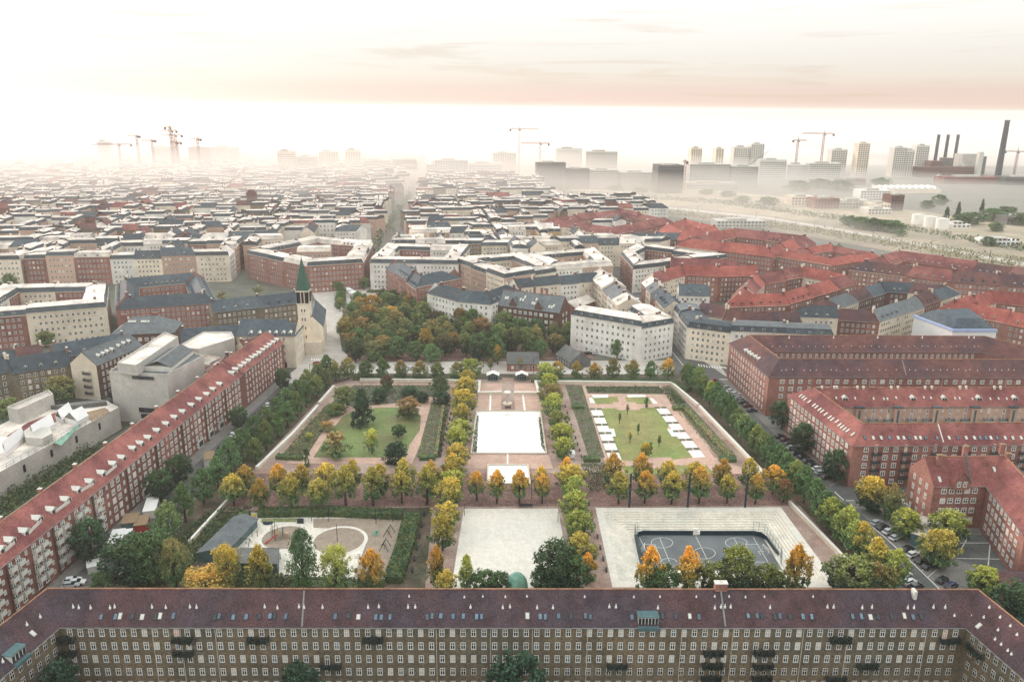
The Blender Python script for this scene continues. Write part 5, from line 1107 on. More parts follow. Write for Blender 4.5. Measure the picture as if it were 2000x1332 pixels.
# centre
block('stepped row left of diagonal street', P_([(1172, 530), (1200, 555), (1232, 588)], 21), False, 14, 18, 15, 'gable', ('render_cream', 'render_cream', 'render_white', 'render_pink'), ('felt', 'felt', 'slate_grey'), 4, seed=41, dorm=.5, var=1.2)
block('white corner block facing the cross street', P_([(1128, 600), (1250, 620), (1286, 614), (1250, 592)], 21), False, 13, 18, 30, 'mansard', ('render_white', 'render_cream'), ('slate',), seed=42, dorm=1, sp=2.9)
block('cream balcony row behind the brick school', P_([(1003, 546), (1165, 531)], 22), False, 11, 18, 14, 'gable', ('render_cream', 'render_yellow', 'render_cream', 'render_white'), ('slate',), 4, seed=43)
block('white house group left of the school', P_([(850, 554), (905, 568), (950, 572), (1002, 553)], 22), False, 12, 18, 28, 'gable', ('render_white',), ('slate',), 5, seed=44, sp=2.9, gab=False)
block('brick row at the square', P_([(772, 508), (824, 543), (888, 530)], 22), False, 13, 18, 20, 'gable', ('brick_pink', 'brick_red'), ('slate',), 5, seed=45, dorm=.4, gab=False)
block('pale courtyard block behind the white house', P_([(908, 503), (990, 531), (1066, 519), (1010, 494)], 21), True, 12, 18, 22, 'mansard', ('render_pink', 'render_cream'), ('slate',), seed=46)
block('pale courtyard block left of the diagonal street', P_([(1040, 494), (1082, 514), (1178, 508), (1150, 486)], 21), True, 12, 18, 22, 'mansard', ('render_cream', 'render_white', 'render_pink'), ('slate', 'felt'), seed=47)
block('triangular brick block on the square', P_([(505, 487), (608, 508), (692, 503), (711, 470), (620, 462)], 21), True, 13, 18, 24, 'mansard', ('brick_pink',), ('slate', 'felt'), seed=48, dorm=.3)
block('block right of the avenue mouth', P_([(742, 503), (768, 476), (900, 480), (880, 505)], 21), True, 12, 18, 22, 'mansard', ('render_cream', 'brick_red', 'render_white'), ('slate', 'felt'), seed=49)
# left
block('white and brown courtyard block, far left', P_([(-60, 606), (182, 587), (187, 552), (20, 556)], 20.5), True, 12, 17, 24, 'mansard', ('render_white', 'render_cream', 'brick_red'), ('slate',), seed=51, dorm=.6)
block('courtyard block with blue-grey near roof', P_([(248, 580), (247, 548), (380, 536), (398, 571)], 20.5), True, 12, 16, 40, 'gable', ('brick_pink',), ('slate',), 5, seed=52, dorm=.6)
block('slate row left of the church tower', P_([(410, 594), (500, 584), (578, 575)], 20), False, 12, 16, 24, 'gable', ('render_cream', 'brick_yellow'), ('slate',), 5, seed=53, dorm=1)
block('slate row behind the theatre', P_([(352, 643), (470, 634)], 18), False, 13, 13, 22, 'gable', ('brick_dark',), ('slate',), 5, seed=54)
block('slate row, bottom left beside tent roof', P_([(-80, 715), (10, 697), (132, 680)], 20), False, 13, 15, 19, 'gable', ('brick_yellow', 'render_pink'), ('slate',), 5, seed=55, dorm=.6)
block('second slate row, bottom left', P_([(100, 674), (240, 652)], 19), False, 12, 14, 22, 'gable', ('brick_red', 'brick_yellow'), ('slate',), 5, seed=56, dorm=.6)
block('third slate row, far left edge', P_([(-60, 690), (30, 683), (80, 675)], 19), False, 12, 14, 22, 'gable', ('render_cream', 'brick_red'), ('slate', 'roof_brown'), 5, seed=57, dorm=.5)
block('red block behind left terrace', P_([(424, 712), (442, 690)], 17), False, 16, 13, 30, 'gable', ('render_cream',), ('roof_brown',), 4, seed=58, dorm=0)
block('dark red house by the theatre', P_([(468, 664), (510, 655)], 17), False, 12, 13, 30, 'gable', ('render_cream',), ('roof_brown',), 4, seed=59, dorm=0)
# --- the generated districts: regular perimeter blocks in street grid, clear of everything above
AV0, AV1 = at(722, 540), at(822, 352); RAIL = [at(x, y) for x, y in ((860, 338), (1000, 372), (1100, 398), (1300, 428), (1460, 448), (1600, 474), (2000, 556), (2600, 700))]
def south_of_rail(p):
    for i in range(len(RAIL)-1):
        a, b_ = RAIL[i], RAIL[i+1]
        if min(a.x, b_.x) <= p.x <= max(a.x, b_.x): return p.y < a.y+(b_.y-a.y)*(p.x-a.x)/(b_.x-a.x)-30
    return p.x < RAIL[0].x
def dist_seg(p, a, b_): ab = b_-a; t = max(0, min(1, (p-a).dot(ab)/ab.length_squared)); return (p-(a+ab*t)).length
rc_ = random.Random(99); cand = []
def district(o, ang, bx, by, sx_, sy_, nx, ny, side):
    ux = Vector((math.cos(ang), math.sin(ang))); uy = Vector((-ux.y, ux.x))
    for j in range(ny):
        off = rc_.uniform(-25, 25); i = 0; x = off
        while i < nx:
            L_ = bx*rc_.uniform(.75, 1.25); D_ = by*rc_.uniform(.85, 1.1); c0 = o+ux*x+uy*(j*(by+sy_)); x += L_+sx_; i += 1
            R_ = [c0, c0+ux*L_, c0+ux*L_+uy*D_, c0+uy*D_]; cc = (R_[0]+R_[2])/2
            if not south_of_rail(cc) or (side == 'R' and cc.x > .13*cc.y): continue
            sd = (AV1-AV0).x*(cc-AV0).y-(AV1-AV0).y*(cc-AV0).x
            if (side == 'L' and sd < 0) or (side == 'R' and sd > 0): continue
            quads = list(path_quads(R_, 11.5, True))
            for t in ((.33, .66) if L_ > 85 else (.5,)):
                m0 = c0+ux*(L_*t+rc_.uniform(-4, 4)); quads += path_quads([m0+uy*6.2, m0+uy*(D_-6.2)], 8)
            for q in quads:
                Ls = (q[0]-q[1]).length; n = max(1, round(Ls/20))
                for hq in split_quad(q, [rc_.uniform(.7, 1.3) for _ in range(n)]):
                    c = (hq[0]+hq[1]+hq[2]+hq[3])/4
                    if dist_seg(c, AV0, AV1+(AV1-AV0)*2) < 17: continue
                    if not all(free(v, 3) for v in hq) or not free(c, 6): continue
                    # inside the picture only
                    az = c.x/max(c.y, 1)
                    if abs(az) > .70: continue
                    cand.append((c.length, hq, side, j, i, rc_.random()))
district(Vector((-760, 470)), math.radians(9), 112, 56, 14, 18, 11, 17, 'L')
district(Vector((-120, 545)), math.radians(7), 100, 52, 13, 16, 9, 15, 'R')
# infill rows behind the hand-placed blocks
cand.sort(key=lambda t: t[0]); print('city candidates', len(cand), 'hand', HOUSES[0])
budget_h = max(0, 292-HOUSES[0]); byrow = {}
for k, (dist, hq, side, j, i, r) in enumerate(cand[:budget_h]): byrow.setdefault((side, j), []).append((hq, r, k))
for (side, j), lst in sorted(byrow.items()):
    lst.sort(key=lambda t: t[0][0].x+t[0][2].x)
    for n_, (hq, r, k) in enumerate(lst):
        rr = random.Random(k*31+5); wl = rr.choice(MIX if side == 'L' else PALE); rf = rr.choice(('slate', 'slate', 'felt', 'slate')); st = rr.choice(('mansard', 'mansard', 'mansard', 'gable'))
        ds = 'left of the avenue' if side == 'L' else 'right of the avenue'
        nm = ORD[n_] if n_ < len(ORD) else 'last but '+ORD[n_-len(ORD)]
        house(f'{WALLN[wl]} house, {ROOFN[rf]} roof, {nm} from left, {ORD[j]} line {ds}', hq, 19+rr.uniform(-1.5, 1.8), st, wl, rf, 4.5, 5, (False, False), (1, 1) if st == 'gable' else (0, 0), dormers=int(rr.random() < .4)*3, chim=rr.choice((1, 2)), seed=k, group='town houses in the districts behind the park')
walls_m = ['render_cream', 'render_white', 'brick_red', 'brick_yellow', 'render_pink', 'brick_pink']; roofs_m = ['slate', 'felt', 'roof_red', 'slate_grey', 'roof_brown']
def far_house(W_, Rf, Tp, Wn, hq, rr, gable_p=.14, red=.035, scale=1.0):
    e = (19+rr.uniform(-3, 2))*scale; wm = rr.choice((0, 0, 1, 1, 3, 4, 0, 2)); walls_of(W_, hq, 0, e, (1, 1), 2.0, wm); a, b_, c, d = hq
    add_windows_joined(Wn, a, b_, e, 5, (e-1)/5, 3.2, 1.3, 1.7, 1.1, rr=rr)
    if rr.random() < gable_p: gable_roof(Rf, hq, e, 4.2, .3, mi=(2 if rr.random() < red*3 else rr.choice((0, 0, 4))))
    else:
        q2 = inset_quad(hq, 1.3); v = lambda p, z_: Vector((p.x, p.y, z_)); mi = 2 if rr.random() < red else 0
        A, B, C, Dd = q2
        for P in ([v(a, e+.05), v(b_, e+.05), v(B, e+2.5), v(A, e+2.5)], [v(c, e+.05), v(d, e+.05), v(Dd, e+2.5), v(C, e+2.5)], [v(d, e), v(a, e), v(A, e+2.5), v(Dd, e+2.5)], [v(b_, e), v(c, e), v(C, e+2.5), v(B, e+2.5)]): Rf.poly(P, mi)
        r0, r1 = (A+Dd)/2, (B+C)/2
        Rf.poly([v(A, e+2.5), v(B, e+2.5), v(r1, e+3.2), v(r0, e+3.2)], 1); Rf.poly([v(C, e+2.5), v(Dd, e+2.5), v(r0, e+3.2), v(r1, e+3.2)], 1)
        for t in (.02, .5): p = lerp(r0, r1, t); Rf.box((p.x, p.y, e+3.6), (.7, 1.6, 2.2), 0, 1 if rr.random() < .5 else 2)
rest = cand[budget_h:]; W_, Rf, Tp, Wn = MB(), MB(), MB(), MB(); rr = random.Random(4)
for dist, hq, side, j, i, r in rest: far_house(W_, Rf, Tp, Wn, hq, rr)
city = thing('distant_town_houses', 'mass of pale and slate-roofed town houses fading into the mist beyond the nearer streets', 'town', (0, 900, 0)); city['kind'] = 'stuff'
for nm, b, ms in (('walls', W_, walls_m), ('roofs', Rf, roofs_m), ('windows', Wn, ['white_paint', 'glass', 'curtain'])): part(nm, b, ms, city, stuff=True)
# yards and street trees between the houses, one mass
tb = MB(); rr = random.Random(8); nt = 0
for _ in range(5200):
    y = rr.uniform(430, 1500); x = rr.uniform(-.68, .45)*y; p = Vector((x, y))
    if nt > 520: break
    if not south_of_rail(p) or not free(p, 1) or poly_in((x, y), grove) or y < 520 and -140 < x < 110: continue
    nt += 1; r = rr.uniform(2.5, 5); h = rr.uniform(5, 11); n = 70 if y < 800 else 30
    for _k in range(n):
        v = Vector((rr.gauss(0, 1), rr.gauss(0, 1), rr.gauss(0, 1))).normalized()*rr.random()**.4; c = Vector((x+v.x*r, y+v.y*r, h*.62+v.z*h*.38)); a = Vector((rr.gauss(0, 1), rr.gauss(0, 1), rr.gauss(0, 1))).normalized(); u = a.orthogonal().normalized()*rr.uniform(.5, 1.1); w_ = a.cross(u); tb.poly([c-u, c-w_, c+u, c+w_])
solo('courtyard_trees', tb, ['plant_leaf'], 'small courtyard and street trees scattered through the misty city districts', 'trees', base=(0, 800, 0), stuff=True)
# ---------------------------------------------------------------- landmarks and single buildings
def ccw(P): return P if sum(P[i].x*P[(i+1) % len(P)].y-P[(i+1) % len(P)].x*P[i].y for i in range(len(P))) > 0 else P[::-1]
def ring_windows(root, P, z0, floors, fh, sp, key, ztop=None, only=None, name='window'):
    P = ccw(P)
    for i in range(len(P)):
        p, q = P[i], P[(i+1) % len(P)]; n = perp((q-p).normalized()); mid = (p+q)/2
        if n.dot(mid) > 0 and only is None: continue      # faces turned away from the park side
        add_windows_single(root, p, q, floors, fh, sp, key, z0, 1.2, budget=[90])
def flat_box(b, P, z0, z1, mi=0, mt=1, par=.6):
    P = ccw(P); b.prism(P, z0, z1, mi, True, mt); n = len(P); c = sum(P, Vector((0, 0)))/n
    for i in range(n):
        p, q = P[i], P[(i+1) % n]; d = (q-p); L_ = d.length; d = d/L_; nn = perp(d); b.obox((p.x+nn.x*.03, p.y+nn.y*.03, z1+.004), (d.x*L_, d.y*L_, 0), (-nn.x*.35, -nn.y*.35, 0), (0, 0, par), mi)
# theatre
th = thing('theatre', 'big windowless grey concrete theatre with stepped flat roofs behind the left terrace', 'theatre', (*at(260, 760), 0))
b = MB(); flat_box(b, ats([(213, 728), (325, 734), (398, 697), (302, 668)], 20), 0, 20); part('main_hall', b, ['concrete', 'slate_grey'], th)
b = MB(); flat_box(b, ats([(229, 711), (266, 716), (348, 660), (322, 651)], 24), 20.3, 24); part('upper_storey', b, ['concrete', 'felt'], th)
P = ats([(283, 720), (333, 722), (377, 688), (333, 686)], 21); b = MB(); b.prism(ccw(P), 20.05, 22); gable_roof(b, (P[1], P[2], P[3], P[0]), 22, 2.2, .3, mi=1); part('gabled_roof', b, ['offwhite', 'slate_grey'], th)
b = MB(); flat_box(b, ats([(345, 680), (388, 684), (458, 662), (452, 650), (398, 650)], 17), 0, 17); part('rear_wing', b, ['concrete', 'felt'], th)
b = MB(); flat_box(b, ats([(393, 712), (425, 718), (430, 700), (400, 696)], 13), 0, 13); part('stair_block', b, ['render_cream', 'felt'], th)
b = MB(); flat_box(b, ats([(213, 768), (240, 775), (246, 760), (222, 752)], 9), 0, 9); part('dark_annex', b, ['dark_metal', 'dark_metal'], th)
fp, fq_ = at(236, 730, 20), at(325, 735, 20); d = (fq_-fp).normalized(); nn = perp(d)
for k in range(5):
    for z_, u0 in ((18.2, .24), (4.6, .30), (2.0, .33)):
        c = fp+d*((fq_-fp).length*(u0+.095*k)); g = MB(); g.obox((c.x+nn.x*.02, c.y+nn.y*.02, z_), (d.x*1.8, d.y*1.8, 0), (nn.x*.06, nn.y*.06, 0), (0, 0, 1.3 if z_ > 10 else 1.9)); part('window', g, ['glass'], th)
occupy(tuple(ats([(205, 740), (330, 740), (460, 655), (325, 648)], 18)), 2)
# slate-roofed gable house
gh, gq, _ = long_building('apartment_block', 'grey slate block with pale blank gable end and stacked balconies, left of the theatre', ats([(159, 688), (252, 651)], 20.8), 12.5, 15.6, 5.2, 'brick_dark', 'slate_grey', ridge='slate_grey')
add_windows_single(gh, gq[0][0], gq[0][1], 5, 2.95, 2.6, 'cross', 1.2, 1.0)
q = gq[0]; e = (q[0]-q[3]).normalized(); n2 = perp(e); L_ = (q[0]-q[3]).length; m_ = (q[0]+q[3])/2
b = MB(); b.poly([(q[3].x+n2.x*.05, q[3].y+n2.y*.05, 0), (q[0].x+n2.x*.05, q[0].y+n2.y*.05, 0), (q[0].x+n2.x*.05, q[0].y+n2.y*.05, 15.5), (m_.x+n2.x*.05, m_.y+n2.y*.05, 20.6), (q[3].x+n2.x*.05, q[3].y+n2.y*.05, 15.5)]); part('gable_face', b, ['render_cream'], gh)
for f in range(1, 5): inst('balcony', BAL_DARK, gh, (m_.x+e.x*1.5+n2.x*.1, m_.y+e.y*1.5+n2.y*.1, f*2.95-.2), math.atan2(e.y, e.x), scale=(.8, 1, 1))
pl = slope_of(q, 15.6, 5.2)
for x, y in ((196, 698), (205, 694), (213, 690), (222, 686), (235, 679), (245, 674), (255, 670)): white_dormer(gh, hit(x, y, *pl[:2])-Vector((0, 0, .4)), pl, 1.5)
# grey hipped school
sc_, sq, _ = long_building('school', 'red-brick school with grey hipped roof and two tall red chimneys, left', ats([(226, 622), (345, 618)], 19), 19, 13.5, 6, 'brick_dark', 'slate_grey', hip=(True, True), gable=(0, 0), ridge='slate_grey', cat='school')
add_windows_single(sc_, sq[0][0], sq[0][1], 3, 4.1, 3.0, 'wide', 1.4, 2)
for x, y in ((243, 626), (304, 622)): p = at(x, y, 17); b = MB(); chimney_box(b, p, 14.5, 5.5, (2.4, 1.3), 0, 2); part('chimney', b, ['brick_red', 'brick_pink'], sc_)
pl = slope_of(sq[0], 13.5, 6)
for x in (252, 256, 260, 264, 277, 281, 285, 290): roof_item('skylight', SKYL[1], sc_, x, 628, pl, .05)
# corner building of the church, nave and tower
cb_, cq_, _ = long_building('parish_building', 'cream corner building with slate mansard joined to the church tower', ats([(470, 622), (582, 622)], 22), 18, 16, 5.5, 'render_cream', 'slate', hip=(False, True), ridge='slate_grey')
add_windows_single(cb_, cq_[0][0], cq_[0][1], 4, 3.5, 3.4, 'cross', 3.0, 2); add_windows_single(cb_, cq_[0][1], cq_[0][2], 4, 3.5, 3.0, 'cross', 3.0, 2)
pl = slope_of(cq_[0], 16, 5.5)
for x in (489, 506, 525, 538, 553, 566): white_dormer(cb_, hit(x, 654, *pl[:2])-Vector((0, 0, .4)), pl, 1.6)
q = cq_[0]; e = (q[1]-q[0]).normalized(); n2 = perp(e)
for k in (6, 10.5, 15):
    c = q[1]-e*k; b = MB(); pts = [(c.x+e.x*t+n2.x*.06, c.y+e.y*t+n2.y*.06, z_) for t, z_ in ((-1.5, .2), (1.5, .2), (1.5, 2.2), (1.1, 3.0), (.5, 3.5), (0, 3.6), (-.5, 3.5), (-1.1, 3.0), (-1.5, 2.2))]; b.poly(pts); b.poly([(x+n2.x*.1, y+n2.y*.1, z_) for x, y, z_ in pts]); part('arched_window', b, ['glass'], cb_)
nv, nq, _ = long_building('church', 'cream church nave with dark slate roof beside the avenue', ats([(609, 614), (616, 582)], 20), 10, 13.5, 5.5, 'render_cream', 'slate', ridge='slate_grey', cat='church')
b = MB(); p = at(610, 668, 6); b.prism([Vector((p.x-3, p.y-3)), Vector((p.x+5, p.y-2)), Vector((p.x+5, p.y+4)), Vector((p.x-3, p.y+4))], 0, 6.5); part('porch', b, ['stone_wall'], nv)
tp = at(600.5, 688, 0); D_ = tp.length
def z_at(px, py, p): dx, dy, dz = ray(px, py); return CAMH+dz/math.hypot(dx, dy)*p.length
zb0, zb1, zap = z_at(595, 592, tp), z_at(593, 566, tp), z_at(589, 503, tp); print('tower', zb0, zb1, zap)
tw = thing('church_tower', 'slim cream church tower with arcaded belfry and tall green copper spire', 'tower', (*tp, 0)); w_ = 5.6
b = MB(); b.box((tp.x, tp.y, zb0/2), (w_, w_, zb0)); part('shaft', b, ['render_cream'], tw)
b = MB(); b.box((tp.x, tp.y, zb0+.2), (w_+.7, w_+.7, .4)); b.box((tp.x, tp.y, zb1-.3), (w_+.8, w_+.8, .6)); b.box((tp.x, tp.y, zb0-5), (w_+.2, w_+.2, .3)); part('cornice', b, ['stone_wall'], tw)
b = MB(); hb = zb1-.6-zb0-.4; b.box((tp.x, tp.y, zb0+.4+hb/2), (w_-1, w_-1, hb), mi=0); part('bell_chamber', b, ['dark_metal'], tw)
for sx_ in (-1, 1):
    for k in range(4):
        for ax in (0, 1):
            t = (k/3-.5)*(w_-.6); x, y = (t, sx_*(w_/2-.3)) if ax else (sx_*(w_/2-.3), t); b = MB(); b.box((tp.x+x, tp.y+y, zb0+.4+hb/2), (.6 if k in (0, 3) else .35, .6 if k in (0, 3) else .35, hb)); part('belfry_pillar', b, ['render_cream'], tw)
b = MB(); hw = w_/2+.1; B_ = [(-hw, -hw), (hw, -hw), (hw, hw), (-hw, hw)]; zs_ = [(zb1, 1.0), (zb1+(zap-zb1)*.25, .82), (zap, .02)]
for (z0, s0), (z1, s1) in zip(zs_, zs_[1:]):
    for k in range(4): p, q = B_[k], B_[(k+1) % 4]; b.poly([(tp.x+p[0]*s0, tp.y+p[1]*s0, z0), (tp.x+q[0]*s0, tp.y+q[1]*s0, z0), (tp.x+q[0]*s1, tp.y+q[1]*s1, z1), (tp.x+p[0]*s1, tp.y+p[1]*s1, z1)])
part('spire', b, ['copper_dark'], tw); b = MB(); b.tube((tp.x, tp.y, zap-.3), (tp.x, tp.y, zap+1.6), .1, 5); part('finial', b, ['copper_dark'], tw)
for f in range(6):
    for k in (-1, 1): b = MB(); b.box((tp.x+k*.7, tp.y-w_/2-.03, zb0-3.2-f*4.5), (.5, .08, 1.5)); part('slit_window', b, ['glass'], tw)
# tent-roofed deck building, bottom left
dk = thing('deck_building', 'low grey concrete building with a rooftop playground of white tents, bottom left', 'building', (*at(100, 900), 0))
DP = ats([(-190, 1025), (232, 795), (207, 782), (60, 800), (-60, 860)], 9)
b = MB(); b.prism(ccw(DP), 0, 9, 0, True, 1); P = ccw(DP)
part('walls', b, ['concrete', 'felt'], dk)
for i in range(len(P)):
    p, q = P[i], P[(i+1) % len(P)]; d = q-p; n = int(d.length/3); nn = perp(d.normalized())
    b = MB(); b.tube((p.x, p.y, 10.6), (q.x, q.y, 10.6), .06, 5); b.tube((p.x, p.y, 9.8), (q.x, q.y, 9.8), .04, 4); [b.tube((p.x+d.x*k/n, p.y+d.y*k/n, 9), (p.x+d.x*k/n, p.y+d.y*k/n, 10.6), .05, 4) for k in range(n+1)]; part('railing', b, ['teal_metal'], dk)
    if nn.y < -.2 or nn.x > .3:
        for k in range(2, n, 4):
            c = p+d*(k/n); b = MB(); b.obox((c.x+nn.x*.02, c.y+nn.y*.02, 4.5), (d.x/d.length*1.1, d.y/d.length*1.1, 0), (nn.x*.05, nn.y*.05, 0), (0, 0, 2.6)); part('window', b, ['glass'], dk)
def on_deck(name, px, h, m, z=9.03): b = MB(); b.prism(ccw(ats(px, z)), z, z+h); part(name, b, [m], dk)
on_deck('red_floor', [(12, 852), (55, 825), (110, 805), (135, 812), (100, 828), (45, 852)], .05, 'roof_red'); on_deck('sand_floor', [(165, 806), (205, 796), (215, 805), (180, 822), (165, 818)], .05, 'timber'); on_deck('green_floor', [(105, 865), (150, 832), (160, 828), (120, 870)], .05, 'copper')
def tent(label, pts, z=9.1, h=2.6):
    P = ats(pts, z+2); P = [P[0], P[1], P[2], P[3]]; b = MB(); b.prism(ccw(list(P)), z, z+2, 0, False); gable_roof(b, tuple(P), z+2, h, .4); solo('tent', b, ['tarp'], label, 'tent')
tent('white gabled tent at the near left of the roof deck', [(5, 872), (42, 843), (47, 850), (10, 882)]); tent('large white gabled tent in the middle of the roof deck', [(58, 840), (97, 816), (106, 826), (66, 850)]); tent('peaked white tent at the back of the roof deck', [(108, 812), (130, 795), (142, 802), (120, 818)]); tent('low white tent at the right of the roof deck', [(125, 815), (152, 803), (172, 810), (150, 822)])
on_deck('hut', [(48, 858), (62, 848), (100, 850), (105, 862), (85, 872), (52, 870)], 3.0, 'concrete'); on_deck('hut', [(100, 800), (150, 793), (205, 788), (210, 792), (140, 800)], 1.6, 'concrete_dark')
fb = thing('flat_roofed_house', 'pale grey flat-roofed box house behind the tents, far left', 'house', (*at(60, 800), 0)); b = MB(); flat_box(b, ats([(14, 797), (35, 803), (104, 772), (95, 764)], 14), 0, 14); part('walls', b, ['concrete', 'felt'], fb); occupy(tuple(ats([(14, 797), (35, 803), (104, 772), (95, 764)], 14)))
# red-brick grove school with three gables
gs, gsq, _ = long_building('school', 'dark red-brick school with slate roof, gables and skylights behind the grove', ats([(984, 566), (1104, 580)], 22.5), 15, 15.5, 7, 'brick_dark', 'slate_grey', ridge='brick_red', cat='school')
add_windows_single(gs, gsq[0][0], gsq[0][1], 4, 3.6, 3.1, 'wide', 1.3, 1.5); add_windows_single(gs, gsq[0][1], gsq[0][2], 4, 3.6, 4.5, 'wide', 1.3, 1.5)
pl = slope_of(gsq[0], 15.5, 7)
for x, y in ((988, 582), (992, 582), (1017, 585), (1022, 586), (1026, 580), (1040, 592), (1044, 593), (1048, 585), (1073, 599), (1078, 600), (1082, 597)): roof_item('skylight', SKYL[1], gs, x, y, pl, .02, scale=(1.3, 1.4, 1))
for x, y in ((1004, 592), (1054, 599)):
    p = hit(x, y, *pl[:2]); e = pl[3]; o = Vector((-e.y, e.x, 0)); o = -o if o.dot(pl[1]) > 0 else o; B = Vector((p.x, p.y, 14))-e*2.2-o*1.6; b = MB()
    b.poly([B, B+e*4.4, B+e*4.4+Vector((0, 0, 3)), B+e*2.2+Vector((0, 0, 6.5)), B+Vector((0, 0, 3))], 0)
    for s_, k in ((0, 1), (1, -1)): E0 = B+e*4.4*s_+Vector((0, 0, 3)); b.poly([E0-o*.2, B+e*2.2-o*.2+Vector((0, 0, 6.6)), B+e*2.2+o*6+Vector((0, 0, 6.6)), E0+o*3.5], 1)
    part('gable', b, ['brick_dark', 'slate_grey'], gs)
for x in (1004, 1016, 1044, 1058, 1068): p = at(x, 566+(x-984)*.12, 21); b = MB(); chimney_box(b, p, 20, 4.2, (1.4, 1.1), 0, 2); part('chimney', b, ['brick_red', 'brick_dark'], gs)
house('low grey-roofed annex right of the brick school', path_quads(ats([(1108, 586), (1148, 572)], 13), 11)[0], 9, 'gable', 'brick_red', 'felt', 3, 2, gable=(1, 1), chim=0, kind='annex', cat='annex')
for nm, lab, px in (('pavilion_house', 'low dark-roofed brick pavilion between grove and cross street', [(990, 687), (1052, 687)]), ('clubhouse', 'dark slate-roofed clubhouse among trees left of the white corner block', [(1105, 672), (1135, 688)])):
    house(lab, path_quads(ats(px, 8), 11)[0], 3.8, 'gable', 'brick_pink' if 'pav' in nm else 'concrete_dark', 'concrete_dark', 4, 1, gable=(1, 1), chim=0, kind=nm, cat='building')
# white-wrapped house under scaffolding and other odd ones
P = ats([(1786, 612), (1862, 640), (1948, 640), (1900, 606)], 20); wr = thing('wrapped_house', 'house wrapped in white sheeting with a blue tarpaulin band under its roof', 'house', (P[0].x, P[0].y, 0)); b = MB(); b.prism(ccw(P), 0, 18); part('sheeting', b, ['tarp'], wr); b = MB(); Q_ = path_quads([P[0], P[1], P[2]], 1.0); [b.prism(ccw(list(q)), 18.02, 19.2) for q in Q_]; part('tarpaulin', b, ['tarp_blue'], wr); b = MB(); r0 = P[:]; c = sum(P, Vector((0, 0)))/4
for k in range(4): p, q = P[k], P[(k+1) % 4]; b.poly([(p.x, p.y, 18.2), (q.x, q.y, 18.2), (lerp(q, c, .4).x, lerp(q, c, .4).y, 23), (lerp(p, c, .4).x, lerp(p, c, .4).y, 23)])
b.poly([(lerp(p, c, .4).x, lerp(p, c, .4).y, 23) for p in P]); part('roof', b, ['slate'], wr)
wh = thing('hall', 'large white curved-roof hall among the slate roofs, centre right', 'hall', (*at(1045, 450), 0)); P = ats([(1010, 440), (1078, 437), (1082, 447), (1016, 452)], 18); b = MB(); b.prism(ccw(P), 0, 18); gable_roof(b, (P[3], P[2], P[1], P[0]), 18, 3, .5); part('shell', b, ['tarp'], wh)
b = MB(); p = at(495, 425); b.box((p.x, p.y, 14), (9, 9, 28)); b.box((p.x, p.y, 29), (6, 6, 3)); solo('old_tower', b, ['brick_dark'], 'square brown brick tower rising from the misty houses, left', 'tower')
sf = thing('scaffolding', 'scaffolding wrapped round the corner house right of the avenue mouth', 'scaffolding', (*at(750, 545), 0))
S0, S1 = at(738, 545, 0), at(772, 548, 0)
for f in range(7): b = MB(); b.obox((S0.x, S0.y, f*2.5+1), ((S1-S0).x, (S1-S0).y, 0), (0, 1.3, 0), (0, 0, .15)); part('deck', b, ['concrete_dark'], sf)
for k in range(8): c = lerp(S0, S1, k/7); b = MB(); b.tube((c.x, c.y, 0), (c.x, c.y, 18.5), .09, 5); part('pole', b, ['teal_metal'], sf)
# ---------------------------------------------------------------- far towers, power station, cranes, railway
sheet('railway_ground', [(830, 335), (1000, 366), (1100, 392), (1300, 422), (1460, 441), (1600, 466), (2000, 540), (2700, 690), (2700, 520), (2000, 440), (1700, 400), (1400, 372), (1100, 345), (900, 325)], .05, 'rail_ground')
tk = MB()
for k in range(16):
    t = k/15; P = ats([(880, 344-6*t), (1000, 370-10*t), (1100, 394-15*t), (1300, 424-22*t), (1460, 444-26*t), (1600, 468-32*t), (2000, 542-55*t), (2500, 640-80*t)])
    for q in path_quads(P, 2.4): tk.poly([(p.x, p.y, .09+k*.001) for p in q])
o = struct('railway_tracks', tk, ['rail_bed'])
sheet('rail_access_road', [(1050, 380), (1300, 408), (1500, 428), (1640, 452), (1860, 492), (2050, 530), (2050, 522), (1860, 486), (1640, 447), (1500, 424), (1300, 404), (1050, 377)], .13, 'asphalt_pale')
planted('scrub and weeds between the tracks of the railway yard', [(1080, 396), (1300, 418), (1600, 458), (2050, 535), (2050, 512), (1600, 446), (1300, 408), (1080, 388)], 3500, 2.5, 1.1, 41, 'plant_leaf', 'scrub')
planted('green scrub strip on the far side of the railway yard', [(1100, 380), (1400, 398), (1700, 440), (2050, 500), (2050, 488), (1700, 430), (1400, 390), (1100, 374)], 3500, 3.5, 1.3, 42, 'hedge_leaf', 'scrub')
for i in range(26):
    x = 1020+i*38; y = 376+(x-1020)*.115+max(0, x-1500)*.06+(i % 3)*5; p = at(x, y); r_ = thing('rail_mast', f'overhead line mast in the railway yard, {ORD[i]} from left', 'mast', (*p, 0), 0, 'masts of the railway yard')
    b = MB(); b.tube((0, 0, 0), (0, 0, 8.5), .22, 4, .15); part('pole', b, ['dark_metal'], r_, rel=False); b = MB(); b.tube((0, 0, 7.2), (4, 0, 7.8), .1, 4); part('arm', b, ['dark_metal'], r_, rel=False)
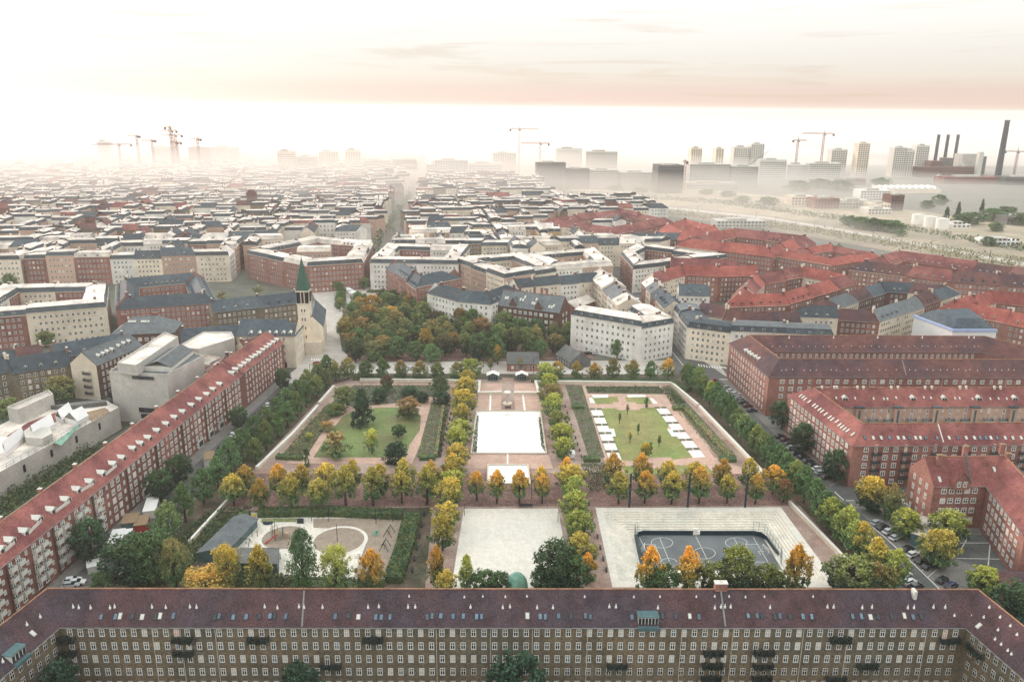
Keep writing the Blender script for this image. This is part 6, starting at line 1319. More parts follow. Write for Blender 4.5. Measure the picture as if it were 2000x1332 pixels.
def far_block(label, x0, x1, yt, yb, m='concrete', depth=18, fl=None, name='far_building', cat='building', extra=None):
    A_, B_ = at(x0, yb), at(x1, yb); c = (A_+B_)/2; h = z_at((x0+x1)/2, yt, c); d = (B_-A_); e = d.normalized(); n = -perp(e); r_ = thing(name, label, cat, (c.x, c.y, 0))
    b = MB(); b.prism([A_, B_, B_+n*depth, A_+n*depth], 0, h); part('wall', b, [m], r_)
    b = MB(); b.obox((A_.x+e.x*d.length*.2, A_.y+e.y*d.length*.2, h+.01), (e.x*d.length*.4, e.y*d.length*.4, 0), (n.x*depth*.5, n.y*depth*.5, 0), (0, 0, 2.5)); part('roof_plant', b, ['concrete'], r_)
    wn_ = MB(); fls = max(2, int(h/3.6)); nn = perp(e)
    for f in range(fls):
        k = max(3, int(d.length/4))
        for j in range(k): s_ = A_+e*(d.length*(j+.2)/k); wn_.obox((s_.x+nn.x*.02, s_.y+nn.y*.02, 1.2+f*3.5), (e.x*d.length*.6/k, e.y*d.length*.6/k, 0), (nn.x*.1, nn.y*.1, 0), (0, 0, 1.7))
    part('windows', wn_, ['glass'], r_, stuff=True); return r_, h, c
FB = [(545, 578, 295, 350, 'render_cream'), (582, 620, 306, 350, 'concrete'), (625, 662, 296, 346, 'render_cream'), (676, 706, 293, 346, 'render_cream'), (712, 763, 313, 347, 'concrete'), (767, 815, 313, 347, 'brick_yellow'), (850, 914, 313, 352, 'concrete'), (916, 980, 319, 352, 'offwhite'), (963, 1008, 299, 342, 'concrete'), (1047, 1104, 318, 366, 'concrete_dark'), (1106, 1150, 330, 370, 'concrete_dark'), (1152, 1206, 332, 370, 'concrete'), (1143, 1204, 296, 350, 'offwhite'), (1086, 1136, 290, 338, 'offwhite'),
      (1210, 1278, 337, 370, 'concrete'), (1345, 1424, 321, 366, 'concrete'), (1426, 1478, 325, 366, 'concrete'), (1482, 1533, 312, 352, 'offwhite'), (1536, 1575, 321, 351, 'white_paint'), (1578, 1640, 319, 352, 'offwhite'), (1347, 1368, 289, 346, 'render_cream'), (1395, 1410, 290, 346, 'render_cream'), (1430, 1460, 287, 342, 'offwhite'), (1463, 1488, 281, 342, 'offwhite'), (1670, 1692, 280, 346, 'render_cream'), (1740, 1764, 288, 346, 'offwhite'), (1765, 1780, 293, 346, 'offwhite'), (1783, 1808, 284, 342, 'offwhite'), (1620, 1650, 292, 342, 'offwhite'),
      (372, 413, 288, 336, 'brick_yellow'), (415, 470, 287, 336, 'concrete'), (197, 220, 276, 336, 'offwhite'), (300, 342, 287, 336, 'concrete'), (40, 80, 345, 362, 'render_cream'), (100, 160, 352, 366, 'offwhite')]  # off-white blocks are painted paler to imitate fading in the haze
for i, f in enumerate(FB): far_block(f'misty {WALLN.get(f[4], "dark" if "dark" in f[4] else "white")} block on the skyline, about {round((f[1]-f[0]))/10:.0f}0 metres wide, {ORD[i]} of the skyline blocks' if False else f'{ {"render_cream":"cream","concrete":"grey","offwhite":"off-white","concrete_dark":"dark grey","white_paint":"white","brick_yellow":"tawny"}[f[4]] } {"tower" if (f[3]-f[2]) > (f[1]-f[0])*1.1 else "slab"} fading in mist on the skyline, {ORD[sorted(FB).index(f)]} from left', *f[:4], m=f[4], group=None) if False else far_block(f'{ {"render_cream":"cream","concrete":"grey","offwhite":"off-white","concrete_dark":"dark grey","white_paint":"white","brick_yellow":"tawny"}[f[4]] } {"tower" if (f[3]-f[2]) > (f[1]-f[0])*1.1 else "slab"} block fading into mist on the skyline, {ORD[sorted(FB).index(f)]} from left', *f[:4], m=f[4])
cube, ch, cc = far_block('dark glass cube building standing alone by the railway yard', 1283, 1332, 323, 378, 'concrete_dark', 34)
# power station
def chimney_stack(label, xt, yt, yb, r0, r1, group=None, n=14, bands=True):
    # foot straight below the top, both seen at their own distance
    xb = xt
    for _ in range(12):
        p = at(xb, yb); h = z_at(xt, yt, p); q = Vector((p.x, p.y, h)); dx = q
        # project top to see its column, move the foot until it matches
        M_ = cam.matrix_world.inverted() @ Vector((p.x, p.y, h)); u = 1000+FPX*M_.x/-M_.z; xb += (xt-u)
        v = 666-FPX*M_.y/-M_.z
    h -= (yt-v)*p.length/FPX*1.0
    r_ = thing('chimney_stack', label, 'chimney', (*p, 0), 0, group); b = MB(); b.tube((0, 0, 0), (0, 0, h), r0, n, r1); part('shaft', b, ['stack'], r_, rel=False)
    b = MB(); b.tube((0, 0, h-2.2), (0, 0, h+.2), r1*1.12, n, r1*1.12); part('rim', b, ['concrete_dark'], r_, rel=False)
    if bands:
        for z_ in (.25, .5, .75): b = MB(); b.tube((0, 0, h*z_), (0, 0, h*z_+.7), (r0+(r1-r0)*z_)*1.15, n, (r0+(r1-r0)*z_)*1.15); part('gallery', b, ['concrete_dark'], r_, rel=False)
    return h
print('stack', chimney_stack('tallest dark chimney of the power station, standing apart on the right', 1968, 235, 355, 5.6, 4.0))
for x, w in ((1834, 'left'), (1852.5, 'middle'), (1872, 'right')): chimney_stack(f'{w} one of the three dark power station chimneys', x, 263.5, 338, 3.3, 2.9, 'three chimneys of the power station')
ps = thing('power_station', 'dark brick power station with boiler house below the three chimneys', 'power station', (*at(1850, 345), 0))
def psb(name, x0, x1, yt, yb, m, depth=30):
    A_, B_ = at(x0, yb), at(x1, yb); h = z_at((x0+x1)/2, yt, (A_+B_)/2); n = -perp((B_-A_).normalized()); b = MB(); b.prism([A_, B_, B_+n*depth, A_+n*depth], 0, h); part(name, b, [m], ps)
psb('turbine_hall', 1793, 1915, 327, 347, 'brick_dark'); psb('west_block', 1815, 1838, 315, 345, 'brick_dark', 20); psb('boiler_block', 1842, 1858, 309, 344, 'concrete_dark', 20); psb('silo_house', 1874, 1908, 301, 343, 'concrete', 25); psb('lift_tower', 1906, 1914, 297, 348, 'offwhite', 8); psb('stair_tower', 1875, 1881, 320, 345, 'offwhite', 8); psb('side_tower', 1915, 1921, 306, 346, 'concrete_dark', 12)
far_block('long low red-brick hall before the power station', 1842, 1960, 346, 360, 'brick_red', 30, name='hall', cat='hall'); far_block('small pale hall left of the red-brick hall', 1830, 1840, 344, 358, 'offwhite', 14, name='hall', cat='hall'); far_block('long dark shed at the right edge below the tall chimney', 1962, 2040, 346, 362, 'concrete_dark', 30, name='shed', cat='shed')
# sawtooth hall, white hall, tanks, works
st_ = thing('sawtooth_hall', 'industrial hall with ten white sawtooth roof shells', 'hall', (*at(1775, 380), 0))
A_, B_ = at(1718, 378), at(1838, 378); e = (B_-A_)/10; b = MB(); b.prism([A_, B_, B_+Vector((0, 30)), A_+Vector((0, 30))], 0, 6); part('wall', b, ['render_cream'], st_)
for k in range(10): p = A_+e*k; b = MB(); b.poly([(p.x, p.y, 10.5), (p.x+e.x*.95, p.y+e.y, 6.1), (p.x+e.x*.95, p.y+30, 6.1), (p.x, p.y+30, 10.5)]); b.poly([(p.x, p.y, 10.5), (p.x+e.x*.95, p.y, 6.1), (p.x, p.y, 6.1)]); b.poly([(p.x, p.y, 6.1), (p.x, p.y+30, 6.1), (p.x, p.y+30, 10.5), (p.x, p.y, 10.5)]); part('roof_shell', b, ['white_paint'], st_)
for i, f in enumerate(((1680, 1738, 372, 388, 'white_paint'), (1545, 1590, 384, 402, 'render_cream'), (1590, 1638, 388, 408, 'brick_red'), (1640, 1700, 392, 408, 'concrete'), (1700, 1738, 398, 412, 'render_cream'), (1738, 1763, 381, 412, 'brick_dark'), (1695, 1740, 408, 420, 'offwhite'), (1860, 1895, 438, 446, 'tarp'), (1930, 1990, 470, 480, 'tarp'), (1965, 2040, 424, 440, 'concrete_dark'), (1340, 1440, 357, 370, 'concrete'), (1640, 1690, 350, 362, 'brick_dark'), (1400, 1495, 432, 445, 'concrete'))):
    far_block(f'industrial building beyond the railway, {["white vaulted hall","cream frame hall","red-brick workshop","grey flat shed","cream low shed","brown narrow tall house","low off-white depot","white rail shed","long white train shed","dark curved-roof hall","grey long office row","dark brick warehouse","grey rail depot"][i]}', *f[:4], m=f[4], depth=22, name='industrial_building')
for i, (x, y0, y1) in enumerate(((1792, 417, 438), (1815.5, 421, 443), (1839, 425, 447))):
    p = at(x, y1); h = z_at(x, y0+2, p); r = 10.5*p.length*1.0/FPX; r_ = thing('storage_tank', f'white cylindrical storage tank, {["left","middle","right"][i]} of three beyond the railway', 'tank', (*p, 0), 0, 'white storage tanks'); b = MB(); b.tube((0, 0, 0), (0, 0, h), r, 20); part('shell', b, ['white_paint'], r_, rel=False); b = MB(); b.tube((0, 0, h+.01), (0, 0, h+1.4), r*1.03, 20, .3); part('roof', b, ['offwhite'], r_, rel=False)
def crane(label, x, yt, yb, jl, jr, yj, m='crane_red', tilt=0):
    p = at(x, yb)
    for _ in range(8):
        h = z_at(x, yt, p); M_ = cam.matrix_world.inverted() @ Vector((p.x, p.y, h)); u = 1000+FPX*M_.x/-M_.z; p = at(x+(x-u)+(0), yb) if _ == 0 else p
    k = p.length/FPX; hj = z_at(x, yj, p); r_ = thing('tower_crane', label, 'crane', (*p, 0)); ex = Vector((p.y, -p.x)).normalized()
    def T(s_, z_): return (ex.x*s_, ex.y*s_, z_)
    w_ = 1.4; b = MB()
    for sx_, sy_ in ((-w_, -w_), (w_, -w_), (w_, w_), (-w_, w_)): b.tube((sx_, sy_, 0), (sx_, sy_, hj), .28, 4)
    n = int(hj/5)
    for j in range(n):
        z0, z1 = hj*j/n, hj*(j+1)/n
        for a_, c_ in (((-w_, -w_), (w_, -w_)), ((w_, -w_), (w_, w_)), ((w_, w_), (-w_, w_)), ((-w_, w_), (-w_, -w_))): b.tube((*a_, z0), (*c_, z1), .16, 3)
    part('mast', b, [m], r_, rel=False)
    L0, L1 = (jl-x)*k, (jr-x)*k; b = MB(); b.tube(T(L0, hj+tilt), T(L1, hj-tilt), .5, 4); b.tube(T(L0*.95, hj+1.6+tilt), T(L1*.95, hj+1.6-tilt), .45, 4); nj = int(abs(L1-L0)/4)
    for j in range(nj): s0, s1 = L0+(L1-L0)*j/nj, L0+(L1-L0)*(j+1)/nj; b.tube(T(s0, hj), T(s1, hj+1.6), .13, 3)
    part('jib', b, [m], r_, rel=False)
    b = MB(); b.tube((0, 0, hj), (0, 0, h), .8, 4, .2); part('peak', b, ['dark_metal'], r_, rel=False)
    b = MB(); s = L0 if abs(L0) < abs(L1) else L1; b.box(T(s*.92, hj-1.6), (3, 3, 3.6)); part('counterweight', b, ['dark_metal'], r_, rel=False)
    b = MB(); b.box(T(1.6, hj-1.5), (2.2, 2.2, 2.4)); part('cab', b, ['dark_metal'], r_, rel=False)
    for s in (L0, L1): b = MB(); b.tube((0, 0, h), T(s*.7, hj+1.6), .12, 3); part('tie', b, ['dark_metal'], r_, rel=False)
for a_ in (('tallest crane in the left skyline cluster', 330, 243, 346, 322, 341, 249), ('second crane of the left skyline cluster, slightly lower', 334, 252, 346, 317, 343, 256), ('third crane of the left skyline cluster, right of the tallest', 341, 260, 346, 318, 353, 265), ('short pale crane low in the left cluster', 345, 276, 346, 335, 352, 279), ('crane with short tilted jib left of the cluster', 266, 264, 346, 252, 271, 266), ('wide pale crane far left on the skyline', 231, 279, 346, 190, 252, 283), ('faint crane between wide crane and cluster', 296, 273, 346, 280, 302, 275), ('crane standing right of the left cluster above a grey slab', 385, 269, 346, 374, 391, 272), ('big red and dark crane in the centre skyline', 1014, 244, 350, 996, 1053, 253), ('lower crane right of the big centre crane', 1055, 272, 352, 1018, 1073, 281), ('small crane right of centre skyline', 1560, 266, 348, 1551, 1575, 275), ('long-jibbed crane, right of centre skyline', 1611, 254, 348, 1573, 1628, 262), ('pale crane at the right edge beside the tall chimney', 1990, 288, 350, 1971, 2012, 297), ('small crane beside the dark cube building', 1339, 312, 372, 1334, 1343, 316)): crane(*a_)
p = at(1461, 352); h0, h1 = z_at(1461, 322, p), z_at(1500, 291, p); k = p.length/FPX; r_ = thing('mobile_crane', 'mobile crane with one slanting lattice boom on the right skyline', 'crane', (*p, 0)); b = MB(); b.tube((0, 0, 0), (0, 0, h0), .9, 4); part('mast', b, ['dark_metal'], r_, rel=False); b = MB(); b.tube((0, 0, h0), (39*k, 0, h1), .7, 4, .3); part('boom', b, ['dark_metal'], r_, rel=False)
for i, (x, y, h, w_) in enumerate(((1847, 432, 15, 11), (1868, 436, 21, 10), (1916, 420, 17, 8))): tree(f'tall dark poplar, {["left","middle","right"][i]} of three beyond the railway', x, y, h, w_*1.0, 'cone', GREEN, .3, 'poplars beyond the railway', .05)
for i, (x, y, h, w_) in enumerate(((1660, 440, 10, 24), (1680, 447, 12, 24), (1705, 450, 12, 24), (1728, 452, 11, 26), (1745, 455, 12, 22), (1600, 398, 10, 30), (1560, 372, 14, 40), (1600, 368, 14, 44), (1640, 372, 14, 44), (1880, 440, 12, 26), (1900, 438, 12, 26), (1935, 432, 13, 30), (1965, 428, 14, 30), (1990, 440, 12, 24), (1945, 452, 9, 18), (1720, 366, 14, 40), (1500, 400, 9, 30), (1450, 395, 8, 24), (1810, 408, 10, 20), (1835, 400, 12, 24), (1760, 462, 6, 12), (1930, 480, 8, 16))): tree(f'dark bushy tree beyond the railway, {ORD[i]} of a scattered belt', x, y, h, w_, 'round', GREEN, .4, 'tree belt beyond the railway', .02)
for i, (x, y) in enumerate(((1100, 372), (1200, 372), (1250, 376), (1380, 380), (1420, 384), (900, 345), (880, 352), (840, 330), (960, 352))): tree(f'low misty bush clump in the rail yard, {ORD[i]} one', x, y, 7, 26, 'round', GREEN, .4, 'misty bushes of the rail yard', .02)
# ---------------------------------------------------------------- cars, park furniture, small things
def car_parts():
    b = MB()
    prof = [(-2.15, .35), (-2.2, .75), (-2.05, .95), (-1.2, 1.02), (1.0, .98), (1.95, .82), (2.18, .6), (2.15, .32)]
    for s_ in (-1, 1): b.poly([(x, s_*.87, z_) for x, z_ in (prof if s_ < 0 else prof[::-1])])
    for (x0, z0), (x1, z1) in zip(prof, prof[1:]): b.poly([(x0, -.87, z0), (x1, -.87, z1), (x1, .87, z1), (x0, .87, z0)])
    body = b.mesh('body', ['car_paint'])
    c = MB(); lo = [(-1.95, .97), (-1.45, 1.42), (.25, 1.44), (1.05, 1.0)]
    for s_ in (-1, 1): c.poly([(x, s_*(.8 if z_ < 1.1 else .66), z_) for x, z_ in lo], 0)
    for (x0, z0), (x1, z1) in zip(lo, lo[1:]): w0 = .8 if z0 < 1.1 else .66; w1 = .8 if z1 < 1.1 else .66; c.poly([(x0, -w0, z0), (x1, -w1, z1), (x1, w1, z1), (x0, w0, z0)], 1 if z0 > 1.3 and z1 > 1.3 else 0)
    cab = c.mesh('cabin', ['glass', 'car_paint'])
    w = MB(); w.tube((0, -.1, 0), (0, .1, 0), .32, 10); w.poly([(.32*math.cos(a), -.1, .32*math.sin(a)) for a in [i*.628 for i in range(10)]]); wh_ = w.mesh('wheel', ['tyre'])
    h = MB(); h.box((0, 0, 0), (.08, .3, .14)); hl = h.mesh('headlight', ['white_paint']); rl = h.mesh('rear_light', ['red_paint']); return body, cab, wh_, hl, rl
CARP = car_parts()
def van_parts():
    b = MB(); prof = [(-2.4, .4), (-2.4, 2.1), (1.1, 2.1), (1.7, 1.25), (2.4, 1.0), (2.45, .4)]
    for s_ in (-1, 1): b.poly([(x, s_*.95, z_) for x, z_ in prof])
    for (x0, z0), (x1, z1) in zip(prof, prof[1:]): b.poly([(x0, -.95, z0), (x1, -.95, z1), (x1, .95, z1), (x0, .95, z0)])
    c = MB(); c.obox((1.16, -.85, 2.03), (.5, 0, -.66), (0, 1.7, 0), (.03, 0, .03)); c.box((.6, 0, 1.65), (.8, 1.93, .5)); return b.mesh('body', ['car_paint']), c.mesh('windscreen', ['glass'])
VANP = van_parts()
CC = {'black': (.012, .014, .018), 'dark grey': (.05, .055, .06), 'white': (.75, .75, .75), 'silver': (.42, .44, .45), 'red': (.40, .02, .02), 'navy blue': (.015, .03, .08), 'maroon': (.10, .02, .02)}
def car(label, px, py, rz, colr, group, van=False):
    p = at(px, py); r_ = thing('parked_van' if van else 'parked_car', label, 'van' if van else 'car', (p.x, p.y, .10), rz, group)
    for nm, me in (('body', VANP[0] if van else CARP[0]), ('windscreen' if van else 'cabin', VANP[1] if van else CARP[1])):
        o = bpy.data.objects.new(nm, me); o.parent = r_; o.color = (*CC[colr], 1); link(o)
    for x in (-1.35, 1.35):
        for y in (-.85, .85): o = bpy.data.objects.new('wheel', CARP[2]); o.parent = r_; o.location = (x, y, .32); link(o)
    for y in (-.62, .62):
        o = bpy.data.objects.new('headlight', CARP[3]); o.parent = r_; o.location = (2.42 if van else 2.15, y, .66); link(o); o = bpy.data.objects.new('rear_light', CARP[4]); o.parent = r_; o.location = (-2.4 if van else -2.16, y, .72); link(o)
    return r_
def cars(desc, lst, rz, cols, start='the far end', group=None, jit=.06):
    for i, (x, y) in enumerate(lst):
        c = cols[i % len(cols)]; car(f'{c} parked car, {ORD[i]} from {start} of {desc}', x, y, rz+rw.uniform(-jit, jit), c, group or 'parked cars '+desc)
cars('the row below the dark-roofed block', [(1419.5, 760), (1428, 766), (1436, 772), (1443.5, 780), (1452, 788), (1460, 795), (1469, 804)], .25, ['silver', 'white', 'white', 'silver', 'dark grey', 'maroon', 'navy blue'])
cars('the row before the bright red block', [(1524, 855), (1535, 861), (1541, 870), (1547, 877), (1556, 888), (1569, 895), (1579, 903), (1588, 911), (1597, 918), (1603, 926), (1615, 935)], .3, ['black', 'maroon', 'dark grey', 'silver', 'navy blue', 'black', 'dark grey', 'black', 'white', 'silver', 'black'])
cars('the nearest row on the right street', [(1711, 1024), (1723, 1032), (1735, 1041), (1748, 1053), (1772, 1075), (1782, 1086), (1799, 1098), (1812, 1109), (1840, 1136), (1857, 1147)], .55, ['silver', 'dark grey', 'white', 'white', 'black', 'white', 'black', 'black', 'black', 'navy blue'])
cars('the trio at the kerb by the ridge', [(1766, 1126), (1775, 1140), (1789, 1149)], .5, ['white', 'white', 'black'], 'left')
cars('the line up the diagonal street', [(1301, 643), (1307, 650), (1313, 656), (1322, 664), (1331, 673), (1337, 680), (1344, 686), (1354, 693)], 1.9, ['red', 'maroon', 'dark grey', 'black', 'white', 'silver', 'white', 'silver'])
cars('the cluster before the white corner block', [(1165, 692), (1172, 690), (1180, 691), (1188, 692), (1195, 694), (1216, 700), (1224, 701), (1150, 692)], .3, ['white', 'white', 'silver', 'white', 'dark grey', 'white', 'silver', 'black'], 'left')
cars('the dark line along the left terrace', [(550, 772), (544, 776), (538, 781), (530, 787), (523, 793), (515, 800), (508, 806), (501, 813), (494, 821)], 1.9, ['black', 'black', 'navy blue', 'black', 'white', 'black', 'dark grey', 'black', 'black'])
cars('the nearer line along the left terrace', [(460, 853), (455, 851), (449, 861), (442, 867), (436, 873), (429, 880), (422, 887)], 1.8, ['white', 'white', 'dark grey', 'black', 'dark grey', 'black', 'black'])
cars('the group at the near end of the left street', [(142, 1137), (150, 1141), (139, 1146)], .2, ['white', 'white', 'silver'], 'left')
car('red car standing on the junction right of the park', 1398, 753, .9, 'red', None); car('second red car on the junction, behind the other', 1393, 745, .9, 'red', None); car('white car on the cross street above the left garden', 804, 722, 0, 'white', None); car('red car at the mouth of the left street', 620, 712, .3, 'red', None)
car('small white van parked on the right promenade', 1117, 892, 1.57, 'white', None, True); car('white van beside the gabled red block', 1765, 990, 1.2, 'white', None, True); car('white van parked in the nearest right row', 1738, 1046, .5, 'white', None, True) if False else None
# site huts and trailers on the left street
def hut(label, px, py, rz, s_, wall, roof, cat='site hut', name='site_hut'):
    p = at(px, py); r_ = thing(name, label, cat, (p.x, p.y, .05), rz); b = MB(); b.box((0, 0, s_[2]/2), s_); part('body', b, [wall], r_, rel=False); b = MB(); b.box((0, 0, s_[2]+.09), (s_[0]+.3, s_[1]+.3, .16)); part('roof', b, [roof], r_, rel=False); b = MB(); b.box((s_[0]*.2, -s_[1]/2-.03, s_[2]*.55), (s_[0]*.3, .06, s_[2]*.4)); part('opening', b, ['glass'], r_, rel=False)
for a_ in (('tan-roofed truck body beside the cars on the left street', 410, 905, 1.85, (7, 3, 3), 'offwhite', 'timber', 'truck body'), ('large white container with pink inside on the left street', 297, 1000, 1.85, (9, 3.4, 2.6), 'offwhite', 'white_paint', 'container'), ('teal site hut with tan timber roof, left one', 257, 1030, 1.85, (6, 4, 3), 'teal_metal', 'timber'), ('teal site hut with tan timber roof, right one', 279, 1033, 1.85, (6, 3.4, 2.8), 'red_paint', 'timber'), ('long white market tent beside the big dark tree', 230, 1062, 1.85, (8, 3.2, 2.4), 'offwhite', 'tarp', 'market tent'), ('small white stall beyond the white tent', 251, 1052, 1.85, (3, 2.2, 2.2), 'offwhite', 'tarp', 'stall'), ('round-topped white stall behind the parked white cars', 188, 1112, .5, (4, 3.6, 2.0), 'concrete', 'tarp', 'stall'), ('grey flat-roofed kiosk hall beside the right street', 1808, 1052, .9, (13, 6, 3.6), 'teal_metal', 'felt', 'kiosk')): hut(*a_)
house('low red-roofed outbuilding right of the school yard', path_quads(ats([(1940, 1125), (2060, 1125)], 5), 10)[0], 3.4, 'gable', 'brick_red', 'roof_brown', 2.4, 1, gable=(1, 1), chim=0, kind='outbuilding', cat='outbuilding')
# yard markings
b = MB(); 
for px in ([(1872, 1060), (1985, 1060)], [(1890, 1050), (1870, 1085)], [(1935, 1048), (1930, 1105)], [(1868, 1090), (1990, 1092)]):
    for q in path_quads(ats(px, .1), .3): b.poly([(p.x, p.y, .115) for p in q])
struct('yard_markings', b, ['line_paint'])
# road markings
b = MB()
for px in ([(1690, 1017), (1726, 1047), (1775, 1092), (1840, 1155)], [(1630, 960), (1648, 977)], [(1652, 978), (1668, 977)], [(490, 829), (560, 770), (600, 736)], [(1425, 829), (1432, 835)], [(1352, 735), (1315, 690), (1290, 655)]):
    for q in path_quads(ats(px, .1), .28): b.poly([(p.x, p.y, .13) for p in q])
for x0, y0, dx, dy, n, l in ((1364, 711, 5.2, .75, 9, 6), (608, 700, 4.6, .1, 7, 6), (1405, 715, 3, .5, 5, 4)):
    for k in range(n):
        for q in path_quads(ats([(x0+k*dx, y0+k*dy), (x0+k*dx+1.6, y0+k*dy+l*.7)], .1), .55): b.poly([(p.x, p.y, .13) for p in q])
struct('road_markings', b, ['white_paint'])
for q0 in ([(1775, 1092), (1786, 1080)], [(1787, 1103), (1801, 1088)], [(1800, 1115), (1815, 1103)], [(1812, 1127), (1830, 1112)]): 
    b = MB()
    for q in path_quads(ats(q0, .1), .2): b.poly([(p.x, p.y, .15) for p in q])
    struct('bay_marking', b, ['line_paint'])
# pavilions at the entrance
for lab, x in (('left white-gabled kiosk at the park entrance', 963), ('right white-gabled kiosk at the park entrance', 1019)):
    p = at(x, 742); r_ = thing('kiosk', lab, 'kiosk', (*p, .1), 0, 'twin entrance kiosks'); b = MB(); b.box((0, 0, 1.4), (4.6, 3.4, 2.6)); part('body', b, ['teal_metal'], r_, rel=False)
    b = MB(); gable_roof(b, (Vector((2.6, -2)), Vector((2.6, 2)), Vector((-2.6, 2)), Vector((-2.6, -2))), 2.7, 1.1, .3); part('roof', b, ['white_paint'], r_, rel=False)
    for k in (-1.6, -.55, .55, 1.6): b = MB(); b.box((k, -1.73, 1.5), (.8, .06, 1.6)); part('window', b, ['glass'], r_, rel=False)
p = at(991, 789); r_ = thing('monument', 'pale stone monument on a round pedestal on the entrance axis', 'monument', (*p, .15)); b = MB(); b.tube((0, 0, 0), (0, 0, .4), 2.1, 16); part('base', b, ['stone_wall'], r_, rel=False); b = MB(); b.tube((0, 0, .4), (0, 0, 4.6), .5, 8, .38); part('column', b, ['concrete'], r_, rel=False); b = MB(); b.tube((0, 0, 4.6), (0, 0, 5.1), .4, 8, 1.6); b.tube((0, 0, 5.1), (0, 0, 5.4), 1.7, 8, 1.5); part('bowl', b, ['offwhite'], r_, rel=False)
def bench(label, px, py, rz=0, s_=1.0, m='dark_metal', z=.18):
    p = at(px, py); r_ = thing('park_bench', label, 'bench', (*p, z), rz)
    b = MB(); b.box((0, 0, .45), (2.4*s_, .5, .07)); part('seat', b, [m], r_, rel=False); b = MB(); b.box((0, .28, .8), (2.4*s_, .06, .5)); part('backrest', b, [m], r_, rel=False)
    for k in (-1, 1): b = MB(); b.box((k*s_, 0, .2), (.08, .45, .42)); part('leg', b, ['dark_metal'], r_, rel=False)
bench('dark bench on the entrance axis below the monument', 992, 799); bench('dark bench at the top edge of the lower white plaza', 1027, 991, 0, 1.8)
bn = [(868+ (1-t)*24, 800+t*90) for t in [i/9 for i in range(10)]]
for i, (x, y) in enumerate(bn): bench(f'dark bench facing the left promenade, {ORD[i]} from the far end', x-8, y, 1.5, .8)
for i in range(9): t = i/8; bench(f'dark bench beside the right promenade strip, {ORD[i]} from the far end', 1104+t*32, 795+t*98, 1.57, .8)
for i in range(7): t = i/6; bench(f'dark bench in the row left of the stepped court, {ORD[i]} from the far end', 1150+t*34, 985+t*130, 1.5, .8)
for i in range(7): t = i/6; bench(f'dark bench in the row right of the playground hedge, {ORD[i]} from the far end', 834-t*28, 985+t*130, 1.5, .8)
def post(label, px, py, yt, r, m, name='lamp_post', cat='lamp post', head=True, lean=None):
    p = at(px, py); h = z_at(px, yt, p); r_ = thing(name, label, cat, (*p, .1)); b = MB(); b.tube((0, 0, 0), (0, 0, h), r, 7, r*.8); part('pole', b, [m], r_, rel=False)
    if head: b = MB(); b.tube((0, 0, h), (1.2, 0, h+.15), .07, 5); b.box((1.4, 0, h+.1), (.7, .3, .14)); part('lamp_head', b, ['dark_metal'], r_, rel=False)
for i, x in enumerate((1229, 1343, 1455)): post(f'thick dark floodlight mast at the top edge of the stepped court, {["left","middle","right"][i]} one', x, 991, 925, .38, 'board_blue', 'floodlight_mast', 'mast')
for a_ in (('slim lamp post at the upper left corner of the lower plaza', 907, 1008, 985, .09, 'dark_metal'), ('slim lamp post at the upper right corner of the lower plaza', 1089.5, 1020, 1000, .09, 'dark_metal'), ('tall slim lamp post between the orange centre trees', 1038, 975, 938, .1, 'dark_metal'), ('tall street lamp on the cross street right of the entrance', 1042, 730, 697, .1, 'dark_metal'), ('street lamp left of the left entrance tree', 945, 730, 700, .1, 'dark_metal'), ('street lamp at the crossing right of the park', 1377, 735, 715, .1, 'dark_metal'), ('street lamp at the mouth of the left street', 606, 737, 712, .1, 'dark_metal')): post(*a_)
# green dome of the bandstand
p = at(1009, 1163); zt = 5.2; R_ = abs(at(1031, 1163).x-at(1009, 1163).x); r_ = thing('bandstand', 'green copper shell-roofed bandstand at the near edge of the lower plaza', 'bandstand', (*p, .1))
b = MB(); n1, n2_ = 22, 8
for i in range(n1):
    for j in range(n2_):
        def D(i_, j_): a = 2*math.pi*i_/n1; t = math.pi/2*j_/n2_; rr_ = R_*math.cos(t)*(1.0+(.025 if i_ % 2 else 0)); return (rr_*math.cos(a), rr_*math.sin(a)*.95, 2.2+4.4*math.sin(t))
        b.poly([D(i, j), D(i+1, j), D(i+1, j+1), D(i, j+1)])
part('dome', b, ['copper'], r_, rel=False)
for k in range(8): a = 2*math.pi*k/8; b = MB(); b.tube((R_*.92*math.cos(a), R_*.88*math.sin(a), 0), (R_*.92*math.cos(a), R_*.88*math.sin(a), 2.3), .14, 6); part('column', b, ['offwhite'], r_, rel=False)
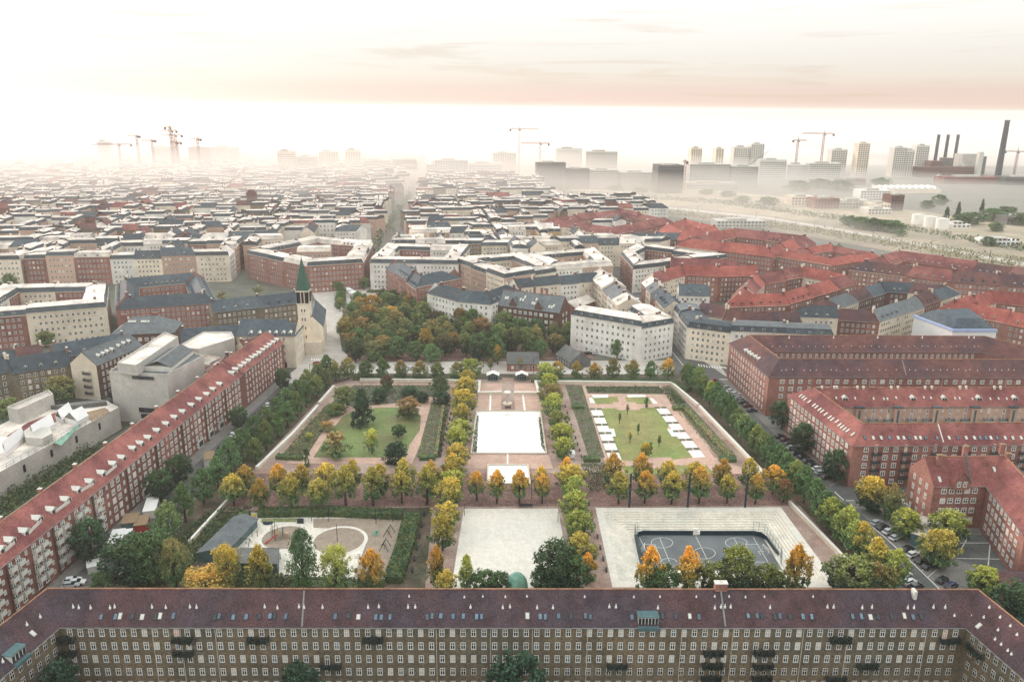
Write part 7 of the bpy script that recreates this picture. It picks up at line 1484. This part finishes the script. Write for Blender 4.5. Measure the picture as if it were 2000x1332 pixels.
# playground pieces
sh = thing('playground_shed', 'long low shed with dark felt roof on the left edge of the playground', 'shed', (*at(440, 1060), 0)); P = ats([(408, 1080), (480, 1008)], 3.2); q = path_quads(P, 7)[0]; b = MB(); walls_of(b, q, 0, 2.8, (1, 1), 1.0); part('wall', b, ['teal_metal'], sh); b = MB(); gable_roof(b, q, 2.8, 1.2, .5); part('roof', b, ['slate_grey'], sh)
fr2 = thing('flat_shed', 'dark flat-roofed shed at the near edge of the playground', 'shed', (*at(500, 1090), 0)); b = MB(); b.prism(ccw(ats([(456, 1070), (545, 1070), (541, 1100), (458, 1098)], 3)), 0, 3); part('body', b, ['teal_metal'], fr2); b = MB(); b.prism(ccw(ats([(454, 1069), (546, 1069), (542, 1101), (456, 1099)], 3.2)), 3.01, 3.2); part('roof', b, ['concrete_dark'], fr2)
def swing(label, px, py, rz, w_=4, h=3, m='dark_metal'):
    p = at(px, py); r_ = thing('swing_frame', label, 'swing', (*p, .2), rz)
    for s_ in (-1, 1):
        for t in (-1, 1): b = MB(); b.tube((s_*w_/2, t*1.3, 0), (s_*w_/2, 0, h), .1, 5); part('leg', b, [m], r_, rel=False)
    b = MB(); b.tube((-w_/2, 0, h), (w_/2, 0, h), .1, 5); part('crossbar', b, [m], r_, rel=False)
    for k in (-.8, .8): b = MB(); b.tube((k-.2, 0, h), (k-.2, 0, .5), .03, 3); b.tube((k+.2, 0, h), (k+.2, 0, .5), .03, 3); b.box((k, 0, .5), (.5, .22, .06)); part('swing_seat', b, [m], r_, rel=False)
swing('dark swing frame at the top left of the sand field', 627, 1015, 0, 5, 4.4); swing('dark swing frame at the top right of the sand field', 750, 1018, .3, 5, 4); swing('small see-saw frame at the right of the sand field, upper', 760, 1045, 1.4, 3, 2.4); swing('small frame at the right of the sand field, lower', 752, 1072, 1.5, 3, 2.4); swing('dark table-like frame on the left of the playground', 476, 1064, 0, 3.6, 1.8)
ct = thing('climbing_tower', 'climbing tower of green posts with a red slide in the left play circle', 'play structure', (*at(543, 1052), .24))
for k in range(7): a = k*.9; b = MB(); b.tube((1.8*math.cos(a), 1.4*math.sin(a), 0), (1.8*math.cos(a), 1.4*math.sin(a), 2.6+rw.random()*1.8), .11, 5); part('post', b, ['dark_metal' if k % 2 else 'copper'], ct, rel=False)
b = MB(); b.box((0, 0, 1.7), (2.4, 2, .14)); part('platform', b, ['timber'], ct, rel=False); b = MB(); b.obox((.2, -1, 1.7), (-3.2, -2.0, -1.6), (.35, -.55, 0), (0, 0, .12)); part('slide', b, ['red_paint'], ct, rel=False); b = MB(); b.box((2.4, .4, .8), (1.5, 1.3, 1.6)); part('cabin', b, ['render_pink'], ct, rel=False)
tr_ = thing('carousel', 'round dark trampoline pad at the top left of the playground', 'trampoline', (*at(524, 1021), .2)); b = MB(); b.tube((0, 0, 0), (0, 0, .15), 1.6, 18); part('mat', b, ['board_blue'], tr_, rel=False)
b = MB(); b.prism(ccw(ats([(512, 1013), (640-60, 1012), (578, 1018), (510, 1019)], .3)), .18, .4); solo('planter_strip', b, ['plant_leaf'], 'narrow green planter strip near the top of the playground', 'planter')
b = MB(); b.prism(ccw(ats([(580, 1012), (593, 1012), (593, 1018), (580, 1018)], .9)), .2, .9); solo('picnic_table', b, ['dark_metal'], 'dark picnic table beside the planter in the playground', 'table')
for i, (x, y) in enumerate(((493, 1048), (503, 1048), (536, 1040), (537, 1030), (659, 1058), (548, 1092))): post(f'thin dark play post, {ORD[i]} from left in the playground', x, y, y-(12 if i != 4 else 34), .1, 'dark_metal', 'play_post', 'post', False)
for lab, x, y, c in (('yellow and green play animal at the playground corner', 494, 1012, 'yellow_paint'), ('green climbing bush frame at the right of the playground', 733, 1045, 'copper'), ('small white ball stone in the sand field', 698, 1089, 'white_paint')):
    p = at(x, y); b = MB(); b.tube((p.x, p.y, .2), (p.x, p.y, 1.1), .8, 8, .5); b.box((p.x+.5, p.y, 1.3), (.9, .5, .5)); solo('play_figure', b, [c], lab, 'play figure')
# square: canopies, planters
for i, (x, y) in enumerate(((690, 578), (700, 584), (680, 572), (715, 594), (703, 590))):
    p = at(x, y); r_ = thing('market_parasol', f'white market canopy on the square, {ORD[i]} of the cluster by the grove', 'canopy', (*p, .1), rw.random(), 'white canopies on the square'); b = MB(); b.tube((0, 0, 0), (0, 0, 2.6), .1, 5); part('pole', b, ['dark_metal'], r_, rel=False); b = MB(); b.tube((0, 0, 2.3), (0, 0, 3.8), 4.0, 4, .1); part('canopy', b, ['tarp'], r_, rel=False)
for i, (x, y) in enumerate(((698, 559), (731, 558), (727, 571), (743, 570), (722, 552), (712, 560))):
    b = MB(); p = at(x, y); P = [Vector((p.x+4*math.cos(a*.785), p.y+3*math.sin(a*.785))) for a in range(8)]; b.prism(P, .1, .8); scatter_leaves(b, P, 120, 1.2, .4, i, .7); solo('planter', b, ['hedge_leaf'], f'oval hedge planter on the square, {ORD[i]} of six', 'planter', 'oval planters on the square')
# ---------------------------------------------------------------- morning haze
hz = MB(); hz.box((0, 4400, 62), (14000, 9600, 128)); o = struct('haze', hz, ['glass']); o['kind'] = 'stuff'; o.data.materials.clear()
hm = bpy.data.materials.new('haze'); hm.use_nodes = True; t = hm.node_tree; t.nodes.clear(); om = N(t, 'ShaderNodeOutputMaterial'); pv = N(t, 'ShaderNodeVolumePrincipled', inp={'Density': .00011, 'Color': (1.0, .95, .915, 1), 'Anisotropy': .35}); L(t, pv.outputs[0], om.inputs['Volume']); o.data.materials.append(hm)

# low fog bank lying over the far districts, thickening away from the park; a closed wedge
fb_ = MB(); X0, X1 = -5000, 6500
prof_ = [(520, .0), (760, 16), (1000, 34), (1350, 54), (1800, 62), (2600, 72), (8200, 90)]
V_ = []
for x, k in ((X0, 1.25), (-250, 1.0), (330, .72), (620, .42), (900, .14), (X1, .6)):
    V_.append([(x, y+(0 if x < 0 else 60 if x < 400 else 260), max(.3, z_*k)+.3) for y, z_ in prof_]+[(x, 8300, -.5), (x, 510+(0 if x < 0 else 60 if x < 400 else 260), -.5)])
for A_, B_ in zip(V_, V_[1:]):
    n = len(A_)
    for k in range(n): fb_.poly([A_[k], A_[(k+1) % n], B_[(k+1) % n], B_[k]])
fb_.poly(V_[0][::-1]); fb_.poly(V_[-1])
vs = {}; nv_ = []; mp__ = []
for v in fb_.v:
    if v not in vs: vs[v] = len(nv_); nv_.append(v)
    mp__.append(vs[v])
fb_.v = nv_; fb_.f = [tuple(mp__[i] for i in f) for f in fb_.f]
o = struct('fog_bank', fb_, ['glass']); o['kind'] = 'stuff'; o.data.materials.clear()
fm = bpy.data.materials.new('fog'); fm.use_nodes = True; t = fm.node_tree; t.nodes.clear(); om = N(t, 'ShaderNodeOutputMaterial'); pv = N(t, 'ShaderNodeVolumePrincipled', inp={'Density': .0036, 'Color': (1.0, .95, .91, 1), 'Anisotropy': .35}); L(t, pv.outputs[0], om.inputs['Volume']); o.data.materials.append(fm)

import bmesh
for nm in ('haze', 'fog_bank'):
    me = bpy.data.objects[nm].data; bm = bmesh.new(); bm.from_mesh(me); bmesh.ops.remove_doubles(bm, verts=bm.verts, dist=1e-4); bmesh.ops.recalc_face_normals(bm, faces=bm.faces)
    if bm.calc_volume(signed=True) < 0: bmesh.ops.reverse_faces(bm, faces=bm.faces)
    print(nm, 'closed', all(len(e.link_faces) == 2 for e in bm.edges), bm.calc_volume(signed=True)); bm.to_mesh(me); bm.free()
